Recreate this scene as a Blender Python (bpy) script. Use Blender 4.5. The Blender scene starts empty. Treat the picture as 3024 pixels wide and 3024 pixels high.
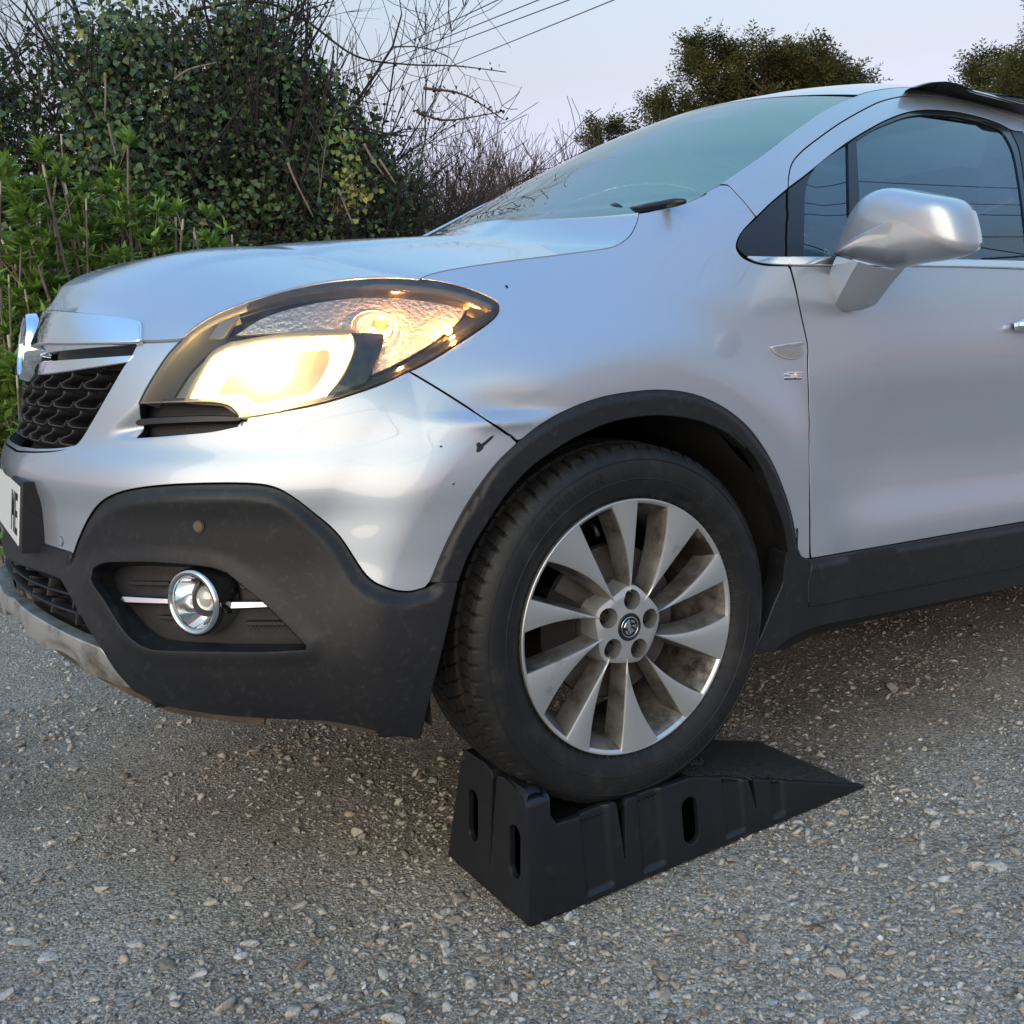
import bpy, math, random
import numpy as np
from mathutils import Vector, Matrix
from mathutils.geometry import delaunay_2d_cdt

# ------------------------------------------------------------------ camera, world, sun, exposure
scn = bpy.context.scene
COL = scn.collection
CAM_POS = (-1.1062726, -1.47329975, 1.06339265)
FW = (0.49741482, 0.8482774, -0.18166986)
RT = (0.8539879, -0.51563691, -0.06944959)
UP = (0.15258821, 0.12059861, 0.98090408)
FPX = 3027.8644
cd = bpy.data.cameras.new('camera'); cam_ob = bpy.data.objects.new('camera', cd); COL.objects.link(cam_ob)
cam_ob.matrix_world = Matrix(((RT[0], UP[0], -FW[0], CAM_POS[0]), (RT[1], UP[1], -FW[1], CAM_POS[1]),
                              (RT[2], UP[2], -FW[2], CAM_POS[2]), (0, 0, 0, 1)))
cd.sensor_width = 36; cd.sensor_fit = 'HORIZONTAL'; cd.lens = 36 * FPX / 3024
cd.clip_start = 0.05; cd.clip_end = 2000
scn.camera = cam_ob

SUN_EL, SUN_AZ = math.radians(8.0), (-0.80, -0.60)      # low sun behind the camera, off the car's front
w = bpy.data.worlds.new('World'); scn.world = w; w.use_nodes = True
wn = w.node_tree.nodes; wl = w.node_tree.links
bg = wn['Background']; sky = wn.new('ShaderNodeTexSky'); sky.sky_type = 'NISHITA'; sky.sun_disc = False
sky.sun_elevation = SUN_EL; sky.sun_rotation = math.atan2(SUN_AZ[0], SUN_AZ[1]); sky.altitude = 50
sky.air_density = 1.0; sky.dust_density = 1.0; sky.ozone_density = 3.0
# dusk colours: a pale pink band low down, lavender above it, blue overhead
wt = wn.new('ShaderNodeTexCoord'); ws_ = wn.new('ShaderNodeSeparateXYZ'); wl.new(wt.outputs['Generated'], ws_.inputs[0])
wr = wn.new('ShaderNodeValToRGB'); wl.new(ws_.outputs[2], wr.inputs[0])
for i, (p_, c_) in enumerate(((0.0, (.150, .100, .150)), (.07, (.190, .118, .150)), (.21, (.285, .153, .116)), (.38, (.41, .252, .168)), (.60, (.56, .485, .46)), (1.0, (.66, .68, .74)))):
    e_ = wr.color_ramp.elements[i] if i < 2 else wr.color_ramp.elements.new(p_)
    e_.position = p_; e_.color = (*c_, 1)
wm = wn.new('ShaderNodeVectorMath'); wm.operation = 'MULTIPLY'; wl.new(sky.outputs[0], wm.inputs[0]); wl.new(wr.outputs[0], wm.inputs[1])
wc = wn.new('ShaderNodeVectorMath'); wc.operation = 'MINIMUM'; wl.new(wm.outputs[0], wc.inputs[0]); wc.inputs[1].default_value = (.80, .76, .68)
ws2 = wn.new('ShaderNodeVectorMath'); ws2.operation = 'SCALE'; ws2.inputs['Scale'].default_value = 3.0; wl.new(wc.outputs[0], ws2.inputs[0])
wl.new(ws2.outputs[0], bg.inputs[0]); bg.inputs[1].default_value = 0.145
sl = bpy.data.lights.new('sun', 'SUN'); sl.energy = 0.45; sl.angle = math.radians(65); sl.color = (1, 0.84, 0.66)
so = bpy.data.objects.new('sun', sl); COL.objects.link(so)
so.rotation_euler = Vector((SUN_AZ[0], SUN_AZ[1], math.tan(math.radians(22)))).to_track_quat('Z', 'Y').to_euler()
scn.view_settings.view_transform = 'Standard'; scn.view_settings.look = 'None'
scn.view_settings.exposure = 2.0; scn.view_settings.gamma = 1; scn.view_settings.use_curve_mapping = False
scn.cycles.max_bounces = 8; scn.cycles.transparent_max_bounces = 12; scn.cycles.caustics_reflective = False
scn.cycles.caustics_refractive = False

# ------------------------------------------------------------------ frames: car space <-> world
HUBZ = 0.49                                             # hub height; x rearward, y towards the far side, z up
BETA = math.atan(0.155 / 2.555)
cb, sb = math.cos(BETA), math.sin(BETA)
M3 = np.array([[cb, 0, sb], [0, 1, 0], [-sb, 0, cb]])
CW = np.array(CAM_POS); FWn = np.array(FW); RTn = np.array(RT); UPn = np.array(UP)
CC = M3.T @ (CW - [0, 0, HUBZ]); FC, RC, UC = M3.T @ FWn, M3.T @ RTn, M3.T @ UPn
def projc(P):
    d = np.asarray(P) - CC; z = d @ FC
    return np.stack([1512 + FPX * (d @ RC) / z, 1512 - FPX * (d @ UC) / z], -1)
def rayc(p):
    p = np.asarray(p, float)
    return FC + RC * (p[..., 0:1] - 1512) / FPX - UC * (p[..., 1:2] - 1512) / FPX
def onpc(p, y):                                          # point of the car plane y = const seen at a photo pixel
    d = rayc(p); t = (y - CC[1]) / d[..., 1:2]; return CC + t * d
def atw(u, v, dist):                                     # world point at a distance along a photo direction
    d = FWn + RTn * (u - 1512) / FPX - UPn * (v - 1512) / FPX
    return CW + d / np.linalg.norm(d[:2]) * dist
def ground_at(u, v):
    d = FWn + RTn * (u - 1512) / FPX - UPn * (v - 1512) / FPX
    return CW - d * CW[2] / d[2]
c1 = lambda x, y: (x / 1.932, 700 + y / 1.932)
c2 = lambda x, y: (300 + x / 1.61, 750 + y / 1.61)
c3 = lambda x, y: (x / 1.932, 1300 + y / 1.932)
c4 = lambda x, y: (1250 + x / 1.38, 1050 + y / 1.38)
c5 = lambda x, y: (1250 + x / 1.38, 2100 + y / 1.38)
c6 = lambda x, y: (2000 + x / 1.887, 200 + y / 1.887)
c7 = lambda x, y: (1100 + x / 1.61, 200 + y / 1.61)
c8 = lambda x, y: (2100 + x / 1.932, 1000 + y / 1.932)
c9 = lambda x, y: (x / 3.864, 850 + y / 3.864)
cD = lambda x, y: (x * 1.5652, y * 1.5652)
def T(c, *pts): return [c(*p) for p in pts]

# ------------------------------------------------------------------ materials
def new_mat(name):
    m = bpy.data.materials.new(name); m.use_nodes = True; nt = m.node_tree
    return m, nt, nt.nodes['Principled BSDF']
def nd(nt, typ, **kw):
    n = nt.nodes.new(typ)
    for k, v in kw.items(): setattr(n, k, v)
    return n
def mat(name, col, rough=0.5, metal=0.0, coat=0.0, bump=None, mott=None, spec=0.5, emit=None, trans=0, dirt=None, rvar=0):
    """bump=(scale, strength, distance), mott=(scale, amount), dirt=(colour, scale, low, high)"""
    m, nt, p = new_mat(name); L = nt.links
    p.inputs['Base Color'].default_value = (*col, 1); p.inputs['Roughness'].default_value = rough
    p.inputs['Metallic'].default_value = metal; p.inputs['Coat Weight'].default_value = coat
    p.inputs['Coat Roughness'].default_value = 0.02; p.inputs['Coat IOR'].default_value = 1.55; p.inputs['Specular IOR Level'].default_value = spec
    p.inputs['Transmission Weight'].default_value = trans
    tc = nd(nt, 'ShaderNodeTexCoord')
    src = None
    if mott:
        n = nd(nt, 'ShaderNodeTexNoise'); n.inputs['Scale'].default_value = mott[0]; n.inputs['Detail'].default_value = 6
        L.new(tc.outputs['Object'], n.inputs['Vector'])
        r = nd(nt, 'ShaderNodeMapRange'); r.inputs[1].default_value = 0.3; r.inputs[2].default_value = 0.7
        r.inputs[3].default_value = 1 - mott[1]; r.inputs[4].default_value = 1 + mott[1]
        L.new(n.outputs[0], r.inputs[0])
        v = nd(nt, 'ShaderNodeVectorMath', operation='SCALE'); v.inputs[0].default_value = col
        L.new(r.outputs[0], v.inputs['Scale']); src = v.outputs[0]
    if dirt:
        n = nd(nt, 'ShaderNodeTexNoise'); n.inputs['Scale'].default_value = dirt[1]; n.inputs['Detail'].default_value = 8
        n.inputs['Roughness'].default_value = 0.7; L.new(tc.outputs['Object'], n.inputs['Vector'])
        r = nd(nt, 'ShaderNodeMapRange'); r.inputs[1].default_value = dirt[2]; r.inputs[2].default_value = dirt[3]
        L.new(n.outputs[0], r.inputs[0])
        mx = nd(nt, 'ShaderNodeMix', data_type='RGBA'); mx.inputs[6].default_value = (*col, 1); mx.inputs[7].default_value = (*dirt[0], 1)
        if src: L.new(src, mx.inputs[6])
        L.new(r.outputs[0], mx.inputs[0]); src = mx.outputs[2]
    if src: L.new(src, p.inputs['Base Color'])
    if rvar:
        n = nd(nt, 'ShaderNodeTexNoise'); n.inputs['Scale'].default_value = 7; n.inputs['Detail'].default_value = 7
        L.new(tc.outputs['Object'], n.inputs['Vector']); r = nd(nt, 'ShaderNodeMapRange')
        r.inputs[1].default_value = 0.35; r.inputs[2].default_value = 0.7
        r.inputs[3].default_value = rough - rvar; r.inputs[4].default_value = rough + rvar
        L.new(n.outputs[0], r.inputs[0]); L.new(r.outputs[0], p.inputs['Roughness'])
    if bump:
        n = nd(nt, 'ShaderNodeTexNoise'); n.inputs['Scale'].default_value = bump[0]; n.inputs['Detail'].default_value = 4
        L.new(tc.outputs['Object'], n.inputs['Vector'])
        b = nd(nt, 'ShaderNodeBump'); b.inputs['Strength'].default_value = bump[1]; b.inputs['Distance'].default_value = bump[2]
        L.new(n.outputs[0], b.inputs['Height']); L.new(b.outputs[0], p.inputs['Normal'])
    if emit:
        p.inputs['Emission Color'].default_value = (*emit[0], 1); p.inputs['Emission Strength'].default_value = emit[1]
    return m
def glass_mat(name, tint, ior=1.6, rough=0.0, dust=0.0, gcol=(1, 1, 1)):
    m = bpy.data.materials.new(name); m.use_nodes = True; nt = m.node_tree; L = nt.links
    for n in list(nt.nodes):
        if n.type != 'OUTPUT_MATERIAL': nt.nodes.remove(n)
    out = [n for n in nt.nodes if n.type == 'OUTPUT_MATERIAL'][0]
    tr = nd(nt, 'ShaderNodeBsdfTransparent'); tr.inputs[0].default_value = (*tint, 1)
    gl = nd(nt, 'ShaderNodeBsdfGlossy'); gl.inputs['Roughness'].default_value = rough; gl.inputs[0].default_value = (*gcol, 1)
    fr = nd(nt, 'ShaderNodeFresnel'); fr.inputs[0].default_value = ior
    mx = nd(nt, 'ShaderNodeMixShader'); L.new(fr.outputs[0], mx.inputs[0]); L.new(tr.outputs[0], mx.inputs[1]); L.new(gl.outputs[0], mx.inputs[2])
    last = mx.outputs[0]
    if dust:
        df = nd(nt, 'ShaderNodeBsdfDiffuse'); df.inputs[0].default_value = (.6, .58, .52, 1)
        n = nd(nt, 'ShaderNodeTexNoise'); n.inputs['Scale'].default_value = 60; n.inputs['Detail'].default_value = 6
        tc = nd(nt, 'ShaderNodeTexCoord'); L.new(tc.outputs['Object'], n.inputs['Vector'])
        r = nd(nt, 'ShaderNodeMapRange'); r.inputs[1].default_value = .4; r.inputs[2].default_value = .75
        r.inputs[3].default_value = dust * .5; r.inputs[4].default_value = dust * 1.6; L.new(n.outputs[0], r.inputs[0])
        m2 = nd(nt, 'ShaderNodeMixShader'); L.new(r.outputs[0], m2.inputs[0]); L.new(last, m2.inputs[1]); L.new(df.outputs[0], m2.inputs[2]); last = m2.outputs[0]
    L.new(last, out.inputs[0]); return m

M = {}
M['paint'] = mat('silver_paint', (.465, .50, .555), .40, .66, 1.0, mott=(900, .08), dirt=((.47, .46, .43), 3, .60, 1.1))
M['plastic'] = mat('black_plastic', (.012, .0125, .015), .46, spec=.38, bump=(900, .25, .0006), dirt=((.06, .055, .048), 70, .54, .95), rvar=.07)
M['gloss_black'] = mat('gloss_black', (.012, .013, .016), .12)
M['satin_black'] = mat('satin_black_trim', (.010, .011, .015), .35, bump=(700, .1, .0003))
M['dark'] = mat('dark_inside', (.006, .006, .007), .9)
M['liner'] = mat('wheel_liner', (.006, .006, .0065), .9, bump=(60, .6, .004))
M['rubber'] = mat('tyre_rubber', (.010, .0105, .012), .55, spec=.35, bump=(300, .35, .0012), dirt=((.045, .04, .032), 22, .5, .9), rvar=.1)
M['tread'] = mat('tyre_tread_rubber', (.013, .0125, .013), .7, spec=.3, bump=(400, .5, .001), dirt=((.06, .048, .036), 9, .52, .9))
M['alloy'] = mat('alloy_wheel_paint', (.58, .58, .575), .33, .75, .4, dirt=((.15, .11, .08), 9, .57, .8), bump=(500, .04, .0005))
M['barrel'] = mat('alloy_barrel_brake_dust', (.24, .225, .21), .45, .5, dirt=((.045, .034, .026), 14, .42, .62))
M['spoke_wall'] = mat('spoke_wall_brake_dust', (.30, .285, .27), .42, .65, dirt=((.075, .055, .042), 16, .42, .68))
M['steel'] = mat('dark_steel', (.035, .035, .035), .5, .8, dirt=((.05, .03, .02), 20, .4, .7))
M['disc'] = mat('brake_disc', (.13, .12, .115), .5, .6, dirt=((.08, .05, .035), 9, .45, .75))
M['chrome'] = mat('chrome', (.86, .87, .88), .06, 1, dirt=((.5, .5, .48), 25, .6, .9))
M['chrome_dull'] = mat('worn_chrome', (.70, .69, .66), .16, 1, dirt=((.25, .24, .22), 30, .52, .8))
M['glass'] = glass_mat('side_glass', (.30, .42, .48), 2.2, gcol=(.88, .98, 1))
M['screen'] = glass_mat('windscreen_glass', (.42, .50, .56), 3.3, gcol=(.92, .98, 1))
M['lens'] = glass_mat('headlamp_lens', (.92, .92, .90), 1.35, .02, .05)
M['clear'] = glass_mat('clear_lens', (.9, .9, .9), 1.5, .03)
M['inlay'] = mat('lamp_housing_grey', (.24, .24, .225), .45, .2)
M['reflector'] = mat('lamp_reflector', (.92, .88, .78), .45, .0, bump=(34, 1.0, .012))
M['facet'] = mat('faceted_reflector', (.66, .62, .60), .28, .7, bump=(110, 1.0, .006))
M['amber'] = mat('amber_bulb', (1, .5, .1), .3, emit=((1, .36, .05), 12))
M['bulb'] = mat('lit_bulb', (1, .9, .7), .3, emit=((1, .80, .42), 35))
M['plate'] = mat('plate_white', (.78, .78, .76), .35)
M['plate_black'] = mat('plate_letter_black', (.012, .012, .012), .3)
M['ramp'] = mat('ramp_plastic', (.009, .0105, .0145), .40, spec=.45, bump=(600, .3, .0008), dirt=((.035, .033, .03), 30, .56, .95), rvar=.08)
M['seat'] = mat('seat_fabric', (.03, .03, .035), .9)
M['dash'] = mat('dash_grey', (.06, .06, .06), .8)
M['dirty_silver'] = mat('muddy_silver', (.46, .45, .43), .42, .6, dirt=((.14, .105, .065), 12, .46, .7))
M['mud'] = mat('muddy_plastic', (.06, .055, .045), .85, dirt=((.16, .115, .07), 12, .4, .7), bump=(150, .5, .002))

# ------------------------------------------------------------------ object helpers
def tag(o, label=None, cat=None, group=None, kind=None):
    if label: o['label'] = label
    if cat: o['category'] = cat
    if group: o['group'] = group
    if kind: o['kind'] = kind
    return o
def empty(name, loc=(0, 0, 0)):
    o = bpy.data.objects.new(name, None); COL.objects.link(o); o.location = loc; o.empty_display_size = .1; return o
def mesh_ob(name, V, F, m, parent=None, smooth=True, sharp=None, normals=None, mats=None, fm=None):
    me = bpy.data.meshes.new(name)
    V = np.asarray(V, float)
    me.from_pydata(V.tolist(), [], [list(map(int, f)) for f in F])
    if mats:
        for x in mats: me.materials.append(x)
        me.polygons.foreach_set('material_index', np.asarray(fm, np.int32))
    elif m: me.materials.append(m)
    if smooth: me.polygons.foreach_set('use_smooth', [True] * len(me.polygons))
    if sharp is not None: me.set_sharp_from_angle(angle=math.radians(sharp))
    if normals is not None: me.normals_split_custom_set_from_vertices([tuple(n) for n in normals])
    me.update()
    o = bpy.data.objects.new(name, me); COL.objects.link(o)
    if parent is not None: o.parent = parent
    return o
OFF = np.array([0, 0, HUBZ])                             # car parts are stored with z = 0 at the car's base
def car_ob(name, V, F, m, parent, **kw):
    return mesh_ob(name, np.asarray(V, float) + OFF, F, m, parent, **kw)
class MB:                                                # small mesh collector
    def __init__(s): s.V = []; s.F = []
    def add(s, V, F):
        n = len(s.V); s.V += [tuple(v) for v in V]; s.F += [tuple(int(i) + n for i in f) for f in F]; return s
    def box(s, lo, hi):
        x0, y0, z0 = lo; x1, y1, z1 = hi
        return s.add([(x0, y0, z0), (x1, y0, z0), (x1, y1, z0), (x0, y1, z0), (x0, y0, z1), (x1, y0, z1), (x1, y1, z1), (x0, y1, z1)],
              [(0, 3, 2, 1), (4, 5, 6, 7), (0, 1, 5, 4), (1, 2, 6, 5), (2, 3, 7, 6), (3, 0, 4, 7)])
    def tube(s, pts, r, n=8, cap=True):
        pts = [np.asarray(p, float) for p in pts]; k = len(pts); rr = r if hasattr(r, '__len__') else [r] * k
        V = []; ref = None
        for i, p in enumerate(pts):
            t = pts[min(i + 1, k - 1)] - pts[max(i - 1, 0)]; t = t / (np.linalg.norm(t) + 1e-9)
            if ref is None:
                ref = np.cross(t, [0, 0, 1.]); 
                if np.linalg.norm(ref) < .1: ref = np.cross(t, [1., 0, 0])
            ref = ref - t * (ref @ t); ref /= np.linalg.norm(ref) + 1e-9; b = np.cross(t, ref)
            for j in range(n):
                a = 2 * math.pi * j / n; V.append(p + rr[i] * (math.cos(a) * ref + math.sin(a) * b))
        F = [(i * n + j, i * n + (j + 1) % n, (i + 1) * n + (j + 1) % n, (i + 1) * n + j) for i in range(k - 1) for j in range(n)]
        if cap: F += [tuple(range(n))[::-1], tuple((k - 1) * n + j for j in range(n))]
        return s.add(V, F)
    def build(s, name, m, parent=None, car=False, **kw):
        V = np.array(s.V)
        return (car_ob if car else mesh_ob)(name, V, s.F, m, parent, **kw)
def grid_faces(n, k, close=False):
    F = []
    for i in range(n - 1):
        for j in range(k - 1 + (1 if close else 0)):
            F.append((i * k + j, i * k + (j + 1) % k, (i + 1) * k + (j + 1) % k, (i + 1) * k + j))
    return F
def smooth_path(segs, n=6):
    """segs: list of point lists; each is smoothed (Catmull-Rom), corners stay where segments join"""
    out = []
    for sg in segs:
        P = [np.array(p, float) for p in sg]
        if len(P) == 2: pts = [P[0] + (P[1] - P[0]) * t for t in np.linspace(0, 1, 5)]
        else:
            Q = [2 * P[0] - P[1]] + P + [2 * P[-1] - P[-2]]; pts = []
            for i in range(1, len(Q) - 2):
                a, b, c, d = Q[i - 1], Q[i], Q[i + 1], Q[i + 2]
                for t in np.arange(n) / n:
                    pts.append(.5 * ((2 * b) + (c - a) * t + (2 * a - 5 * b + 4 * c - d) * t * t + (3 * b - a - 3 * c + d) * t ** 3))
            pts.append(P[-1])
        if out and np.linalg.norm(out[-1] - pts[0]) < 1e-6: pts = pts[1:]
        out += pts
    return np.array(out)

# ------------------------------------------------------------------ body shell (analytic surface, s along the plan outline, z up)
def pchip(x, xs, ys):
    xs = np.array(xs, float); ys = np.array(ys, float); x = np.asarray(x, float)
    h = np.diff(xs); d = np.diff(ys) / h; m = np.zeros_like(xs)
    for i in range(1, len(xs) - 1):
        if d[i - 1] * d[i] > 0: m[i] = 2 * d[i - 1] * d[i] / (d[i - 1] + d[i])
    m[0], m[-1] = d[0], d[-1]
    xc = np.clip(x, xs[0], xs[-1]); i = np.clip(np.searchsorted(xs, xc, 'right') - 1, 0, len(xs) - 2)
    t = (xc - xs[i]) / h[i]
    return ((2 * t ** 3 - 3 * t ** 2 + 1) * ys[i] + (t ** 3 - 2 * t ** 2 + t) * h[i] * m[i] + (-2 * t ** 3 + 3 * t ** 2) * ys[i + 1] + (t ** 3 - t ** 2) * h[i] * m[i + 1])
_lut = {}
def smooth_curve(x, xs, ys, sg):
    k = (tuple(xs), tuple(ys), sg)
    if k not in _lut:
        t = np.linspace(xs[0] - 4 * sg, xs[-1] + 4 * sg, 6001); v = pchip(t, xs, ys); dt = t[1] - t[0]; n = int(3.5 * sg / dt); g = np.exp(-.5 * (np.arange(-n, n + 1) * dt / sg) ** 2); g /= g.sum()
        v = np.convolve(np.pad(v, n, mode='edge'), g, 'valid'); _lut[k] = (t, v)
    t, v = _lut[k]; return np.interp(x, t, v)
def sstep(x): x = np.clip(x, 0, 1); return x * x * (3 - 2 * x)
YC = 0.88
XFK = ([-.24, -.16, -.11, -.05, .02, .08, .13, .18, .24, .295, .33, .37, .45, .52, .58, .62, .66, .72, .80, 1.3],
       [-.80, -.87, -.925, -.962, -.978, -.968, -.955, -.945, -.945, -.955, -.945, -.918, -.905, -.893, -.872, -.850, -.81, -.75, -.70, -.70])
PE, QE = 2.25, 2.35
DENT = None
def shell(s, z, off=0.0):
    s = np.asarray(s, float); z = np.asarray(z, float)
    sg = np.where(s < 0, -1.0, 1.0); sa = np.abs(s)
    a = np.clip(sa, 0, 1) * math.pi / 2; xf = smooth_curve(z, *XFK, .011)
    Lz = .82 - .04 * sstep((z - .3) / .3)
    x = xf + Lz * (1 - np.cos(a) ** (2 / PE)) + np.maximum(sa - 1, 0)
    hn = np.sin(a) ** (2 / QE)
    Wd = smooth_curve(z, [-.26, -.18, -.12, -.05, 0, .07, .11, .135, .2, .28, .36, .45, .52, .6, .68, .75, 1.3],
               [.80, .825, .848, .866, .873, .877, .879, .875, .858, .851, .857, .866, .862, .849, .835, .826, .826], .014)
    Wf_ = smooth_curve(z, [-.26, -.12, .1, .3, .42, .5, .6, .68, 1.3], [.83, .862, .872, .874, .871, .863, .849, .836, .836], .03)
    g = sstep((x - .38) / .35); Wb = Wf_ * (1 - g) + Wd * g
    z1 = np.clip(.5 + .30 * x, .38, .60); zz_ = z - z1 + .03; Df = 1.9 * (.5 * (zz_ + np.sqrt(zz_ ** 2 + .003))) ** 2 - .0014
    Dg = smooth_curve(z, [.60, .68, .75, .83, .95, 1.05, 1.13, 1.19, 1.23, 1.3], [.002, .014, .038, .076, .145, .21, .275, .345, .42, .6], .02)
    g2 = sstep((x + .15) / .75)
    W = Wb - Df * (1 - g2) - Dg * g2
    r = np.hypot(x, z); cr = .488
    fl = np.where(r > cr, .020 * (1 - sstep((r - cr) / .13)) , .020 - (cr - r) * .06)
    fl = fl * sstep((sa - .45) / .25)
    rr = np.hypot(x - 2.555, z); fl2 = np.where(rr > cr, .020 * (1 - sstep((rr - cr) / .13)), .020 - (cr - rr) * .06)
    W = W + np.maximum(fl, -.02) + np.maximum(fl2, 0) * (x > 1.5)
    if DENT is not None:
        dx, dz = x - DENT[0], z - DENT[1]
        W = W - .018 * np.exp(-(dx / .080) ** 2 - (np.where(dz > 0, dz / .040, dz / .013)) ** 2) * (s > 0) \
              + .005 * np.exp(-(dx / .065) ** 2 - ((dz + .024) / .010) ** 2) * (s > 0)
    # the tail narrows towards the back of the car
    W = W * (1 - .10 * sstep((x - 2.3) / 1.1) ** 2)
    P = np.stack([x, YC - sg * W * hn, z + 0 * x], -1)
    if np.any(off):
        P = P + shell_n(s, z) * np.asarray(off)[..., None]
    return P
def shell_n(s, z, e=.002):
    s = np.asarray(s, float); s = np.where(np.abs(s) < .003, .003, s)
    a = shell(s + e, z) - shell(s - e, z); b = shell(s, z + e) - shell(s, z - e)
    n = np.cross(a, b); n /= np.linalg.norm(n, axis=-1, keepdims=True) + 1e-12
    return n                                             # outward (towards -y on the near side, -x on the nose)
_gs = np.concatenate([np.linspace(-.5, 1, 160), 1 + np.linspace(.01, 1.6, 130)]); _gz = np.linspace(-.25, 1.24, 200)
GS, GZ = np.meshgrid(_gs, _gz)
_GP = None
def sz_at(pts, off=0.0):
    """photo pixels -> shell parameters by Newton on the projection"""
    global _GP
    if _GP is None:
        P = shell(GS, GZ); n = shell_n(GS, GZ); v = P - CC
        _GP = (projc(P), (n * v).sum(-1) < 0)
    pts = np.asarray(pts, float); S = np.zeros(len(pts)); Z = np.zeros(len(pts))
    for i, p in enumerate(pts):
        d = ((_GP[0] - p) ** 2).sum(-1) + np.where(_GP[1], 0, 1e9); k = np.unravel_index(d.argmin(), d.shape)
        S[i], Z[i] = GS[k], GZ[k]
    S0, Z0 = S.copy(), Z.copy()
    for it in range(14):
        e = 1e-4; f = projc(shell(S, Z, off)) - pts
        fs = (projc(shell(S + e, Z, off)) - pts - f) / e; fz = (projc(shell(S, Z + e, off)) - pts - f) / e
        det = fs[:, 0] * fz[:, 1] - fs[:, 1] * fz[:, 0]; det = np.where(np.abs(det) < 1e3, np.sign(det + 1e-9) * 1e3, det)
        ds = -(f[:, 0] * fz[:, 1] - f[:, 1] * fz[:, 0]) / det; dz = -(fs[:, 0] * f[:, 1] - fs[:, 1] * f[:, 0]) / det
        S = S + np.clip(ds, -.03, .03); Z = Z + np.clip(dz, -.02, .02)
    bad = (np.abs(S - S0) > .15) | (np.abs(Z - Z0) > .12); S[bad] = S0[bad]; Z[bad] = Z0[bad]
    return np.stack([S, Z], -1)
def wq(S):                                               # s -> metres along the outline
    S = np.asarray(S, float); return np.where(np.abs(S) < 1, S * 1.3, np.sign(S) * (1.3 + (np.abs(S) - 1)))
def qw(W): W = np.asarray(W, float); return np.where(np.abs(W) < 1.3, W / 1.3, np.sign(W) * (1 + (np.abs(W) - 1.3)))
def inside(P, poly):
    x, y = P[:, 0:1], P[:, 1:2]; a = poly; b = np.roll(poly, -1, 0); out = np.zeros(len(P), bool)
    for i in range(0, len(P), 4000):
        xx, yy = x[i:i + 4000], y[i:i + 4000]
        c = ((a[:, 1] > yy) != (b[:, 1] > yy)) & (xx < (b[:, 0] - a[:, 0]) * (yy - a[:, 1]) / (b[:, 1] - a[:, 1] + 1e-15) + a[:, 0])
        out[i:i + 4000] = c.sum(1) % 2 == 1
    return out
def bdist(P, poly):
    a = poly; b = np.roll(poly, -1, 0); ab = b - a; L2 = (ab ** 2).sum(1) + 1e-15; out = np.zeros(len(P))
    for i in range(0, len(P), 3000):
        p = P[i:i + 3000, None, :]; t = np.clip(((p - a) * ab).sum(-1) / L2, 0, 1)
        out[i:i + 3000] = np.sqrt((((a + t[..., None] * ab) - p) ** 2).sum(-1)).min(1)
    return out
def resample(Q, res):
    out = []
    for i in range(len(Q)):
        a, b = Q[i], Q[(i + 1) % len(Q)]; d = np.linalg.norm(b - a)
        if d < 1e-5: continue
        k = max(1, int(math.ceil(d / res)))
        out += [a + (b - a) * t for t in np.arange(k) / k]
    out = np.array(out); keep = [0]
    for i in range(1, len(out)):
        if np.linalg.norm(out[i] - out[keep[-1]]) > res * .3: keep.append(i)
    return out[keep]
def area2(Q): return (Q[:, 0] * np.roll(Q[:, 1], -1) - np.roll(Q[:, 0], -1) * Q[:, 1]).sum()
def inset(Q, d):
    if abs(d) < 1e-9: return Q.copy()
    if area2(Q) < 0: Q = Q[::-1]
    e = np.roll(Q, -1, 0) - Q; e /= np.linalg.norm(e, axis=1, keepdims=True) + 1e-12
    n = np.stack([-e[:, 1], e[:, 0]], -1); m = n + np.roll(n, 1, 0); l = np.linalg.norm(m, axis=1, keepdims=True) + 1e-9
    m = m / l * np.minimum(2 / l, 1.6)
    return Q + m * d
def fill(Q, holes, res):
    """triangulate polygon Q (metres) with interior grid -> verts, tris; boundary verts come first, in order"""
    lo, hi = Q.min(0), Q.max(0)
    gx = np.arange(lo[0], hi[0], res); gy = np.arange(lo[1], hi[1], res * .87)
    X, Y = np.meshgrid(gx, gy); X = X + (np.arange(len(gy)) % 2)[:, None] * res * .5
    G = np.stack([X.ravel(), Y.ravel()], -1); G = G[inside(G, Q)]
    if len(G): G = G[bdist(G, Q) > res * .55]
    for h in holes:
        if len(G): G = G[~inside(G, h)]; G = G[bdist(G, h) > res * .55]
    P = [Q] + list(holes); B = np.concatenate(P); E = []; o = 0
    for p in P:
        E += [(o + i, o + (i + 1) % len(p)) for i in range(len(p))]; o += len(p)
    V = np.concatenate([B, G]) if len(G) else B
    r = delaunay_2d_cdt([Vector(v) for v in V], E, [], 0, 1e-7)
    VV = np.array([tuple(v) for v in r[0]]); F = np.array(r[2])
    c = VV[F].mean(1); ok = inside(c, Q)
    for h in holes: ok &= ~inside(c, h)
    F = F[ok]
    # orient counter-clockwise
    a, b, c = VV[F[:, 0]], VV[F[:, 1]], VV[F[:, 2]]
    cr = (b[:, 0] - a[:, 0]) * (c[:, 1] - a[:, 1]) - (b[:, 1] - a[:, 1]) * (c[:, 0] - a[:, 0])
    F[cr < 0] = F[cr < 0][:, ::-1]
    return VV, F
def px(*segs, off=0.0):                                   # traced outline -> (s,z)
    return sz_at(smooth_path(segs), off)
def to_q(sz): return np.stack([wq(sz[:, 0]), sz[:, 1]], -1)
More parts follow.
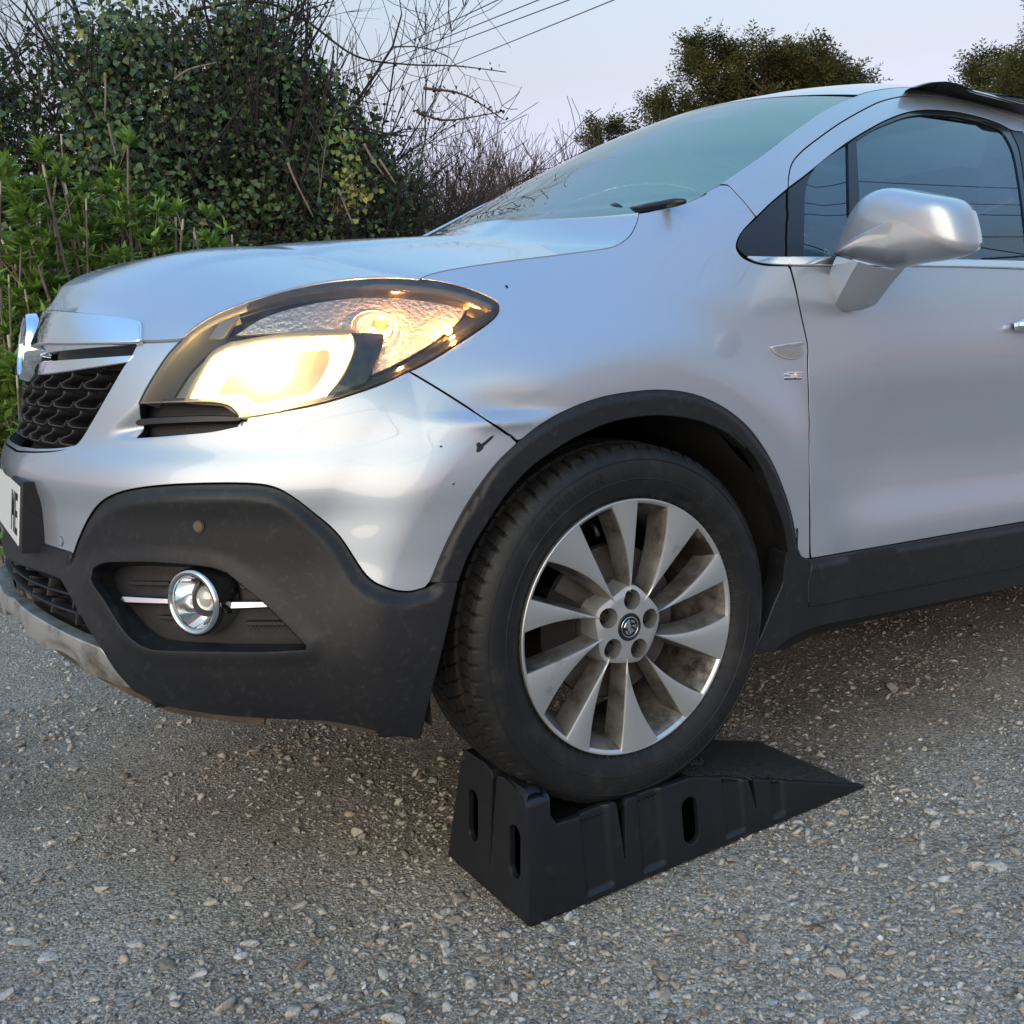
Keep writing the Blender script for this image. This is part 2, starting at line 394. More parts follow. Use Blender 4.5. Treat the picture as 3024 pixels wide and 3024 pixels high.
def panel(name, m, parent, sz, off=0.0, disp=None, thick=.012, gap=.0024, res=.009, holes=(), bevel=.0009, mirror=False, surf=None, flip=False):
    """panel on the shell: outline in (s,z); off = proud of shell; disp(s,z) = extra offset"""
    Q = resample(to_q(np.asarray(sz, float)), res)
    if area2(Q) < 0: Q = Q[::-1]
    Q = resample(inset(Q, gap), res)
    H = []
    for h in holes:
        h = resample(to_q(np.asarray(h, float)), res)
        if area2(h) < 0: h = h[::-1]
        H.append(h)
    V, F = fill(Q, H, res); nb = [len(Q)] + [len(h) for h in H]
    S, Z = qw(V[:, 0]), V[:, 1]
    def ev(S, Z, d=0.0):
        o = off + d + (disp(S, Z) if disp else 0.0) + np.zeros_like(S)
        return shell(S, Z) + shell_n(S, Z) * o[:, None]
    P = ev(S, Z); e = .0015
    a = ev(S + e, Z) - ev(S - e, Z); b = ev(S, Z + e) - ev(S, Z - e)
    N = np.cross(a, b); N /= np.linalg.norm(N, axis=1, keepdims=True) + 1e-12
    VV = [P]; NN = [N]; FF = [tuple(f) for f in F]; n0 = len(P); o = 0
    loops = [Q] + H
    for li, n in enumerate(nb):
        idx = np.arange(o, o + n); o += n
        q = loops[li]; t = np.roll(q, -1, 0) - np.roll(q, 1, 0); t /= np.linalg.norm(t, axis=1, keepdims=True) + 1e-12
        sgn = 1 if li == 0 else -1
        on = np.stack([t[:, 1], -t[:, 0]], -1) * sgn     # outward in q plane
        q2 = q + on * bevel * .8
        s2, z2 = qw(q2[:, 0]), q2[:, 1]
        P1 = ev(s2, z2, -bevel); P2 = ev(s2, z2, -thick)
        On = P1 - P[idx] + N[idx] * bevel; On /= np.linalg.norm(On, axis=1, keepdims=True) + 1e-12
        VV += [P1, P2]; NN += [On, On]
        for i in range(n):
            j = (i + 1) % n; a_, b_ = idx[i], idx[j]; c_, d_ = n0 + i, n0 + j; e_, f_ = n0 + n + i, n0 + n + j
            if li == 0: FF += [(a_, c_, d_, b_), (c_, e_, f_, d_)]
            else: FF += [(a_, b_, d_, c_), (c_, d_, f_, e_)]
        n0 += 2 * n
    V3 = np.concatenate(VV); N3 = np.concatenate(NN)
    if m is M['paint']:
        kt = len(F); fm = np.zeros(len(FF), np.int32); fm[kt + 1::2] = 1  # edge faces coloured dark: the shade in the panel gaps is painted on
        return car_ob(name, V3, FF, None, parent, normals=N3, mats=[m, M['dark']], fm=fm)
    if mirror:
        V4 = V3.copy(); V4[:, 1] = 2 * YC - V4[:, 1]; N4 = N3.copy(); N4[:, 1] *= -1
        k = len(V3); FF = FF + [tuple(i + k for i in f[::-1]) for f in FF]; V3 = np.concatenate([V3, V4]); N3 = np.concatenate([N3, N4])
    return car_ob(name, V3, FF, m, parent, normals=N3)
def sym(sz):                                              # near half (from centre top to centre bottom) -> whole outline
    r = sz[::-1].copy(); r[:, 0] *= -1
    r = r[(np.abs(r[:, 0]) > 1e-4)]
    return np.concatenate([sz, r])
def cen(z): return np.array([[0.0, z]])

# ------------------------------------------------------------------ the car
car = empty('parked_car'); car.rotation_euler = (0, BETA, 0)
car.location = Vector((-sb * HUBZ, 0, HUBZ - cb * HUBZ))
tag(car, 'silver crossover car with lit headlamp and dented wing, front wheel up on a ramp', 'car')
DENT = None
d0 = sz_at([c4(330, 215)])[0]; dP = shell(d0[0], d0[1]); DENT = (float(dP[0]), float(dP[2])); _GP = None
R90 = np.array

# --- shared traced edges
e_shut_fb = T(c2, (1460, 556), (1600, 640), (1780, 755), (1932, 858)) + T(c4, (350, 322), (387, 355))      # bumper / wing gap
e_lamp_rear = T(c2, (1460, 556), (1520, 530), (1640, 460), (1760, 382), (1840, 325), (1880, 285), (1888, 252), (1872, 226), (1800, 190), (1700, 155), (1600, 133), (1510, 121))
e_lamp_top = T(c2, (1510, 121), (1420, 114), (1280, 114), (1120, 128), (960, 155), (800, 195), (650, 245), (540, 290), (450, 345), (388, 402))
e_lamp_left = T(c2, (388, 402), (320, 475), (262, 560), (215, 640), (178, 713))
e_lamp_low = T(c2, (655, 781), (760, 765), (900, 740), (1040, 711), (1180, 670), (1330, 617), (1460, 556))
e_arch = T(c4, (387, 355), (470, 290), (560, 237), (680, 187), (800, 158), (960, 143), (1100, 160), (1220, 212), (1320, 292), (1400, 400), (1450, 500), (1492, 620), (1512, 710), (1527, 800))
e_arch_front = T(c4, (387, 355), (300, 440), (225, 540), (150, 660), (85, 790), (30, 922))
e_door_shut = T(c6, (628, 1102), (660, 1222), (690, 1370), (715, 1485), (729, 1560)) + T(c8, (552, 150), (559, 400), (562, 800), (565, 1256))
e_clad_top = T(c3, (415, 655), (450, 560), (500, 455), (560, 372), (640, 317), (760, 281), (950, 258), (1200, 248), (1430, 250), (1560, 270), (1660, 320), (1780, 410), (1932, 546)) + T(cD, (690, 1086), (730, 1110), (770, 1117), (808, 1108))
e_hood_shut = T(c7, (222, 1003), (270, 982), (350, 962), (500, 937), (700, 910), (900, 886), (1080, 862), (1160, 843), (1220, 800), (1252, 742), (1265, 690))

# --- headlamp
lamp_vent = T(c2, (178, 713), (350, 708), (500, 705), (570, 712), (615, 727), (642, 755), (655, 781))
SZ_LAMP = px(e_lamp_rear, e_lamp_top, e_lamp_left, lamp_vent, e_lamp_low)
lamp = empty('headlight'); lamp.parent = car
panel('lens', M['lens'], lamp, SZ_LAMP, off=.004, thick=.010, gap=.0012, bevel=.004, res=.008)
Qe = resample(to_q(SZ_LAMP), .008); Qe = Qe if area2(Qe) > 0 else Qe[::-1]
def loft_rings(name, m, parent, rings, cap=False, closed=True, car=True, flipf=False, **kw):
    n = len(rings[0]); V = np.concatenate(rings); F = grid_faces(len(rings), n, closed)
    if cap: F.append(tuple((len(rings) - 1) * n + i for i in range(n)))
    if flipf: F = [f[::-1] for f in F]
    return (car_ob if car else mesh_ob)(name, V, F, m, parent, **kw)
def ring_at(Q, off): S, Z = qw(Q[:, 0]), Q[:, 1]; return shell(S, Z, off + np.zeros(len(S)))
# dark rim and bowl behind the lens
xe = ring_at(Qe, 0)[:, 0]; wr_ = (.004 + .012 * sstep((xe + .52) / .18))[:, None]
def ins_v(d): a = inset(Qe, .010) - Qe; return Qe + a / .010 * d
loft_rings('housing', M['gloss_black'], lamp, [ring_at(ins_v(.001), -.001), ring_at(ins_v(wr_), -.003), ring_at(ins_v(wr_ + .002), -.012), ring_at(ins_v(wr_ + .010), -.050)], flipf=True)
ho = [o for o in lamp.children if o.name == 'housing'][0]; ho.data.materials.append(M['inlay']); ho.data.polygons.foreach_set('material_index', [1 if ho.data.vertices[p.vertices[0]].co.x < -.60 else 0 for p in ho.data.polygons])
sheet_ = lambda *a, **k: sheet(*a, **k)
def sheet(name, m, parent, segs, depth, res=.01, disp=None, prm=None, **kw):
    return panel(name, m, parent, px(*segs, off=-depth) if prm is None else prm, off=-depth, res=res, gap=0, thick=.004, bevel=.0005, disp=disp, **kw)
backp = Qe.copy(); panel('backing', M['inlay'], lamp, np.stack([qw(inset(Qe, .018)[:, 0]), inset(Qe, .018)[:, 1]], -1), off=-.052, gap=0, thick=.002, res=.015)
sheet('upper_mask', M['gloss_black'], lamp, [T(c2, (668, 262), (800, 215), (960, 175), (1120, 148), (1280, 133), (1420, 133), (1560, 143), (1700, 172), (1800, 208), (1862, 245), (1850, 290), (1800, 335), (1640, 440), (1460, 540), (1180, 655), (1090, 676)), T(c2, (1090, 676), (1190, 500), (1200, 385)), T(c2, (1200, 385), (900, 380), (600, 410)), T(c2, (600, 410), (668, 262))], .030)
# upper faceted module
up_out = T(c2, (640, 385), (760, 310), (900, 262), (1060, 228), (1250, 206), (1450, 200), (1600, 208), (1700, 232), (1728, 262), (1700, 310), (1640, 365), (1540, 440), (1400, 520), (1285, 572))
sheet('upper_reflector', M['facet'], lamp, [up_out, T(c2, (1285, 572), (1345, 400)), T(c2, (1345, 400), (1325, 378), (1190, 372)), T(c2, (1190, 372), (900, 372), (640, 385))], .022)
sheet('grey_inlay', M['inlay'], lamp, [T(c2, (655, 290), (575, 400)), T(c2, (575, 400), (510, 403)), T(c2, (510, 403), (545, 350), (590, 300)), T(c2, (590, 300), (655, 290))], .012)
# black fin between the two chambers
sheet('divider_fin', M['gloss_black'], lamp, [T(c2, (1185, 376), (1325, 378), (1340, 400), (1335, 440)), T(c2, (1335, 440), (1275, 570)), T(c2, (1275, 570), (1240, 615), (1075, 670)), T(c2, (1075, 670), (1150, 580), (1205, 450), (1200, 400), (1185, 376))], .010, disp=None)
# low beam bowl: a real reflector bowl with a lit bulb and a point light
bowl_px = [T(c2, (430, 690), (470, 610), (540, 500), (620, 455)), T(c2, (620, 455), (900, 410), (1190, 392)), T(c2, (1190, 392), (1195, 470), (1140, 590), (1070, 680)), T(c2, (1070, 680), (900, 725), (700, 760), (665, 745), (600, 705), (560, 697), (430, 690))]
bowl = px(*bowl_px, off=-.02); Qb = resample(to_q(bowl), .008); Qb = Qb if area2(Qb) > 0 else Qb[::-1]
bc = shell(*sz_at([c2(815, 580)], -.09)[0], off=np.array(-.085))
r0 = ring_at(Qb, -.016); ring2 = []
for k, (f, dd) in enumerate(((0, 0), (.06, .13), (.14, .28), (.25, .46), (.38, .63), (.52, .78), (.68, .90), (.84, .975), (.95, 1.0))):
    ctr = bc; nrm = shell_n(*sz_at([c2(760, 590)])[0]); base = r0 * (1 - f) + ctr * f
    plane = r0 * (1 - f) + (ctr + nrm * .068) * f
    ring2.append(plane - nrm * .062 * dd)
loft_rings('low_beam_reflector', M['reflector'], lamp, ring2, cap=True, flipf=True)
loft_rings('bowl_bezel', M['inlay'], lamp, [ring_at(inset(Qb, -.010), -.014), ring_at(inset(Qb, -.001), -.012), ring_at(Qb, -.016)], flipf=True)
def sphere(name, c, r, m, parent, n=12, car=True, sc=(1, 1, 1)):
    V = []; 
    for i in range(n + 1):
        a = math.pi * i / n
        for j in range(n * 2):
            b = math.pi * j / n; V.append((c[0] + sc[0] * r * math.sin(a) * math.cos(b), c[1] + sc[1] * r * math.sin(a) * math.sin(b), c[2] + sc[2] * r * math.cos(a)))
    return (car_ob if car else mesh_ob)(name, V, grid_faces(n + 1, n * 2, True), m, parent)
bn = shell_n(*sz_at([c2(760, 590)])[0])
bulbP = bc + bn * .026
sphere('low_beam_bulb', bulbP, .011, M['bulb'], lamp)
def point(name, P, e, col, r=.02, parent=None):
    l = bpy.data.lights.new(name, 'POINT'); l.energy = e; l.color = col; l.shadow_soft_size = r
    o = bpy.data.objects.new(name, l); COL.objects.link(o); o.location = Vector(np.asarray(P) + OFF); o.parent = parent; return o
point('low_beam_light', bulbP + bn * .014, 2.4, (1, .62, .22), .012, lamp)
ap = shell(*sz_at([c2(1650, 335)])[0], off=np.array(-.016)); sphere('side_light_bulb', ap, .0075, M['amber'], lamp)
point('side_light_glow', ap + shell_n(*sz_at([c2(1650, 335)])[0]) * .008, .7, (1, .42, .08), .006, lamp)
ap3 = shell(*sz_at([c2(1330, 290)])[0], off=np.array(-.004)); point('indicator_glow', ap3, .55, (1, .42, .10), .005, lamp)
ap2 = shell(*sz_at([c2(1330, 290)])[0], off=np.array(-.014)); sphere('indicator_bulb', ap2 , .009, mat('amber_cap', (.9, .42, .10), .15, emit=((1, .4, .05), 1.2)), lamp)
def gring(name, ctr, n, r, tr, m, parent, up=(0, 0, 1), k=40, sub=10, sq=1.0):
    n = np.asarray(n, float); n = n / np.linalg.norm(n); u = np.cross(up, n); u /= np.linalg.norm(u); v = np.cross(n, u); V = []
    for i in range(k):
        a = 2 * math.pi * i / k; d = u * math.cos(a) + v * math.sin(a)
        for j in range(sub):
            b = 2 * math.pi * j / sub; V.append(ctr + d * (r + tr * math.cos(b)) + n * tr * sq * math.sin(b))
    F = [(i * sub + j, i * sub + (j + 1) % sub, ((i + 1) % k) * sub + (j + 1) % sub, ((i + 1) % k) * sub + j) for i in range(k) for j in range(sub)]
    return car_ob(name, V, F, m, parent)
for j, rr_ in enumerate((.030, .040)):
    gring('reflector_ring', shell(*sz_at([c2(1300, 305)])[0], off=np.array(-.020)), shell_n(*sz_at([c2(1300, 305)])[0]), rr_, .0016, M['facet'], lamp)

# --- bumper
gz_b = None
grille_low = T(c9, (850, 1790), (700, 1845), (450, 1870), (200, 1862), (148, 1835))
sz_gl = px(grille_low); GZB = float(sz_gl[-1, 1])
sz_gl = sz_gl[sz_gl[:, 0] > .03]
grille_diag = T(c9, (1612, 628), (1560, 650), (1480, 800), (1400, 905), (1200, 1250), (1000, 1600), (900, 1755), (850, 1790))
strip_top = T(c3, (415, 655), (300, 620), (220, 590))
sz_st = px(strip_top); ZST = float(sz_st[-1, 1]) - .004
bump_half = np.concatenate([cen(GZB), sz_gl[::-1], px(grille_diag[::-1])[1:], px(T(c1, (812, 600), (900, 598), (1036, 591)))[1:],
    px(e_lamp_left)[1:], px(T(c1, (793, 965), (776, 1050), (779, 1141)), T(c1, (779, 1141), (980, 1127), (1200, 1107), (1350, 1077)), T(c1, (1350, 1077), (1362, 1036))), px(e_lamp_low)[1:], px(e_shut_fb)[1:], px(e_arch_front)[1:], px(e_clad_top[::-1])[1:], px(strip_top)[1:], cen(ZST)])
# scoop beside the lamp, deepening towards the lamp and the vent
sc_edge = to_q(px(T(c1, (1000, 640), (900, 790), (760, 960), (650, 1070), (603, 1130), (603, 1158), (640, 1166), (780, 1158), (1000, 1138), (1350, 1085))))
sc_poly = to_q(px(T(c1, (1000, 640), (900, 790), (760, 960), (650, 1070), (603, 1130), (603, 1158), (640, 1166), (780, 1158), (1000, 1138), (1350, 1085)), T(c1, (1350, 1085), (1400, 1000), (1200, 700), (1000, 640))))
def dline(P, L):
    a, b = L[:-1], L[1:]; ab = b - a; out = np.full(len(P), 9.)
    for i in range(0, len(P), 3000):
        p = P[i:i + 3000, None, :]; t = np.clip(((p - a) * ab).sum(-1) / ((ab ** 2).sum(1) + 1e-12), 0, 1)
        out[i:i + 3000] = np.sqrt((((a + t[..., None] * ab) - p) ** 2).sum(-1)).min(1)
    return out
sc_left = to_q(px(T(c1, (1000, 640), (900, 790), (760, 960), (650, 1070), (603, 1130)))); sc_bot = to_q(px(T(c1, (560, 1170), (640, 1166), (780, 1158), (1000, 1138), (1350, 1085))))
def scoop(S, Z):
    P = np.stack([wq(np.abs(S)), Z], -1); ins = inside(P, sc_poly)
    return np.where(ins, -.026 * sstep(dline(P, sc_left) / .045) * sstep(dline(P, sc_bot) / .028), 0.0)
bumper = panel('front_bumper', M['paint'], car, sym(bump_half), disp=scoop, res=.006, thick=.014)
# scrape and stone chips on the bumper corner
chip = mat('chipped_paint', (.012, .012, .013), .6)
c10 = lambda x, y: (1300 + x / 2.76, 1280 + y / 2.76)
for q in ([T(c10, (440, 12), (405, 30), (365, 65), (335, 85), (315, 72), (293, 88), (300, 110), (296, 150), (318, 150), (345, 128), (355, 105), (385, 78), (420, 45), (440, 12))],
          [T(c10, (0, 100), (18, 102), (14, 112), (-5, 112), (0, 100))], [T(c10, (100, 412), (115, 402), (117, 412), (106, 422), (100, 412))]):
    panel('paint_chip', chip, bumper, px(*q), off=.0007, gap=0, thick=.0004, bevel=.0002, res=.004)
# vent beside the lamp
vent_out = [T(c1, (795, 963), (950, 946), (1150, 941), (1255, 962), (1320, 995), (1356, 1035)), T(c1, (1356, 1035), (1350, 1076), (1200, 1106), (980, 1126), (780, 1140)), T(c1, (780, 1140), (772, 1085), (745, 1047), (800, 1010), (795, 963))]
vent = panel('lamp_vent', M['plastic'], bumper, px(*vent_out, off=-.03), off=-.034, res=.008, gap=-.008, thick=.03)
panel('vent_blade', M['satin_black'], vent, px(T(c1, (748, 1040), (900, 1028), (1150, 1018), (1345, 1022)), T(c1, (1345, 1022), (1340, 1040), (1150, 1046), (900, 1056), (760, 1062), (748, 1040))), off=-.010, res=.006, gap=0, thick=.024, bevel=.003)
meshmat = mat('mesh_insert', (.035, .035, .035), .6)
def honeycomb(name, parent, segs, off, cell=.005):
    pr = px(*segs, off=off); Q = to_q(pr); lo, hi = Q.min(0), Q.max(0); mb = MB()
    xs = np.arange(lo[0], hi[0], cell); ys = np.arange(lo[1], hi[1], cell * .6)
    for i, x in enumerate(xs):
        for j, y in enumerate(ys):
            xx = x + (j % 2) * cell * .5; c = np.array([[xx, y]])
            if not inside(c, Q)[0]: continue
            for dx, dy in ((cell * .5, cell * .6), (-cell * .5, cell * .6)):
                e = np.array([xx + dx, y + dy]); 
                P = [shell(float(qw(p[0])), p[1], np.array(off)) for p in (c[0], e)]
                d = (P[1] - P[0]); nn = shell_n(float(qw(xx)), y); sd = np.cross(d, nn); sd = sd / (np.linalg.norm(sd) + 1e-9) * .0004
                mb.add([P[0] - sd, P[0] + sd, P[1] + sd, P[1] - sd, P[0] - sd - nn * .001, P[0] + sd - nn * .001, P[1] + sd - nn * .001, P[1] - sd - nn * .001], [(0, 1, 2, 3), (0, 4, 5, 1), (2, 6, 7, 3)])
    o = mb.build(name, meshmat, parent, car=True, smooth=False); o['kind'] = 'stuff'; return o
honeycomb('mesh_insert', vent, [T(c1, (950, 975), (1230, 968)), T(c1, (1230, 968), (1290, 1005)), T(c1, (1290, 1005), (930, 1012)), T(c1, (930, 1012), (950, 975))], -.030)
honeycomb('mesh_insert', vent, [T(c1, (940, 1062), (1340, 1045)), T(c1, (1340, 1045), (1330, 1070)), T(c1, (1330, 1070), (920, 1098)), T(c1, (920, 1098), (940, 1062))], -.030)
# parking sensors
def disc_on(name, m, parent, c, r, off, h=.003, seg=24):
    sz = sz_at([c], off)[0]; P = shell(sz[0], sz[1], np.array(off)); n = shell_n(sz[0], sz[1]); u = np.cross([0, 0, 1.], n); u /= np.linalg.norm(u); v = np.cross(n, u); mb = MB()
    V = []
    for rr, hh in ((r * 1.14, 0), (r * 1.14, h * .2), (r * 1.02, h * .2), (r * 1.0, -.001), (r * .96, -.001), (r * .93, h), (r * .5, h * 1.15)):
        V += [P + (u * math.cos(2 * math.pi * i / seg) + v * math.sin(2 * math.pi * i / seg)) * rr + n * hh for i in range(seg)]
    F = grid_faces(7, seg, True); F.append(tuple(6 * seg + i for i in range(seg)))
    return car_ob(name, V, F, m, parent, sharp=40)
disc_on('parking_sensor', M['paint'], bumper, c3(342, 577), .0088, .0015, .0008)

# --- black lower cladding with the fog lamp recess
hole_px = [T(c3, (520, 790), (540, 730), (600, 697), (700, 690), (900, 692), (1180, 715), (1300, 750)), T(c3, (1300, 750), (1400, 832), (1520, 932), (1640, 1050), (1752, 1168)),
           T(c3, (1752, 1168), (1752, 1200)), T(c3, (1752, 1200), (1500, 1212), (1200, 1210), (950, 1205), (840, 1190), (750, 1135), (680, 1050), (600, 920), (540, 835), (520, 790))]
SZ_HOLE = px(*hole_px, off=.010)
clad_right = T(cD, (808, 1108), (812, 1096)) ; 
e_clad_right = T(c4, (30, 922), (135, 917)), T(cD, (862, 1097), (852, 1140), (838, 1200), (823, 1260), (808, 1320), (792, 1388))
e_clad_bot = T(cD, (792, 1388), (755, 1383), (714, 1384)), T(cD, (714, 1384), (706, 1372), (639, 1356)), T(c3, (1000 * 1.0 + 0, 1495), (900, 1472), (780, 1412)) 
e_clad_left = T(c3, (775, 1408), (680, 1300), (600, 1180), (540, 1095), (480, 992), (425, 890), (372, 790), (385, 725), (415, 655))
clad_out = np.concatenate([px(e_clad_top), px(e_clad_right[0])[1:], px(e_clad_right[1])[1:], px(T(cD, (792, 1388), (755, 1383), (715, 1385), (706, 1372), (639, 1357)))[1:],
                           px(T(c3, (1900, 1585), (1600, 1572), (1300, 1552), (1050, 1515), (900, 1472), (780, 1412)))[1:], px(e_clad_left)[1:]])
crease = to_q(px(T(c3, (500, 470), (560, 410), (640, 362), (780, 325), (950, 305), (1200, 296), (1450, 300), (1560, 318), (1660, 368), (1800, 480), (1932, 610)), T(c3, (1932, 610), (2010, 700), (2100, 790), (2300, 815))))
ctop_q = to_q(px(e_clad_top))
low_crease = to_q(px(T(c3, (560, 1115), (700, 1240), (850, 1222), (1000, 1228), (1400, 1240), (1932, 1245), (2500, 1150))))
def clad_disp(S, Z):
    P = np.stack([wq(S), Z], -1); d = dline(P, ctop_q)
    o = -.012 * (1 - sstep(d / .026))                       # chamfer along the top edge
    d2 = dline(P, to_q(SZ_HOLE)); o = o + .004 * (1 - sstep(d2 / .03))
    return o
cladding = panel('bumper_cladding', M['plastic'], car, clad_out, off=.010, disp=clad_disp, holes=[SZ_HOLE], res=.008, thick=.02, bevel=.003)
disc_on('parking_sensor', mat('sensor_brown', (.11, .085, .055), .5), cladding, c3(1133, 493), .0088, .012, .002)
# recess: sloping walls to a floor
floor_px = [T(c3, (650, 790), (655, 750), (700, 724), (800, 716), (1000, 722), (1200, 735), (1290, 755)), T(c3, (1290, 755), (1400, 842), (1520, 938), (1640, 1058), (1742, 1166)), T(c3, (1742, 1166), (1745, 1163)),
            T(c3, (1745, 1163), (1500, 1162), (1300, 1160), (1000, 1142), (900, 1108), (820, 1040), (740, 945), (670, 850), (650, 790))]
SZ_FL = px(*floor_px, off=-.035)
def bylen(sz, n):
    Q = to_q(sz); Q = np.concatenate([Q, Q[:1]]); L = np.concatenate([[0], np.cumsum(np.linalg.norm(np.diff(Q, axis=0), axis=1))])
    t = np.linspace(0, L[-1], n, endpoint=False); return np.stack([np.interp(t, L, Q[:, 0]), np.interp(t, L, Q[:, 1])], -1)
# match the corner points of both outlines segment by segment
def seg_match(segsA, offA, segsB, offB, k=24):
    A, B = [], []
    for a, b in zip(segsA, segsB):
        for segs, off, out in ((a, offA, A), (b, offB, B)):
            Q = to_q(sz_at(smooth_path([segs]), off)); L = np.concatenate([[0], np.cumsum(np.linalg.norm(np.diff(Q, axis=0), axis=1))])
            t = np.linspace(0, L[-1], k, endpoint=False); out.append(np.stack([np.interp(t, L, Q[:, 0]), np.interp(t, L, Q[:, 1])], -1))
    return np.concatenate(A), np.concatenate(B)
QA, QB = seg_match(hole_px, .010, floor_px, -.035)
rA = shell(qw(QA[:, 0]), QA[:, 1], .0135 + np.zeros(len(QA))); rB = shell(qw(QB[:, 0]), QB[:, 1], -.035 + np.zeros(len(QB)))
loft_rings('fog_recess_wall', M['plastic'], cladding, [rA, rA * .93 + rB * .07 , rA * .5 + rB * .5, rB], flipf=area2(QA) > 0, sharp=50)
fog_panel = panel('fog_lamp_panel', M['plastic'], cladding, SZ_FL, off=-.036, gap=-.004, res=.012, thick=.01)
for a, b, cc_, dd_ in ((( 720, 808), (955, 812), (955, 828), (740, 822)), ((900, 1003), (985, 1010), (1000, 1026), (905, 1018)), ((1365, 830), (1420, 835), (1440, 850), (1375, 848)), ((1395, 1040), (1640, 1040), (1655, 1056), (1410, 1058))):
    panel('fog_panel_fin', M['plastic'], fog_panel, px(T(c3, a, b), T(c3, b, cc_), T(c3, cc_, dd_), T(c3, dd_, a), off=-.02), off=-.022, gap=0, res=.008, thick=.015, bevel=.002)
for poly in (((790, 735), (1010, 745), (960, 790), (800, 780)), ((840, 832), (950, 832), (940, 862), (850, 858)), ((1310, 755), (1360, 780), (1430, 830), (1370, 810)), ((1420, 860), (1470, 862), (1520, 905), (1425, 885)),
             ((1470, 978), (1570, 985), (1610, 1020), (1440, 1015)), ((1400, 1062), (1650, 1062), (1700, 1110), (1390, 1100)), ((930, 950), (985, 960), (1000, 985), (935, 975))):
    honeycomb('mesh_insert', fog_panel, [T(c3, poly[i], poly[(i + 1) % 4]) for i in range(4)], -.0335, .0085)
# fog lamp: chrome ring, cone, projector lens and the two chrome blades
fz = sz_at([c3(1105, 925)], .0)[0]; fP0 = shell(fz[0], fz[1], np.array(-.002)); fn = np.array([-.86, -.51, .0]); fn /= np.linalg.norm(fn)
fog = gring('fog_light', fP0, fn, .0515, .0062, M['chrome_dull'], cladding, k=56, sq=1.3)
def cone(name, ctr, n, prof, m, parent, k=40, cap=False):
    n = np.asarray(n, float) / np.linalg.norm(n); u = np.cross([0, 0, 1.], n); u /= np.linalg.norm(u); v = np.cross(n, u); V = []
    for r, h in prof: V += [ctr + (u * math.cos(2 * math.pi * i / k) + v * math.sin(2 * math.pi * i / k)) * r + n * h for i in range(k)]
    F = grid_faces(len(prof), k, True)
    if cap: F.append(tuple((len(prof) - 1) * k + i for i in range(k)))
    return car_ob(name, V, F, m, parent, sharp=35)
cone('ring_barrel', fP0, fn, [(.0565, .002), (.0578, -.01), (.0585, -.03), (.057, -.045)], M['chrome'], fog)
cone('reflector_cone', fP0, fn, [(.0465, .000), (.042, -.012), (.034, -.026), (.024, -.040)], M['chrome'], fog)
cone('projector_lens', fP0 - fn * .032 , fn, [(.0225, .000), (.0215, .006), (.016, .012), (.009, .0155), (.001, .0165)], mat('projector_glass', (.55, .56, .52), .04, .2, 1), fog, cap=True)
cone('lamp_back', fP0, fn, [(.026, -.036), (.001, -.037)], M['dark'], fog)
for a, b, cc_, dd_ in (((690, 905), (950, 915), (965, 930), (700, 922)), ((1300, 938), (1540, 932), (1570, 948), (1310, 958))):
    panel('chrome_blade', M['chrome_dull'], fog_panel, px(T(c3, (a[0], a[1] - 8), (b[0], b[1] - 4)), T(c3, (b[0], b[1] - 4), cc_), T(c3, cc_, dd_), T(c3, dd_, (a[0] - 8, a[1] + 4), (a[0], a[1] - 8)), off=-.008), off=-.010, gap=0, res=.004, thick=.022, bevel=.004)

# --- centre strip, lower grille, skid plate, valance
st_low = T(c3, (372, 790), (290, 757), (200, 725), (120, 697), (60, 672)); sz_sl = px(st_low)
strip_half = np.concatenate([cen(ZST - .002), sz_st[::-1], sz_sl, cen(float(sz_sl[-1, 1]) - .002)])
panel('bumper_strip', M['plastic'], car, sym(strip_half), off=.008, res=.009, thick=.03, bevel=.008, gap=.001)
sk_top = T(c3, (598, 1195), (575, 1178), (480, 1140), (400, 1105), (250, 1025), (150, 960), (95, 905)); sz_kt = px(sk_top)
ZL1, ZL2 = float(sz_sl[-1, 1]) - .004, float(sz_kt[-1, 1]) - .012
lg_half = np.concatenate([cen(ZL1), sz_sl[::-1], px(T(c3, (372, 790), (425, 890), (480, 992), (540, 1095), (598, 1195)))[1:], sz_kt[1:], cen(ZL2)])
lgr = panel('lower_grille', M['dark'], car, sym(lg_half), off=-.045, res=.02, gap=-.004, thick=.01)
def bar(name, m, parent, sza, szb, off0, off1, h=.004, n=40):
    """a thin horizontal blade running along the shell between two (s,z) points"""
    t = np.linspace(0, 1, n); S = sza[0] + (szb[0] - sza[0]) * t; Z = sza[1] + (szb[1] - sza[1]) * t; R = []
    for o, dz in ((off0, -h), (off1 - .002, -h * .6), (off1, 0), (off1 - .002, h * .6), (off0, h)): R.append(shell(S, Z + dz, o + np.zeros(n)))
    V = np.stack(R, 1).reshape(-1, 3); F = grid_faces(n, 5)
    return car_ob(name, V, F, m, parent, smooth=True)
sB = float(sz_at([c3(470, 975)], -.01)[0, 0]); 
for a in ((( 85, 735), (410, 880)), ((110, 815), (455, 995))):
    pa, pb = sz_at([c3(*a[0]), c3(*a[1])], -.008); bar('grille_bar', M['plastic'], lgr, (-pb[0], pb[1]), (0, pa[1] + (pa[1] - pb[1]) * 0), -.04, -.006); bar('grille_bar', M['plastic'], lgr, (0, pa[1]), (pb[0] + .03, pb[1]), -.04, -.006)
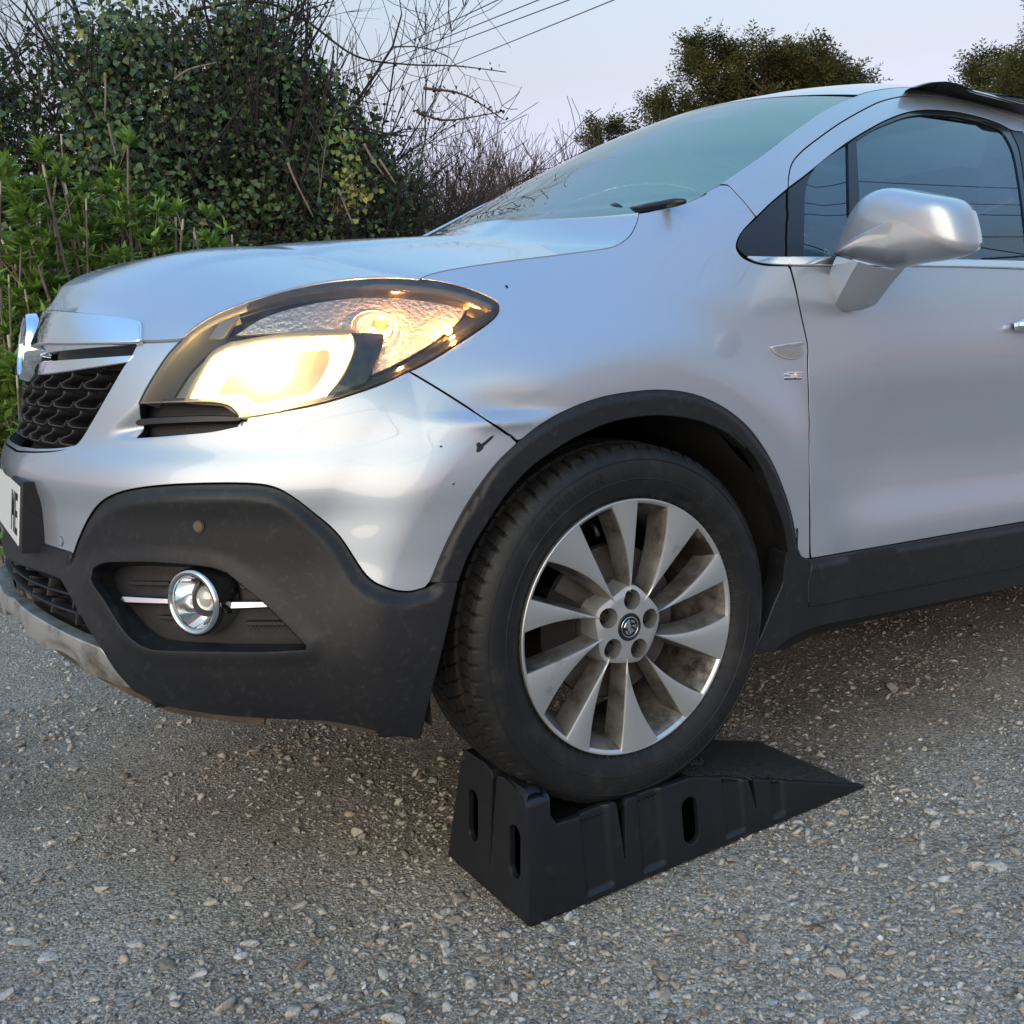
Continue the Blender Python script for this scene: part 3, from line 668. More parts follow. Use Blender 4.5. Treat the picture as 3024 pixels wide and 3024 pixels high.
for a, b in (((85, 775), (85, 690)), ((175, 830), (175, 770)), ((195, 920), (195, 840)), ((290, 890), (280, 780)), ((310, 985), (300, 895)), ((430, 960), (425, 880)), ((450, 1055), (440, 960)), ((105, 860), (105, 790)), ((160, 740), (160, 715))):
    pa, pb = sz_at([c3(*a), c3(*b)], -.014); s_ = (pa[0] + pb[0]) / 2; z_ = np.linspace(pa[1], pb[1], 6); V = []
    for o, ds in ((-.04, -.002), (-.012, -.002), (-.010, 0), (-.012, .002), (-.04, .002)): V.append(shell(s_ + ds + 0 * z_, z_, o + 0 * z_))
    car_ob('grille_post', np.stack(V, 1).reshape(-1, 3), grid_faces(6, 5), M['plastic'], lgr)
sz_sb = px(T(c3, (775, 1410), (700, 1392), (600, 1356), (500, 1318), (400, 1268), (300, 1200), (200, 1128), (110, 1045), (50, 965))); ZKB = float(sz_sb[-1, 1]) - .03
skid_half = np.concatenate([cen(ZL2 - .002), sz_kt[::-1], px(T(c3, (598, 1195), (640, 1250), (700, 1320), (775, 1410)))[1:], sz_sb[1:], cen(ZKB)])
sk_line = to_q(px(T(c3, (90, 930), (200, 1025), (350, 1110), (590, 1225))))
def skid_disp(S, Z):
    o = np.zeros_like(S); P = np.stack([wq(np.abs(S)), Z], -1)
    for cx_, cy_ in ((110, 1060), (360, 1215)):
        k = to_q(sz_at([c3(cx_, cy_)]))[0]; o -= .014 * np.exp(-(((P[:, 0] - k[0]) / .045) ** 4) - ((P[:, 1] - k[1] + .01) / .028) ** 4)
    return o
panel('skid_plate', M['dirty_silver'], car, sym(skid_half), off=.006, disp=skid_disp, res=.008, thick=.03, bevel=.004)
val_half = np.concatenate([cen(ZKB - .001), sz_sb[::-1], px(T(c3, (775, 1410), (900, 1472), (1050, 1515), (1300, 1552), (1600, 1572), (1900, 1585)), T(cD, (632, 1358), (700, 1370), (714, 1384)))[1:],
    px(T(cD, (714, 1386), (690, 1386), (600, 1367), (500, 1352)), T(c3, (1500, 1640), (1270, 1612), (1130, 1592), (1000, 1570), (850, 1515), (700, 1445), (560, 1370), (480, 1325)))[1:]])
val_half = val_half[val_half[:, 0] > .2]
panel('valance', M['mud'], car, val_half, off=-.004, res=.010, thick=.03, gap=0)

# --- grille, chrome wing and badge
gop = np.concatenate([px(T(c9, (1560, 635), (1480, 800), (1400, 905), (1200, 1250), (1000, 1600), (900, 1755), (850, 1790))), sz_gl[1:], cen(GZB)])
ztop = float(sz_at([c9(1560, 600)])[0, 1])
gr_half = np.concatenate([cen(ztop), px(T(c9, (1500, 600), (1560, 635))), gop[1:]])
grille = panel('front_grille', M['dark'], car, sym(gr_half), off=-.05, res=.03, gap=-.003, thick=.01)
# chrome lip under the grille, a narrow band that follows the opening
gl_in = px(T(c9, (900, 1700), (860, 1740), (700, 1795), (450, 1815), (240, 1795))); gl_in = gl_in[gl_in[:, 0] > .03]
gl_half = np.concatenate([cen(float(gl_in[-1, 1])), gl_in[::-1], px(T(c9, (900, 1700), (900, 1755))), sz_gl, cen(GZB)])
panel('grille_lip', M['paint'], grille, sym(gl_half), off=-.001, disp=lambda S, Z: -.012 * sstep((Z - GZB - .004) / .04), res=.006, thick=.03)
# the U-shaped cells, in rows that close up towards the bottom
g_r = [(1320, 1000, 1090), (1200, 1190, 1310), (1080, 1400, 1510), (960, 1610, 1700)]
rows = [sz_at([c9(x, y)], -.006)[0] for x, y in ((1215, 1105), (1100, 1315), (1005, 1540), (880, 1710))]
colpx = [(1205, 920, 680, 480), (1100, 835, 605, 410), (1005, 765, 555, 370), (910, 700, 510, 345)]
stem_y = [(930, 970, 990, 1010), (1140, 1170, 1190, 1210), (1355, 1380, 1395, 1410), (1575, 1590, 1600, 1610)]
low_y = [(1105, 1135, 1160, 1185), (1320, 1350, 1370, 1385), (1535, 1560, 1575, 1585), (1740, 1755, 1770, 1780)]
cellmat = mat('grille_plastic', (.045, .045, .048), .35)
for ri in range(4):
    st = sz_at([c9(x, y) for x, y in zip(colpx[ri], stem_y[ri])], -.008); lo = sz_at([c9(x - 60, y) for x, y in zip(colpx[ri], low_y[ri])], -.008)
    pitch = [st[i, 0] - st[i + 1, 0] for i in range(3)]; p_ = float(np.mean(pitch)); zT = float(st[:, 1].mean()); zB = float(lo[:, 1].mean())
    s0 = float(st[0, 0]); ks = [s0 + p_ * k for k in (0,)] ; k = 0
    S_list = [s0 - p_ * k for k in range(0, int(2 * s0 / p_) + 3)]
    for sc_ in S_list:
        if sc_ < -s0 - p_ * 1.3: break
        w_ = p_; H_ = zT - zB
        # open bell: stem down, swelling out to a flat foot; offset a little so that the wall faces outwards
        prof = [(.02, 1.0), (.02, .90), (.0, .80), (-.10, .66), (-.30, .52), (-.44, .36), (-.47, .20), (-.42, .07), (-.32, .0), (.0, -.03), (.28, -.02), (.36, .06), (.42, .2), (.5, .4)]
        prof = smooth_path([prof], 4)
        V = []
        S_ = sc_ + (prof[:, 0] - .28) * w_ ; Z_ = zB + prof[:, 1] * H_
        t = np.gradient(np.stack([S_ * 1.3, Z_], -1), axis=0); t /= np.linalg.norm(t, axis=1, keepdims=True) + 1e-9
        for o, k_ in ((-.045, 0), (-.008, 0), (-.0055, .0009), (-.0075, .0022), (-.012, .0022), (-.045, .0014)):
            V.append(shell(S_ - t[:, 1] * k_ / 1.3, Z_ + t[:, 0] * k_, o + 0 * S_))
        car_ob('grille_cell', np.stack(V, 1).reshape(-1, 3), grid_faces(len(S_), 6), cellmat, grille)
    # clip nothing: cells past the opening hide behind the bumper edge
# chrome wing
def center_close(sz, ztop_, zbot_): return np.concatenate([cen(ztop_), sz, cen(zbot_)])
w_out = px(T(c9, (600, 292), (1000, 330), (1300, 366), (1500, 395)), T(c9, (1500, 395), (1580, 415), (1610, 450), (1613, 600)), T(c9, (1613, 600), (1560, 628), (1000, 636), (560, 636)))
wing = panel('chrome_wing', M['chrome'], grille, sym(center_close(w_out, float(w_out[0, 1]) + .004, float(w_out[-1, 1]) - .002)), off=.010, disp=None, res=.007, thick=.03, bevel=.006, gap=0)
w_low = px(T(c9, (500, 650), (1000, 648), (1570, 632)), T(c9, (1570, 632), (1560, 648)), T(c9, (1560, 648), (1000, 690), (560, 735)))
panel('wing_underside', M['chrome_dull'], grille, w_low, off=.004, res=.006, thick=.025, gap=0, bevel=.002)
panel('wing_recess', M['plastic'], grille, px(T(c9, (540, 735), (1000, 690), (1560, 648)), T(c9, (1560, 648), (1480, 785)), T(c9, (1480, 785), (1000, 830), (540, 860)), T(c9, (540, 860), (540, 735))), off=-.02, res=.012, thick=.01, gap=0)
panel('lower_chrome_strip', M['chrome'], grille, px(T(c9, (430, 880), (520, 850), (1000, 815), (1520, 780)), T(c9, (1520, 780), (1470, 835)), T(c9, (1470, 835), (1000, 905), (560, 970), (420, 970), (410, 930), (430, 880))), off=.002, res=.006, thick=.03, bevel=.004, gap=0)
# badge on the centreline: housing, ring and beast emblem
bn_ = np.array([-.985, 0, .17]); bn_ /= np.linalg.norm(bn_)
bC = onpc(np.array(c9(318, 665)), YC).ravel() + np.array([-.012, 0, 0]); badge = cone('badge', bC - bn_ * .03, bn_, [(.076, -.04), (.074, .0), (.068, .026), (.064, .030), (.060, .028), (.058, .022)], M['chrome'], grille)
cone('badge_field', bC - bn_ * .03, bn_, [(.059, .018), (.001, .020)], M['gloss_black'], badge)
def emblem(name, C, n, r, m, parent, thick=.003):
    n = np.asarray(n, float) / np.linalg.norm(n); u = -np.cross([0, 0, 1.], n); u /= np.linalg.norm(u); v = np.cross(u, n) * -1; v = np.cross(n, -u)
    if v[2] < 0: v = -v
    polys = [[(-.85, -.25), (-.55, .45), (-.1, .9), (.0, .55), (.12, .2), (.0, -.1), (-.2, -.45), (-.42, -.2), (-.55, .1), (-.7, -.1)],
             [(.05, .9), (.5, .75), (.8, .4), (.55, .45), (.3, .5), (.1, .62)], [(.18, .2), (.75, .1), (.9, -.15), (.85, -.5), (.6, -.2), (.35, .0)],
             [(.0, -.15), (.3, -.1), (.5, -.35), (.75, -.62), (.35, -.6), (.15, -.9), (-.1, -.75), (-.3, -.5)], [(-.7, -.45), (-.45, -.35), (-.3, -.7), (.0, -.95), (-.4, -.85)]]
    mb = MB()
    for p in polys:
        k = len(p); V = [C + (u * x + v * y) * r for x, y in p] + [C + (u * x + v * y) * r * .96 + n * thick for x, y in p]
        from mathutils.geometry import tessellate_polygon
        tr = tessellate_polygon([[Vector((x, y, 0)) for x, y in p]])
        mb.add(V, [tuple(k + i for i in t) for t in tr] + [(i, (i + 1) % k, k + (i + 1) % k, k + i) for i in range(k)])
    return mb.build(name, m, parent, car=True, smooth=False)
emblem('emblem', bC - bn_ * .012, bn_, .052, M['chrome'], badge, .004)

# --- number plate in its black holder
plN = np.array([-.985, .0, .10]); plN /= np.linalg.norm(plN); plU = np.cross([0, 1., 0], plN); plU = plU / np.linalg.norm(plU)
if plU[2] < 0: plU = -plU
plTR = onpc(np.array(c3(97, 262)), .617).ravel(); plBR = onpc(np.array(c3(113, 606)), .617).ravel(); plC = (plTR + plBR) / 2
def pbox(name, m, parent, y0, y1, h, d0, d1, c, bev=.003):
    V = []; 
    for dd, sh in ((d0, 0), (d1 - bev, 0), (d1, bev)):
        for y, zz in ((y0 + sh, -h + sh), (y1 - sh, -h + sh), (y1 - sh, h - sh), (y0 + sh, h - sh)):
            V.append(c + plU * zz + plN * dd + np.array([0, y - c[1], 0]))
    F = grid_faces(3, 4, True) + [(8, 9, 10, 11), (3, 2, 1, 0)]
    return car_ob(name, V, F, m, parent, smooth=False)
holder = pbox('plate_holder', M['plastic'], car, .597, 2 * YC - .597, .067, -.055, -.002, plC)
pl = pbox('number_plate', M['plate'], holder, .617, 2 * YC - .617, .0555, -.002, .0, plC, .001)
def letters(name, polys, m, parent, x0, hgt, ctr, off=.0006):
    mb = MB()
    for p in polys:
        V = [ctr + np.array([0, x0 + a - ctr[1], 0]) + plU * (b - .5) * hgt + plN * off for a, b in p]; mb.add(V, [tuple(range(len(p)))])
    return mb.build(name, m, parent, car=True, smooth=False)
st_ = .012
def plate_x(k): return k
def L_E(xr): return [[(xr + .046, 0), (xr + .046, 1), (xr + .034, 1), (xr + .034, 0)], [(xr + .034, .83), (xr + .034, 1), (xr, 1), (xr, .83)], [(xr + .034, .42), (xr + .034, .58), (xr + .004, .58), (xr + .004, .42)], [(xr + .034, 0), (xr + .034, .17), (xr, .17), (xr, 0)]]
def L_M(xr): return [[(xr + .05, 0), (xr + .05, 1), (xr + .038, 1), (xr + .038, 0)], [(xr + .012, 0), (xr + .012, 1), (xr, 1), (xr, 0)], [(xr + .05, 1), (xr + .036, 1), (xr + .019, .38), (xr + .031, .38)], [(xr + .0, 1), (xr + .014, 1), (xr + .031, .38), (xr + .019, .38)]]
letters('plate_letter', L_E(.633), M['plate_black'], pl, 0, .079, plC)
letters('plate_letter', L_M(.690), M['plate_black'], pl, 0, .079, plC)

# ------------------------------------------------------------------ wing, arch trims, door, sill
e_ws_low = T(c7, (1265, 690), (1400, 668), (1490, 640), (1580, 600)) + T(c6, (160, 692), (235, 650))
e_wing_pillar = T(c6, (235, 650), (285, 655), (330, 700), (390, 765), (440, 832))
e_tri_out = T(c6, (440, 832), (370, 905), (338, 960), (335, 1010), (380, 1062), (480, 1096), (622, 1102))
wing_out = np.concatenate([px(e_ws_low), px(e_wing_pillar)[1:], px(e_tri_out)[1:], px(e_door_shut)[1:], px(T(c8, (555, 1258), (530, 1256), (502, 1235), (490, 1205)))[1:], px(e_arch[::-1])[1:-1], px(e_shut_fb[::-1])[1:], px(e_lamp_rear)[1:], px(e_hood_shut)])
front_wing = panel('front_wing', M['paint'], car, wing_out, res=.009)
panel('wing_chip', chip, front_wing, px([c7(630, 1035), c7(642, 1036), c7(645, 1048), c7(635, 1046), c7(630, 1035)]), off=.0006, gap=0, thick=.0003, bevel=.0001, res=.003)
# arch lip in black plastic
in_front = T(c4, (135, 917), (180, 800), (250, 680), (330, 560), (420, 460), (520, 385), (620, 325), (750, 270), (880, 244), (1000, 243), (1120, 264))
in_rear = T(c4, (1120, 264), (1230, 312), (1310, 378)) + T(c8, (100, 520), (200, 622), (280, 742), (330, 870), (380, 1000), (410, 1100), (427, 1213))
arch_out = np.concatenate([px(e_arch_front[::-1]), px(e_arch)[1:-1], px(T(c8, (487, 1080), (490, 1206)))[0:], px(T(c8, (490, 1206), (427, 1213)))[1:], px((in_front + in_rear[1:])[::-1])[1:], px(T(c4, (135, 917), (30, 922)))[1:]])
arch_q = to_q(px(e_arch_front[::-1] + e_arch[1:]))
arch = panel('wheel_arch_trim', M['plastic'], car, arch_out, off=.008, disp=lambda S, Z: -.007 * (1 - sstep(dline(np.stack([wq(S), Z], -1), arch_q) / .013)), res=.007, thick=.030, bevel=.003, gap=.0006)
rear_piece = px(T(c8, (490, 1208), (500, 1238), (530, 1260), (557, 1264)), T(c8, (557, 1264), (551, 1400), (541, 1527)), T(c8, (541, 1527), (530, 1600), (515, 1662)), T(c8, (515, 1662), (430, 1706), (385, 1742), (345, 1772), (290, 1780), (236, 1786)), T(c8, (236, 1786), (300, 1650), (350, 1520), (400, 1400), (412, 1300), (427, 1213)), T(c8, (427, 1213), (490, 1208)))
panel('arch_lower_trim', M['plastic'], car, rear_piece, off=.007, res=.009, thick=.05, bevel=.004, gap=.0006)
# door skin
XB = 1.33
sz_sh = px(e_door_shut); sz_belt = px(T(c6, (628, 1102), (1000, 1103), (1500, 1108), (1932, 1120)))
sB_ = 1 + (XB - (-.70 + .78)); 
def s_of(x, z):
    lo, hi = .2, 4.5
    for _ in range(40):
        m_ = (lo + hi) / 2
        if shell(m_, z)[0] < x: lo = m_
        else: hi = m_
    return (lo + hi) / 2
sz_cl = px(T(c8, (569, 1256), (1000, 1182), (1400, 1112), (1785, 1046)))
slope = (sz_cl[-1, 1] - sz_cl[len(sz_cl) // 2, 1]) / (sz_cl[-1, 0] - sz_cl[len(sz_cl) // 2, 0])
def ext(sz, x, sl=None):
    a, b = sz[len(sz) // 2], sz[-1]; sl = (b[1] - a[1]) / (b[0] - a[0]) if sl is None else sl; s = s_of(x, b[1]); return np.array([[s, b[1] + (s - b[0]) * sl]])
door_out = np.concatenate([sz_belt, ext(sz_belt, XB), ext(sz_cl, XB), sz_cl[::-1], sz_sh[::-1][1:-1]])
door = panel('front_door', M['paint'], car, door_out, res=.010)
sz_ct = px(T(c8, (569, 1264), (1000, 1190), (1400, 1120), (1785, 1055))); sz_cb = px(T(c8, (547, 1521), (1000, 1434), (1400, 1357), (1785, 1285)))
panel('door_cladding', M['plastic'], door, np.concatenate([sz_ct, ext(sz_ct, XB), ext(sz_cb, XB), sz_cb[::-1]]), off=.011, res=.012, thick=.03, bevel=.006, gap=.001,
      disp=lambda S, Z: -.008 * (1 - sstep(dline(np.stack([wq(S), Z], -1), to_q(sz_ct)) / .014)))
sz_rt = px(T(c8, (541, 1530), (1000, 1441), (1400, 1364), (1785, 1292))); sz_rb = px(T(c8, (515, 1664), (600, 1634), (700, 1612), (1000, 1555), (1400, 1475), (1785, 1396)))
panel('sill_trim', M['plastic'], car, np.concatenate([sz_rt, ext(sz_rt, 2.07), ext(sz_rb, 2.07), sz_rb[::-1]]), off=.004, res=.012, thick=.06, bevel=.006, gap=.0)
# chrome waist strip
ct = px(T(c6, (390, 1055), (500, 1058), (620, 1059))); cbm = px(T(c6, (390, 1058), (440, 1080), (520, 1093), (620, 1098)))
panel('waist_strip', M['chrome'], front_wing, np.concatenate([ct, cbm[::-1][0:]]), off=.004, gap=0, res=.006, thick=.01, bevel=.002)
ct = px(T(c6, (624, 1059), (1000, 1063), (1500, 1072), (1932, 1083))); cbm = px(T(c6, (624, 1098), (1000, 1100), (1500, 1106), (1932, 1116)))
panel('waist_strip', M['chrome'], door, np.concatenate([ct, ext(ct, XB), ext(cbm, XB), cbm[::-1]]), off=.005, gap=0, res=.008, thick=.012, bevel=.003)
# window frame and pillars
e_gap = T(c6, (618, 672), (622, 600), (642, 528), (690, 470), (760, 412), (900, 312), (1050, 226), (1150, 182), (1280, 156), (1400, 157), (1550, 178), (1700, 217), (1850, 270), (1932, 300))
e_frin = T(c6, (618, 672), (700, 612), (770, 556), (880, 468), (1000, 385), (1150, 300), (1280, 250), (1400, 234), (1550, 244), (1700, 277), (1800, 312), (1870, 348), (1932, 357))
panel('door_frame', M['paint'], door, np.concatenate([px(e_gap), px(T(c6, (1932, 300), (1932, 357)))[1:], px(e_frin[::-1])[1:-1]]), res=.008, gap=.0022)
e_glass_top = T(c6, (1006, 398), (1080, 350), (1150, 316), (1280, 268), (1400, 255), (1550, 265), (1700, 300), (1790, 335), (1835, 375), (1880, 470), (1910, 620), (1938, 820), (1965, 1087))
seal_out = np.concatenate([px(T(c6, (1003, 386), (1150, 302), (1280, 252), (1400, 236), (1550, 246), (1700, 279), (1800, 315), (1862, 350), (1905, 450), (1935, 620), (1962, 820), (1985, 1086))), px(T(c6, (1985, 1086), (1962, 1086)))[1:], px(e_glass_top[::-1])[1:]])
panel('window_seal', M['gloss_black'], door, seal_out, off=-.003, gap=0, res=.008, thick=.015)
panel('door_window', M['glass'], door, np.concatenate([px(e_glass_top), px(T(c6, (1965, 1087), (1500, 1075), (1027, 1063)))[1:], px(T(c6, (1027, 1063), (1020, 760), (1006, 398)))[1:-1]]), off=-.007, gap=-.002, res=.02, thick=.004, bevel=.001)
panel('quarter_window', M['glass'], door, px(T(c6, (955, 430), (900, 460), (820, 517), (775, 565), (740, 625), (720, 700), (714, 800), (710, 1052)), T(c6, (710, 1052), (968, 1060)), T(c6, (968, 1060), (966, 860), (955, 430))), off=-.007, gap=-.002, res=.02, thick=.004, bevel=.001)
panel('window_divider', M['satin_black'], door, px(T(c6, (956, 424), (1000, 390)), T(c6, (1000, 390), (1020, 760), (1026, 1060)), T(c6, (1026, 1060), (967, 1060)), T(c6, (967, 1060), (966, 860), (956, 424))), off=-.002, gap=0, res=.008)
panel('mirror_trim', M['satin_black'], door, px(T(c6, (620, 676), (700, 616), (765, 566)), T(c6, (765, 566), (735, 620), (718, 690), (712, 800), (708, 1054)), T(c6, (708, 1054), (614, 1054)), T(c6, (614, 1054), (620, 676))), off=-.001, gap=.0008, res=.01)
panel('corner_trim', M['satin_black'], front_wing, px(T(c6, (609, 684), (520, 757), (440, 838)), T(c6, (440, 838), (370, 905), (342, 960), (340, 1005), (386, 1052)), T(c6, (386, 1052), (604, 1054)), T(c6, (604, 1054), (609, 684))), off=-.001, gap=.0015, res=.01)
panel('centre_pillar_trim', M['satin_black'], door, px(T(c6, (1864, 352), (1932, 362), (2000, 385)), T(c6, (2000, 385), (2050, 600), (2085, 850), (2100, 1088)), T(c6, (2100, 1088), (1988, 1086)), T(c6, (1988, 1086), (1962, 820), (1938, 620), (1908, 450), (1864, 352))), off=-.001, gap=0, res=.012)
# door details
disc = None
for q, m_, nm in ((T(c6, (1880, 1432), (1890, 1415), (1932, 1408)), M['chrome'], 'door_handle'),):
    hs = sz_at([c6(1885, 1440)], .01)[0]; a = shell(hs[0] + .0, hs[1], np.array(.002)); mb = MB()
    pts = [shell(hs[0] + t * .19, hs[1] + .004 * math.sin(t * 3), np.array(.006 + .032 * math.sin(math.pi * min(1, max(0, t * 1.0))) ** .5)) for t in np.linspace(0, 1, 14)]
    mb.tube(pts, [.011] + [.0145] * 12 + [.011], 10); mb.build('door_handle', M['chrome'], door, car=True)
    gring('handle_recess', shell(hs[0] + .09, hs[1], np.array(-.001)), shell_n(hs[0] + .09, hs[1]), .036, .004, M['paint'], door)
# roof side / A pillar up to the roof line
e_pillar_ws = T(c6, (235, 650), (330, 587), (480, 482), (620, 374), (780, 262), (900, 196), (1010, 150))
e_roof_side = T(c6, (1010, 150), (1060, 134), (1150, 118), (1250, 109), (1392, 112)), T(c6, (1392, 112), (1412, 136), (1500, 152), (1650, 184), (1800, 225), (1932, 262))
SZ_PW = px(e_pillar_ws)
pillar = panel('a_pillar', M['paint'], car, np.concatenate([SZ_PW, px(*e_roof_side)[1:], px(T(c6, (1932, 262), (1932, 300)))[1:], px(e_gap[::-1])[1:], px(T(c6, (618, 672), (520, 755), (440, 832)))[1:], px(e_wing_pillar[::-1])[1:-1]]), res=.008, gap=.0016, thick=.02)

# ------------------------------------------------------------------ bonnet (Coons patch from the traced edges)
def sh3(sz, off=0.0): return shell(sz[:, 0], sz[:, 1], off + np.zeros(len(sz)))
def arc_resample(P, n):
    L = np.concatenate([[0], np.cumsum(np.linalg.norm(np.diff(P, axis=0), axis=1))]); t = np.linspace(0, L[-1], n)
    return np.stack([np.interp(t, L, P[:, k]) for k in range(3)], -1)
lip = px(T(c1, (420, 431), (550, 443), (700, 467), (765, 485), (795, 497)), T(c1, (795, 497), (806, 520), (808, 586)), T(c1, (808, 586), (900, 586), (1040, 577)))
lip = np.concatenate([cen(float(lip[0, 1]) + .006), lip])
F3 = arc_resample(sh3(lip, .001), 61)
side_px = np.concatenate([px(T(c1, (1040, 577)) + e_lamp_top[::-1][1:]), px(e_hood_shut)[1:]])
B3 = sh3(side_px, 0.0); nB = 111; B3 = arc_resample(B3, nB)
HC = B3[-1]                                               # hood corner near the wiper
Cx = np.array([F3[0, 0], -.835, -.81, -.76, -.68, -.55, -.35, -.15, -.03]); Cz = np.array([F3[0, 2], F3[0, 2] + .026, .667, .693, .717, .741, .758, .768, .770])
C3 = np.stack([np.linspace(0, 1, 200) ** 1.5 * (Cx[-1] - Cx[0]) + Cx[0], np.full(200, YC), np.zeros(200)], -1); C3[:, 2] = pchip(C3[:, 0], Cx, Cz); C3 = arc_resample(C3, nB)
tt = np.linspace(0, 1, 61)
R3 = np.stack([C3[-1, 0] + (HC[0] - C3[-1, 0]) * tt ** 2.0, YC + (HC[1] - YC) * tt, HC[2] + (C3[-1, 2] - HC[2]) * (1 - tt ** 2.3)], -1)
F0 = F3[0] + (F3[-1] - F3[0]) * tt[:, None]; F0[:, 0] = F3[0, 0] + (F3[-1, 0] - F3[0, 0]) * tt ** 2.2; F0[:, 2] = F3[0, 2] + (F3[-1, 2] - F3[0, 2]) * tt ** 1.5
NB = np.zeros((nB, 61, 3)); tv = np.linspace(0, 1, nB)
# arc-length stations along the bonnet are denser at the nose
for i in range(nB):
    t = tv[i]; c_, b_ = C3[i], B3[i]
    base = c_ + (b_ - c_) * tt[:, None]
    crown = (F0 - (F0[0] + (F0[-1] - F0[0]) * tt[:, None])) * (1 - t) ** 2 + (R3 - (R3[0] + (R3[-1] - R3[0]) * tt[:, None])) * (1 - (1 - t) ** 2)
    resid = (F3 - F0) * math.exp(-(t / .035) ** 1.3)
    P = base + crown + resid
    # fuller shoulder and the swage line over the lamp
    P[:, 2] += .024 * np.sin(math.pi * tt) ** 2 * sstep(t / .25) * (1 - .3 * t)
    sw = .60 - .06 * t; P[:, 2] += .007 * sstep((t - .12) / .2) * (1 - sstep((tt - sw) / .07)) * sstep((tt - .1) / .35)
    NB[i] = P
full = np.concatenate([NB[:, ::-1], (NB * [1, -1, 1] + [0, 2 * YC, 0])[:, 1:]], 1)
nV, nU = full.shape[:2]
V = full.reshape(-1, 3); Fq = grid_faces(nV, nU)
def rim_idx():
    t = list(range(nU)); r = [i * nU + nU - 1 for i in range(1, nV)]; b = [(nV - 1) * nU + j for j in range(nU - 2, -1, -1)]; l = [i * nU for i in range(nV - 2, 0, -1)]; return t + r + b + l
ri_ = rim_idx(); cc = V.mean(0); V2 = [V]; n0 = len(V)
low = V[ri_] * [1, 1, 1]; dirc = (cc - low) * [1, 1, 0]; dirc /= np.linalg.norm(dirc, axis=1, keepdims=True)
V2.append(low + dirc * .001 + [0, 0, -.004]); V2.append(low + dirc * .012 + [0, 0, -.022]); k = len(ri_)
Fq += [(ri_[i], ri_[(i + 1) % k], n0 + (i + 1) % k, n0 + i) for i in range(k)] + [(n0 + i, n0 + (i + 1) % k, n0 + k + (i + 1) % k, n0 + k + i) for i in range(k)]
Vb = np.concatenate(V2); a_, b_, c_ = Vb[Fq[nU * 40 + 30][0]], Vb[Fq[nU * 40 + 30][1]], Vb[Fq[nU * 40 + 30][2]]
if np.cross(b_ - a_, c_ - a_)[2] < 0: Fq = [f[::-1] for f in Fq]
bonnet = car_ob('bonnet', Vb, Fq, M['paint'], car, sharp=55)
mesh_ob_fill = MB()

# ------------------------------------------------------------------ windscreen, cowl, roof
WSL = sh3(px(T(c7, (1490, 640), (1580, 600)) + T(c6, (160, 692), (235, 650)) + e_pillar_ws[1:]), -.004)
WSL = arc_resample(WSL, 40); n_ = 41; tt2 = np.linspace(-1, 1, n_); G = np.zeros((40, n_, 3))
for i in range(40):
    t = i / 39; a = WSL[i]
    bx, bz = -.125 + .04 * t, .020 + .040 * t
    G[i, :, 0] = a[0] + bx * (1 - np.abs(tt2) ** 2.2); G[i, :, 1] = YC - (YC - a[1]) * -tt2 * -1; G[i, :, 2] = a[2] + bz * (1 - np.abs(tt2) ** 2.2)
ext0 = G[0:1].copy(); ext0[:, :, 0] -= .10; ext0[:, :, 2] -= .055
ws = car_ob('windscreen', np.concatenate([ext0, G]).reshape(-1, 3), grid_faces(41, n_), M['screen'], car)
# black screen border printed along the top and the sides
far_edge = G[:, -1]; near_edge = G[:, 0]
if near_edge[0, 1] > far_edge[0, 1]: near_edge, far_edge = far_edge, near_edge
cowl_mb = MB()
cw = [np.array([R3[j, 0] + .012, y_, R3[j, 2] - .022]) for j, y_ in ((j, R3[j, 1]) for j in range(0, 61, 4))]
L_ = [p for p in cw]; Lb = [np.array([p[0] + .12, p[1], p[2] - .02]) for p in cw]
Vc = np.array([v for a, b in zip(L_, Lb) for v in (a, b)]); Vc2 = Vc * [1, -1, 1] + [0, 2 * YC, 0]
car_ob('cowl_panel', np.concatenate([Vc, Vc2]), grid_faces(16, 2) + [tuple(i + 32 for i in f) for f in grid_faces(16, 2)], M['plastic'], car)
fp = WSL * [1, -1, 1] + [0, 2 * YC, 0]; V = []
for i in range(40):
    for dy, hh in ((-.050, .000), (-.040, .020), (-.012, .030), (.012, .024), (.03, .0)): V.append(fp[i] + np.array([-.55, 0, .83]) * hh + [0, dy, 0])
car_ob('a_pillar_cover', V, grid_faces(40, 5), M['paint'], car)
# wiper: arm spindle cover and blade at the foot of the screen
def onws(p, y): return onpc(np.array(p, float), y).ravel()
wp = [onws(c7(1045, 700), .47), onws(c7(1095, 682), .40), onws(c7(1155, 664), .33), onws(c7(1185, 672), .29)]
MB().tube(wp, [.004, .009, .011, .006], 8).build('wiper_arm', M['satin_black'], car, car=True)
wp = [onws(c7(1190, 684), .30), onws(c7(1300, 666), .20), onws(c7(1430, 642), .12), onws(c7(1485, 636), .09)]
MB().tube(wp, [.006, .009, .009, .005], 8).build('wiper_arm', M['satin_black'], car, car=True)
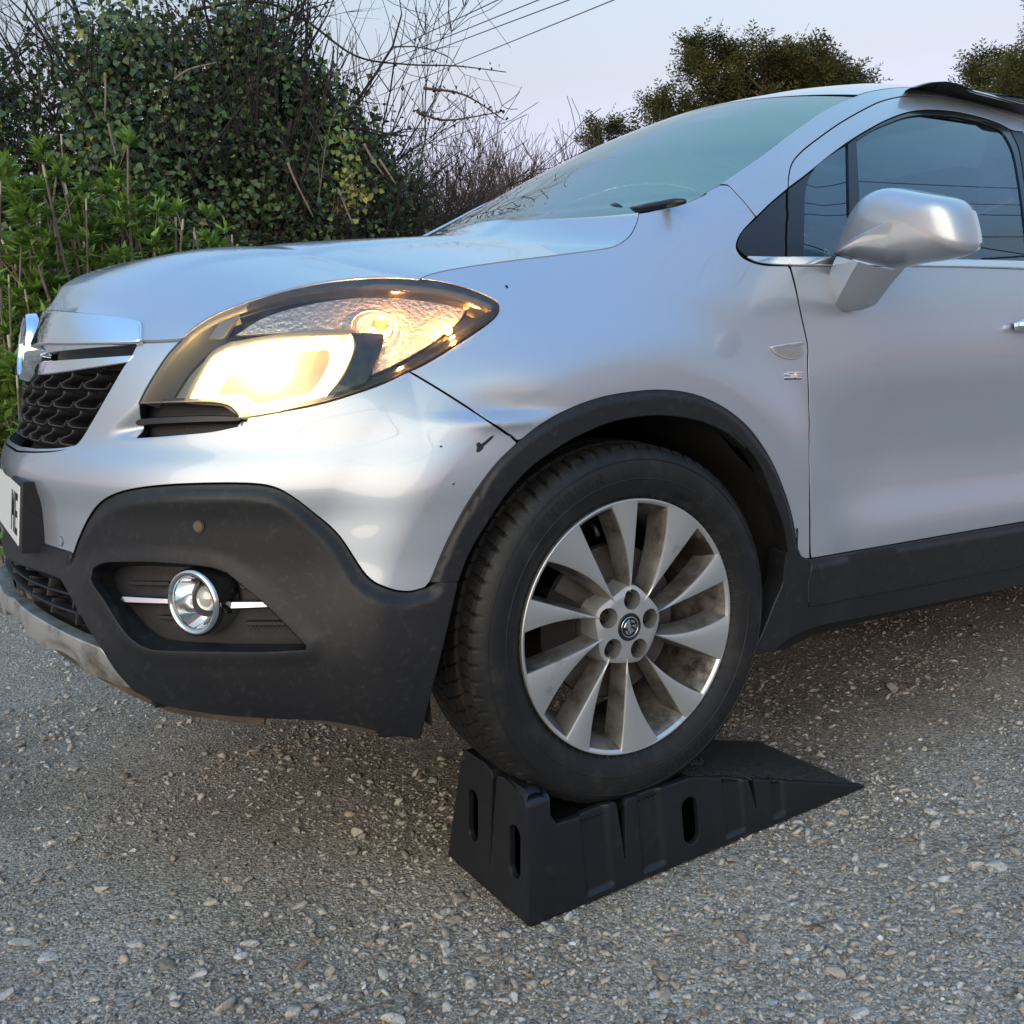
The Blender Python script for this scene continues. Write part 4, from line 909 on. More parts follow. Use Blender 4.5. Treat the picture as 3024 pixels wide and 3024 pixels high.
# roof
rs = sh3(px(T(c6, (1010, 150), (1060, 134), (1150, 118), (1250, 109), (1392, 112))))
endx = [np.array([x_, .885 - .60 - .0 * x_, z_]) for x_, z_ in ((1.5, 1.165), (1.9, 1.165), (2.3, 1.15), (2.7, 1.11), (3.0, 1.06))]
rs = np.concatenate([arc_resample(rs, 10), np.array(endx)]); RF = []
hdr = G[-1]; hdr = hdr if hdr[0, 1] < hdr[-1, 1] else hdr[::-1]
for i, a in enumerate(rs):
    w_ = np.linspace(-1, 1, n_); f = sstep((a[0] - rs[0, 0]) / .5)
    P = np.stack([a[0] + (-.105 * (1 - f)) * (1 - np.abs(w_) ** 2.2), YC + w_ * (YC - a[1]), a[2] + (.050 + .035 * f) * (1 - np.abs(w_) ** 2.2)], -1); RF.append(P)
RF = np.array(RF); car_ob('roof', RF.reshape(-1, 3) , [f[::-1] for f in grid_faces(len(rs), n_)], M['paint'], car)
# roof rail
rr0 = px(T(c6, (1330, 106), (1395, 112), (1412, 134), (1500, 151), (1650, 183), (1800, 224), (1932, 261)))
rb = sh3(rr0); rbx = arc_resample(rb, 20)
top_y = .300
def zat(p): return onpc(np.array(c6(*p), float), top_y).ravel()
rt_ = arc_resample(np.array([zat(p) for p in ((1325, 104), (1370, 88), (1420, 75), (1500, 70), (1570, 84), (1610, 104), (1650, 126), (1750, 152), (1850, 178), (1932, 200))]), 20)
ex = lambda P, x: P[-1] + (P[-1] - P[-3]) / (P[-1] - P[-3])[0] * (x - P[-1][0])
rail = MB(); V = []
A_ = np.concatenate([rbx, [ex(rbx, 1.9), ex(rbx, 2.6)]]); B_ = np.concatenate([rt_, [ex(rt_, 1.9), ex(rt_, 2.6)]]); A_[-2:, 2] = [1.15, 1.12]; A_[-2:, 1] = [.285, .3]; B_[-2:, 2] = [1.205, 1.165]; B_[-2:, 1] = [.285, .30]
for a, b in zip(A_, B_):
    V += [a + [0, -.002, -.004], a * .5 + b * .5 + [0, -.006, 0], b + [0, -.002, -.003], b + [0, .012, 0], b + [0, .028, -.004], a + [0, .034, 0]]
rail.add(V, grid_faces(len(A_), 6) + [(0, 1, 2, 3, 4, 5)])
rail.build('roof_rail', M['satin_black'], car, car=True, sharp=35)
rail2 = (np.array(V) * [1, -1, 1]) + [0, 2 * YC, 0]; car_ob('roof_rail', rail2, grid_faces(len(A_), 6), M['satin_black'], car, sharp=35)
MB().tube([b + [0, .010, .001] for b in B_[9:]], [.001, .003] + [.0045] * (len(B_) - 11), 8).build('rail_chrome', M['chrome'], bpy.data.objects['roof_rail'], car=True)
# far-side A pillar (visible beyond the screen), far side of the body by mirroring
def mirror_of(o, name):
    me = o.data; n = len(me.vertices); co = np.empty(n * 3); me.vertices.foreach_get('co', co); co = co.reshape(-1, 3); co[:, 1] = 2 * YC - co[:, 1]
    F = [tuple(p.vertices)[::-1] for p in me.polygons]; ob = mesh_ob(name, co, F, None, o.parent, mats=list(me.materials), fm=[p.material_index for p in me.polygons]); 
    ob.data.set_sharp_from_angle(angle=math.radians(50)); return ob
ch = {o.name: o for o in car.children_recursive}
for nme in ('a_pillar', 'front_wing', 'front_door', 'wheel_arch_trim', 'arch_lower_trim', 'sill_trim', 'valance'):
    mirror_of(ch[nme], nme)
for nme in ('door_frame', 'door_window', 'quarter_window', 'door_cladding', 'centre_pillar_trim'):
    mo = mirror_of(ch[nme], nme); mo.parent = bpy.data.objects['front_door.001']
far_clad = None
# the far half of the cladding
mirror_of(cladding, 'bumper_cladding')
mirror_of([o for o in lamp.children if o.name == 'lens'][0], 'headlight_lens').parent = car
mirror_of([o for o in lamp.children if o.name == 'backing'][0], 'headlight_backing').parent = car

# ------------------------------------------------------------------ rest of the body behind the frame, floor, interior
def s_x(x, z): return 1 + x - (smooth_curve(z, *XFK, .011) + .82 - .04 * sstep((z - .3) / .3))
def quarter(name, m, x0, x1, z0f, z1f, off=0.0, res=(40, 14), hole=None):
    Vg = []
    for x in np.linspace(x0, x1, res[0]):
        z = np.linspace(z0f(x), z1f(x), res[1]); Vg.append(shell(s_x(x, z), z, off + 0 * z))
    V = np.array(Vg).reshape(-1, 3); F = [f for f in grid_faces(*res) if not (hole and any(np.hypot(V[i][0] - 2.555, V[i][2]) < hole for i in f))]
    car_ob(name, V, F, m, car); return car_ob(name, V * [1, -1, 1] + [0, 2 * YC, 0], [f[::-1] for f in F], m, car)
def xl(sz, dz=0.0):                                      # carry a traced edge on behind the frame
    P = shell(sz[:, 0], sz[:, 1]); k = (P[-1, 2] - P[len(P) // 2, 2]) / (P[-1, 0] - P[len(P) // 2, 0]); return lambda x: float(P[-1, 2] + dz + k * (min(x, 2.6) - P[-1, 0]))
zlo, zhi = xl(sz_cl), xl(sz_belt)
quarter('rear_body_side', M['paint'], XB + .004, 3.30, zlo, zhi, res=(90, 50), hole=.44)
quarter('rear_cladding', M['plastic'], XB + .004, 3.30, xl(sz_cb), lambda x: zlo(x) - .002, off=.011, res=(90, 14), hole=.40)
quarter('rear_side_window', M['glass'], 1.50, 2.9, lambda x: zhi(x) + .004, lambda x: .985 if x < 2.3 else .985 - .15 * (x - 2.3), off=-.006, res=(20, 8))
quarter('rear_pillar_trim', M['satin_black'], XB + .006, 1.52, lambda x: zhi(x) + .004, lambda x: .99, off=-.009, res=(8, 8))
quarter('rear_roof_side', M['paint'], 1.54, 3.0, lambda x: 1.0, lambda x: 1.165 if x < 2.3 else 1.165 - .1 * (x - 2.3), off=-.003, res=(30, 14))
s2 = s_of(3.30, .4)
tg = MB(); xb_ = 3.30
P0 = shell(s2, .1); P1 = shell(s2, .7); hw0, hw1 = YC - P0[1], YC - P1[1]
tg.add([(xb_, YC - hw0, -.1), (xb_ + .06, YC, -.1), (xb_, YC + hw0, -.1), (xb_ + .03, YC - hw1, .45), (xb_ + .1, YC, .45), (xb_ + .03, YC + hw1, .45), (xb_ - .02, YC - hw1, .70), (xb_ + .04, YC, .7), (xb_ - .02, YC + hw1, .7), (3.0, .32, 1.06), (3.03, YC, 1.14), (3.0, 2 * YC - .32, 1.06)],
       [(0, 3, 4, 1), (1, 4, 5, 2), (3, 6, 7, 4), (4, 7, 8, 5), (6, 9, 10, 7), (7, 10, 11, 8)]); tg.build('tailgate', M['paint'], car, car=True)
fl = MB(); fl.box((-.62, .34, -.10), (3.25, 1.42, -.04)); fl.box((.50, .05, -.09), (2.05, 1.71, -.05)); fl.box((-.80, .30, -.085), (-.60, 1.46, -.03)); fl.box((2.9, .3, -.1), (3.2, 1.5, .1))
fl.build('underbody', M['dark'], car, car=True, smooth=False)
bulk = MB(); bulk.box((.52, .10, -.05), (.56, 1.66, .60)); bulk.box((-.52, .34, -.05), (-.50, 1.42, .40)); bulk.box((-.50, .34, -.05), (.52, .36, .42)); bulk.box((-.50, 1.40, -.05), (.52, 1.42, .42))
bulk.build('engine_bay_panel', M['dark'], car, car=True, smooth=False)
# inner dark shell so that panel gaps look into darkness
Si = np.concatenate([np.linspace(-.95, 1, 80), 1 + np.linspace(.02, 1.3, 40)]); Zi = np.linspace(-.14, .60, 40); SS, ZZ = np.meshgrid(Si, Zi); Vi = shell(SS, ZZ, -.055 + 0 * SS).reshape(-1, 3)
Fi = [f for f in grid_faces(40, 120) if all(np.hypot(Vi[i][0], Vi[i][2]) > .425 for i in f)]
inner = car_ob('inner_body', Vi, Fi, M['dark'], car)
dsh = MB(); dsh.box((.42, .16, .30), (.75, 1.60, .70)); dsh.build('dashboard', M['dash'], car, car=True, smooth=False)
for y_ in (.28, .96):
    seat = MB(); seat.add([(1.20 + .0, y_, .10), (1.36, y_, .10), (1.55, y_, .78), (1.42, y_, .80), (1.20, y_ + .5, .10), (1.36, y_ + .5, .10), (1.55, y_ + .5, .78), (1.42, y_ + .5, .80)], [(0, 1, 2, 3), (7, 6, 5, 4), (0, 3, 7, 4), (2, 1, 5, 6), (3, 2, 6, 7), (0, 4, 5, 1)])
    seat.box((.80, y_, .05), (1.35, y_ + .5, .20)); seat.box((1.44, y_ + .13, .82), (1.54, y_ + .37, 1.0)); seat.build('front_seat', M['seat'], car, car=True, smooth=False)
st_o = gring('steering_wheel', np.array([.86, 1.22, .62]), (-.85, 0, -.5), .18, .014, M['seat'], car)
rv = MB(); rv.box((.62, .75, .98), (.65, 1.01, 1.05)); rv.build('rear_view_mirror', M['satin_black'], car, car=True, smooth=False)

# ------------------------------------------------------------------ door mirror
MX = .60
def onx(p, x): d = rayc(np.array(p, float)); t = (x - CC[0]) / d[..., 0:1]; return CC + t * d
mo_px = smooth_path([T(c6, (892, 1046), (940, 935), (990, 835), (1050, 748), (1110, 700), (1180, 673), (1260, 671), (1380, 692), (1500, 716), (1560, 738), (1598, 785), (1620, 860), (1637, 950), (1634, 1000), (1604, 1036), (1500, 1066), (1350, 1088), (1270, 1106), (1208, 1122)), T(c6, (1208, 1122), (1050, 1085), (892, 1046))], 5)
mirror = empty('door_mirror'); mirror.parent = car
def dome(name, outline, ctr_px, prof, down, m, parent, back=.05, bscale=.9):
    O = onx(outline, MX); c = onx(np.array([ctr_px]), MX)[0]; R_ = []
    R_.append(c + (O - c) * bscale * .6 + [back + .004, 0, 0]); R_.append(c + (O - c) * bscale + [back, 0, 0])
    for f, o in prof:
        dz = (c[2] - O[:, 2]) / (abs(c[2] - O[:, 2].min())); k = sstep((dz + .35) / 1.35)
        ff = f - (f * (1 - f)) * down * k
        R_.append(c + (O - c) * ff[:, None] + np.array([-o, 0, 0]) + np.array([0, .0, 0]))
    k = len(O); V = np.concatenate(R_); F = grid_faces(len(R_), k, True) + [tuple((len(R_) - 1) * k + i for i in range(k))]
    a, b, c_ = V[F[k * 4][0]], V[F[k * 4][1]], V[F[k * 4][2]]; nn = np.cross(b - a, c_ - a)
    if nn @ (V[F[k * 4][0]] - c) < 0: F = [f[::-1] for f in F]
    return car_ob(name, V, F, m, parent)
mh = dome('mirror_head', mo_px, c6(1330, 850), [(1.0, -.020), (1.0, 0), (.985, .014), (.955, .027), (.90, .038), (.81, .047), (.66, .054), (.45, .058), (.25, .060), (.1, .061)], .65, M['paint'], mirror)
Lc = smooth_path([T(c6, (886, 1050), (850, 1140), (826, 1235), (836, 1290), (858, 1338))], 5); Mc = smooth_path([T(c6, (1010, 1082), (965, 1160), (925, 1235), (890, 1300), (868, 1350))], 5); Rc = smooth_path([T(c6, (1206, 1126), (1140, 1205), (1085, 1275), (1050, 1325), (1026, 1352))], 5)
V = []; na = len(Lc)
for i in range(na):
    t = i / (na - 1); xb = MX - .075 + .045 * t
    l, m_, r = onx(Lc[i], xb + .012), onx(Mc[i], xb - .012), onx(Rc[i], xb + .022)
    l, m_, r = l.ravel(), m_.ravel(), r.ravel(); V += [l + [.05, 0, 0], l, l * .8 + m_ * .2 + [-.002, 0, 0], m_ + [-.001, 0, 0], m_ * .93 + r * .07, m_ * .5 + r * .5 + [-.004, 0, -.002], r, r + [.04, 0, .01]]
b0 = np.array(V[-8:]); bc2 = b0.mean(0) + [.006, .004, -.004]; V += list(b0 * .35 + bc2 * .65)
car_ob('mirror_arm', V, grid_faces(na + 1, 8) + [tuple(na * 8 + i for i in range(8))], M['paint'], mirror, sharp=38)
O2 = onx(mo_px, MX); c2_ = O2.mean(0); car_ob('mirror_glass', (c2_ + (O2 - c2_) * .82 + [.052, 0, 0]), [tuple(range(len(O2)))], M['chrome'], mirror, smooth=False)

# side repeater and trim badge on the wing
rep = px(T(c6, (527, 1557), (620, 1540), (700, 1530)), T(c6, (700, 1530), (706, 1560), (690, 1612)), T(c6, (690, 1612), (640, 1620), (600, 1612), (555, 1590), (527, 1557)), off=.004)
repo = panel('side_repeater', mat('repeater_reflector', (.75, .75, .74), .3, .4, bump=(120, .6, .002)), front_wing, rep, off=.004, gap=0, thick=.006, res=.004, bevel=.002)
panel('repeater_lens', M['clear'], repo, np.stack([qw(inset(resample(to_q(rep), .004)[::(1 if area2(to_q(rep)) > 0 else -1)], .002)[:, 0]), inset(resample(to_q(rep), .004)[::(1 if area2(to_q(rep)) > 0 else -1)], .002)[:, 1]], -1), off=.007, gap=0, thick=.003, res=.004, bevel=.0012, disp=lambda S, Z: .0008 * np.sin(Z * 1800))
sb_px = [[(602, 1738), (690, 1738), (692, 1731), (602, 1731)]]
def badge_poly(name, poly, m, off, parent, thick=.0025):
    return panel(name, m, parent, px(*[T(c6, poly[i], poly[(i + 1) % len(poly)]) for i in range(len(poly))]), off=off, gap=0, thick=thick, res=.003, bevel=.0003)
bp = badge_poly('trim_badge', [(598, 1738), (692, 1736), (692, 1729), (598, 1731)], M['gloss_black'], .0012, front_wing)
badge_poly('badge_letter', [(650, 1694), (612, 1694), (600, 1700), (598, 1708), (606, 1715), (632, 1716), (634, 1720), (630, 1723), (598, 1723), (598, 1731), (640, 1731), (651, 1725), (652, 1714), (645, 1708), (620, 1707), (616, 1704), (620, 1701), (650, 1701)], M['chrome'], .0026, bp)
badge_poly('badge_letter', [(656, 1694), (691, 1694), (691, 1701), (668, 1701), (667, 1708), (688, 1708), (688, 1715), (667, 1715), (667, 1723), (691, 1723), (691, 1731), (656, 1731)], M['chrome'], .0026, bp)

# ------------------------------------------------------------------ wheels
def wheel_common(parent_obj, C, detail=True, m=None):
    pass
TR, TWI = .3465, .215
def rev(prof, n, m, name, parent, close=True, disp=None, flat=None, sharp=None, mats=None):
    """profile (r, y) revolved around the axle"""
    th = np.linspace(0, 2 * math.pi, n, endpoint=False); pr = np.array(prof, float)
    R_ = pr[:, 0][None, :] + np.zeros((n, 1)); Y = pr[:, 1][None, :] + np.zeros((n, 1)); TH = th[:, None] + 0 * R_
    if disp is not None: R_ = R_ + disp(TH, R_, Y)
    X = R_ * np.cos(TH); Z = R_ * np.sin(TH)
    if flat is not None:
        k = -Z - flat; Z = np.where(k > 0, -flat - .0005 - .04 * k, Z)
    V = np.stack([X, Y, Z], -1).reshape(-1, 3); k = len(prof)
    F = [(i * k + j, ((i + 1) % n) * k + j, ((i + 1) % n) * k + j + 1, i * k + j + 1) for i in range(n) for j in range(k - 1)]
    return car_ob(name, V, F, m, parent, sharp=sharp)
def build_wheel(detail):
    root = empty('wheel')
    side = [(.2415, .012), (.250, .004), (.262, -.004), (.274, -.009), (.288, -.0115), (.300, -.0115), (.312, -.009), (.322, -.004), (.330, .002), (.3365, .009), (.3405, .0165)]
    tread_y = np.linspace(.021, .198, 92 if detail else 12)
    crown = [(TR - .0035 - .006 * ((y - .11) / .09) ** 4 + .0035 * (1 - ((y - .11) / .09) ** 2), y) for y in tread_y]
    prof = side + crown + [(r, .219 - y) for r, y in side[::-1]]
    ns = len(side)
    def tdisp(TH, R_, Y):
        d = np.zeros_like(R_); P = 72; u = (TH / (2 * math.pi) * P)
        for g in (.052, .092, .130, .168):
            d -= .0065 * (1 - sstep((np.abs(Y - g) - .0030) / .0020))
        sh = (Y < .050) & (Y > .004); un = u + (Y - .02) * 9 * np.where(Y < .036, 1, 0) + .14 * (Y >= .036)
        f = np.abs((un % 1) - .5); dep = 1 - sstep((f - .085) / .045)
        d -= np.where(sh, .0065 * dep * sstep((Y - .004) / .012), 0)
        f2 = np.abs(((un + .5 + .06 * np.sin(Y * 900)) % 1) - .5); d -= np.where((Y < .036) & (Y > .020), .0016 * (1 - sstep((f2 - .02) / .03)), 0)
        mid = (Y > .055) & (Y < .165); um = u * 1.0 + np.abs(Y - .11) * 14; f3 = np.abs((um % 1) - .5); d -= np.where(mid, .004 * (1 - sstep((f3 - .04) / .04)), 0)
        return d
    tyre = rev(prof, 1296 if detail else 96, M['rubber'], 'tyre', root, disp=tdisp if detail else None, flat=.3265, sharp=40 if detail else None)
    if detail:
        tyre.data.materials.append(M['tread']); k = len(prof) - 1; mi = np.zeros(len(tyre.data.polygons), np.int32); j = np.arange(len(mi)) % k; mi[(j >= ns - 2) & (j <= ns + len(crown))] = 1; tyre.data.polygons.foreach_set('material_index', mi)
        rev([(.279, -.0098), (.2797, -.0112), (.2812, -.0112), (.282, -.0104)], 160, M['rubber'], 'sidewall_ridge', tyre)
        rev([(.3145, -.0078), (.3152, -.0094), (.3165, -.0090), (.317, -.0066)], 160, M['rubber'], 'sidewall_ridge', tyre)
        # raised sidewall lettering
        def wtext(txt, r0, h, a0, spread, flip=False):
            cu = bpy.data.curves.new('txt', 'FONT'); cu.body = txt; cu.size = h * 1.35; cu.extrude = .0013; cu.resolution_u = 2; cu.space_character = spread
            o = bpy.data.objects.new('txt', cu); COL.objects.link(o); dg = bpy.context.evaluated_depsgraph_get(); me = bpy.data.meshes.new_from_object(o.evaluated_get(dg))
            n = len(me.vertices); co = np.empty(n * 3); me.vertices.foreach_get('co', co); co = co.reshape(-1, 3); F = [tuple(p.vertices) for p in me.polygons]
            bpy.data.objects.remove(o); wid = co[:, 0].max(); a = math.radians(a0) - (co[:, 0] - wid / 2) / r0; rr = r0 + co[:, 1] - h / 2
            yb = np.interp(rr, [p[0] for p in side], [p[1] for p in side]) - .0002 - co[:, 2]
            car_ob('sidewall_letters', np.stack([rr * np.cos(a), yb, rr * np.sin(a)], -1), F, M['rubber'], tyre, smooth=False)['kind'] = 'stuff'
        wtext('CONTINENTAL', .2985, .017, 122, 1.25); wtext('CONTINENTAL', .2985, .017, -62, 1.25)
        wtext('215/55 R18', .262, .009, 62, 1.1)
    # rim barrel
    rim = rev([(.2405, .016), (.2425, .008), (.2428, .003), (.2418, .0005), (.2395, .0005), (.2365, .0022), (.2335, .006)], 144, M['alloy'], 'rim', root)
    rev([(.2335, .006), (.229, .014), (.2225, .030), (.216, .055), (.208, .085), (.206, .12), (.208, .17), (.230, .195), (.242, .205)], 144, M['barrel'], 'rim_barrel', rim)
    # spokes: wide and narrow ones in turn, each a wedge that runs to a point at the hub
    def spoke(aL, aH, tipA, tipR, wide):
        R_ = np.linspace(tipR, .2408, 22); V = []
        for i, r in enumerate(R_):
            t = i / 21; yf = .013 - .012 * t ** .7
            lo = tipA + (aL - tipA) * t; tt_ = t ** .92; hi = tipA + (aH - tipA) * tt_
            arc = math.radians(hi - lo) * r; e_ = min(.0022, arc * .3)
            da = lambda d_: math.degrees(d_ / r)
            fl_ = 1 + 2.4 * (t > .90) * ((t - .90) / .10) ** 2
            wl_, wh_ = .0025 * fl_, (.007 + (.004 if wide else .0) * math.sin(math.pi * t)) * fl_ * (1 if t < .97 else 1.1)
            if t < .25: wh_ *= .6 + .4 * t / .25
            base = .052
            sec = [(lo - da(wl_ + .004), base), (lo - da(wl_ * .6), yf + .018), (lo - da(.0006), yf + .0030), (lo + da(e_ * .35), yf + .0006), (lo + da(e_), yf),
                   ((lo + hi) / 2, yf - .0004), (hi - da(e_ * 1.2), yf + .0002), (hi - da(e_ * .4), yf + .0010), (hi, yf + .0035), (hi + da(wh_ * .45), yf + .015), (hi + da(wh_), base)]
            for a, y in sec: V.append((r * math.cos(math.radians(a)), y, r * math.sin(math.radians(a))))
        k = 11; F = [f[::-1] for f in grid_faces(22, k)] + [tuple(range(k))]
        return V, F
    for k in range(5):
        for (aL, aH, ta, tr, wd) in ((119.7, 141.8, 121.5, .056, True), (86.9, 101.8, 86.5, .066, False)):
            V, F = spoke(aL + 72 * k, aH + 72 * k, ta + 72 * k, tr, wd)
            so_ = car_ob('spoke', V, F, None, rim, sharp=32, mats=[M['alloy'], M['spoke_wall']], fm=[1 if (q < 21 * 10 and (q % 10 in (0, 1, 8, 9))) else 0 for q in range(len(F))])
    # hub with bolt holes
    n = 120; a = np.linspace(0, 2 * math.pi, n, endpoint=False); ha = [81.3 - 72 * i for i in range(5)]
    rad = .0690 + .0085 * sum(np.exp(-(((np.degrees(a) - h + 180) % 360 - 180) / 20) ** 2) for h in ha)
    O = np.stack([rad * np.cos(a), rad * np.sin(a)], -1); hr = .0192
    b_ = np.linspace(0, 2 * math.pi, 28, endpoint=False)
    holes = [np.stack([.0515 * math.cos(math.radians(h)) + hr * np.cos(b_), .0515 * math.sin(math.radians(h)) + hr * np.sin(b_)], -1) for h in ha]
    cap_r = .0268; cb_ = np.linspace(0, 2 * math.pi, 40, endpoint=False); holes.append(np.stack([cap_r * np.cos(cb_), cap_r * np.sin(cb_)], -1))
    VV, F = fill(O, holes, .005); rr = np.hypot(VV[:, 0], VV[:, 1]); y = .0125 + .35 * np.maximum(rr - .060, 0) - .002 * np.exp(-(rr / .035) ** 4)
    V = [np.stack([VV[:, 0], y, VV[:, 1]], -1)]; Fh = [tuple(f) for f in F]; n0 = len(VV)
    skirt = np.stack([O[:, 0] * 1.03, 0 * a + .024, O[:, 1] * 1.03], -1); sk2 = np.stack([O[:, 0] * 1.10, 0 * a + .06, O[:, 1] * 1.10], -1); V += [skirt, sk2]
    Fh += [(i, n0 + i, n0 + (i + 1) % n, (i + 1) % n) for i in range(n)] + [(n0 + i, n0 + n + i, n0 + n + (i + 1) % n, n0 + (i + 1) % n) for i in range(n)]
    n0 += 2 * n; o = n
    for h in holes:
        q = len(h); V.append(np.stack([h[:, 0], y[o:o + q] + (.030 if q < 40 else .006), h[:, 1]], -1)); Fh += [(o + i, o + (i + 1) % q, n0 + (i + 1) % q, n0 + i) for i in range(q)]; o += q; n0 += q
    car_ob('hub', np.concatenate(V), Fh, M['alloy'], rim, sharp=42)
    for h in ha:
        cx_, cz_ = .0525 * math.cos(math.radians(h)), .0525 * math.sin(math.radians(h)); mb = MB(); V = []
        for r_, y_ in ((.0190, .042), (.0150, .041), (.0105, .040), (.0103, .028), (.0092, .026), (.001, .0255)):
            sg_ = 6 if .008 < r_ < .0096 else 6
            V += [(cx_ + r_ * math.cos(math.pi / 3 * i + .3), y_, cz_ + r_ * math.sin(math.pi / 3 * i + .3)) for i in range(6)]
        car_ob('wheel_bolt', V, [f[::-1] for f in grid_faces(6, 6, True)] + [tuple(30 + i for i in range(6))], M['steel'], rim, smooth=False)
    cap = rev([(.0267, .016), (.0262, .0108), (.0246, .0096), (.0225, .0100), (.0215, .0112), (.0205, .0112), (.001, .0100)], 48, M['satin_black'], 'centre_cap', rim)
    C_ = np.array([0, .0102, 0]); n_v = np.array([0, -1., 0])
    gring('cap_ring', np.array([0, .0098, 0]), n_v, .0190, .0012, M['chrome_dull'], rim, k=40, sub=6)
    mb = MB(); polys = [[(-.85, .1), (-.6, .55), (-.1, .92), (.0, .5), (.14, .1), (.0, -.25), (-.2, -.5), (-.45, -.1), (-.6, .1)], [(.05, .92), (.5, .78), (.8, .45), (.55, .5), (.3, .55), (.1, .7)], [(.18, .2), (.85, .25), (.9, -.1), (.7, -.2), (.6, .0), (.4, .0)],
                        [(.0, -.25), (.25, -.1), (.45, -.35), (.75, -.5), (.35, -.62), (.15, -.85), (-.1, -.75), (-.3, -.5)], [(-.75, -.35), (-.5, -.3), (-.3, -.7), (.0, -.95), (-.45, -.8)]]
    from mathutils.geometry import tessellate_polygon
    for p in polys:
        V = [(x * .0165, .0096, y_ * .0165) for x, y_ in p] + [(x * .0155, .0082, y_ * .0155) for x, y_ in p]; q = len(p); tr = tessellate_polygon([[Vector((x, y_, 0)) for x, y_ in p]])
        mb.add(V, [tuple(q + i for i in t) for t in tr] + [(i, (i + 1) % q, q + (i + 1) % q, q + i) for i in range(q)])
    mb.build('cap_emblem', M['chrome_dull'], rim, car=True, smooth=False)
    va = math.radians(110); MB().tube([(.216 * math.cos(va), .035, .216 * math.sin(va)), (.205 * math.cos(va), .020, .205 * math.sin(va)), (.193 * math.cos(va + .03), .010, .193 * math.sin(va + .03))], [.004, .0042, .0045], 8).build('valve', M['steel'], rim, car=True)
    return root
fw_ = build_wheel(True); fw_.parent = car
def copy_tree(o, parent):
    c = o.copy(); COL.objects.link(c); c.parent = parent
    for q in list(o.children): copy_tree(q, c)
    return c
rw = build_wheel(False); rw.parent = car
rw.location = (2.555, 0, 0)
for lx in (0, 2.555):
    c_ = copy_tree(rw, car); c_.location = (lx, 2 * YC, 2 * HUBZ); c_.rotation_euler = (math.pi, 0, 0)
# brake, hub carrier, liner
rev([(.150, .070), (.150, .082), (.148, .070), (.085, .069), (.080, .055), (.06, .050), (.001, .050)], 80, M['disc'], 'brake_disc', car, sharp=40)
cal = MB(); 
for a0, a1, r0_, r1_, ya, yb_ in ((150, 205, .10, .172, .050, .12),):
    aa = np.radians(np.linspace(a0, a1, 10)); V = []
    for a_ in aa: V += [(r * math.cos(a_), y, r * math.sin(a_)) for r, y in ((r0_, ya), (r1_, ya), (r1_, yb_), (r0_, yb_))]
    cal.add(V, grid_faces(10, 4, True) + [(0, 1, 2, 3), (36, 39, 38, 37)])
cal.build('brake_caliper', M['steel'], car, car=True, smooth=False)
MB().tube([(0, .16, 0), (.02, .25, .35), (.03, .27, .5)], [.03, .028, .035], 10).build('suspension_strut', M['steel'], car, car=True)
MB().tube([(0, .09, 0), (0, .5, -.02)], [.05, .03], 12).build('drive_shaft', M['steel'], car, car=True)
def liner(x0, y0, y1, nm='wheel_liner', r=.418):
    th = np.radians(np.linspace(-16, 196, 44)); V = []
    for a_ in th:
        rr = r + .006 * math.sin(a_ * 13)
        V += [(x0 + rr * math.cos(a_), y0, rr * math.sin(a_)), (x0 + rr * math.cos(a_), (y0 + y1) / 2, rr * math.sin(a_)), (x0 + rr * math.cos(a_), y1, rr * math.sin(a_))]
    V.append((x0, y1, 0)); k = len(V) - 1
    return car_ob(nm, V, grid_faces(44, 3) + [(i * 3 + 2, (i + 1) * 3 + 2, k) for i in range(43)], M['liner'], car)
liner(0, .030, .34); liner(2.555, .030, .34); liner(0, 2 * YC - .03, 2 * YC - .34); liner(2.555, 2 * YC - .03, 2 * YC - .34)

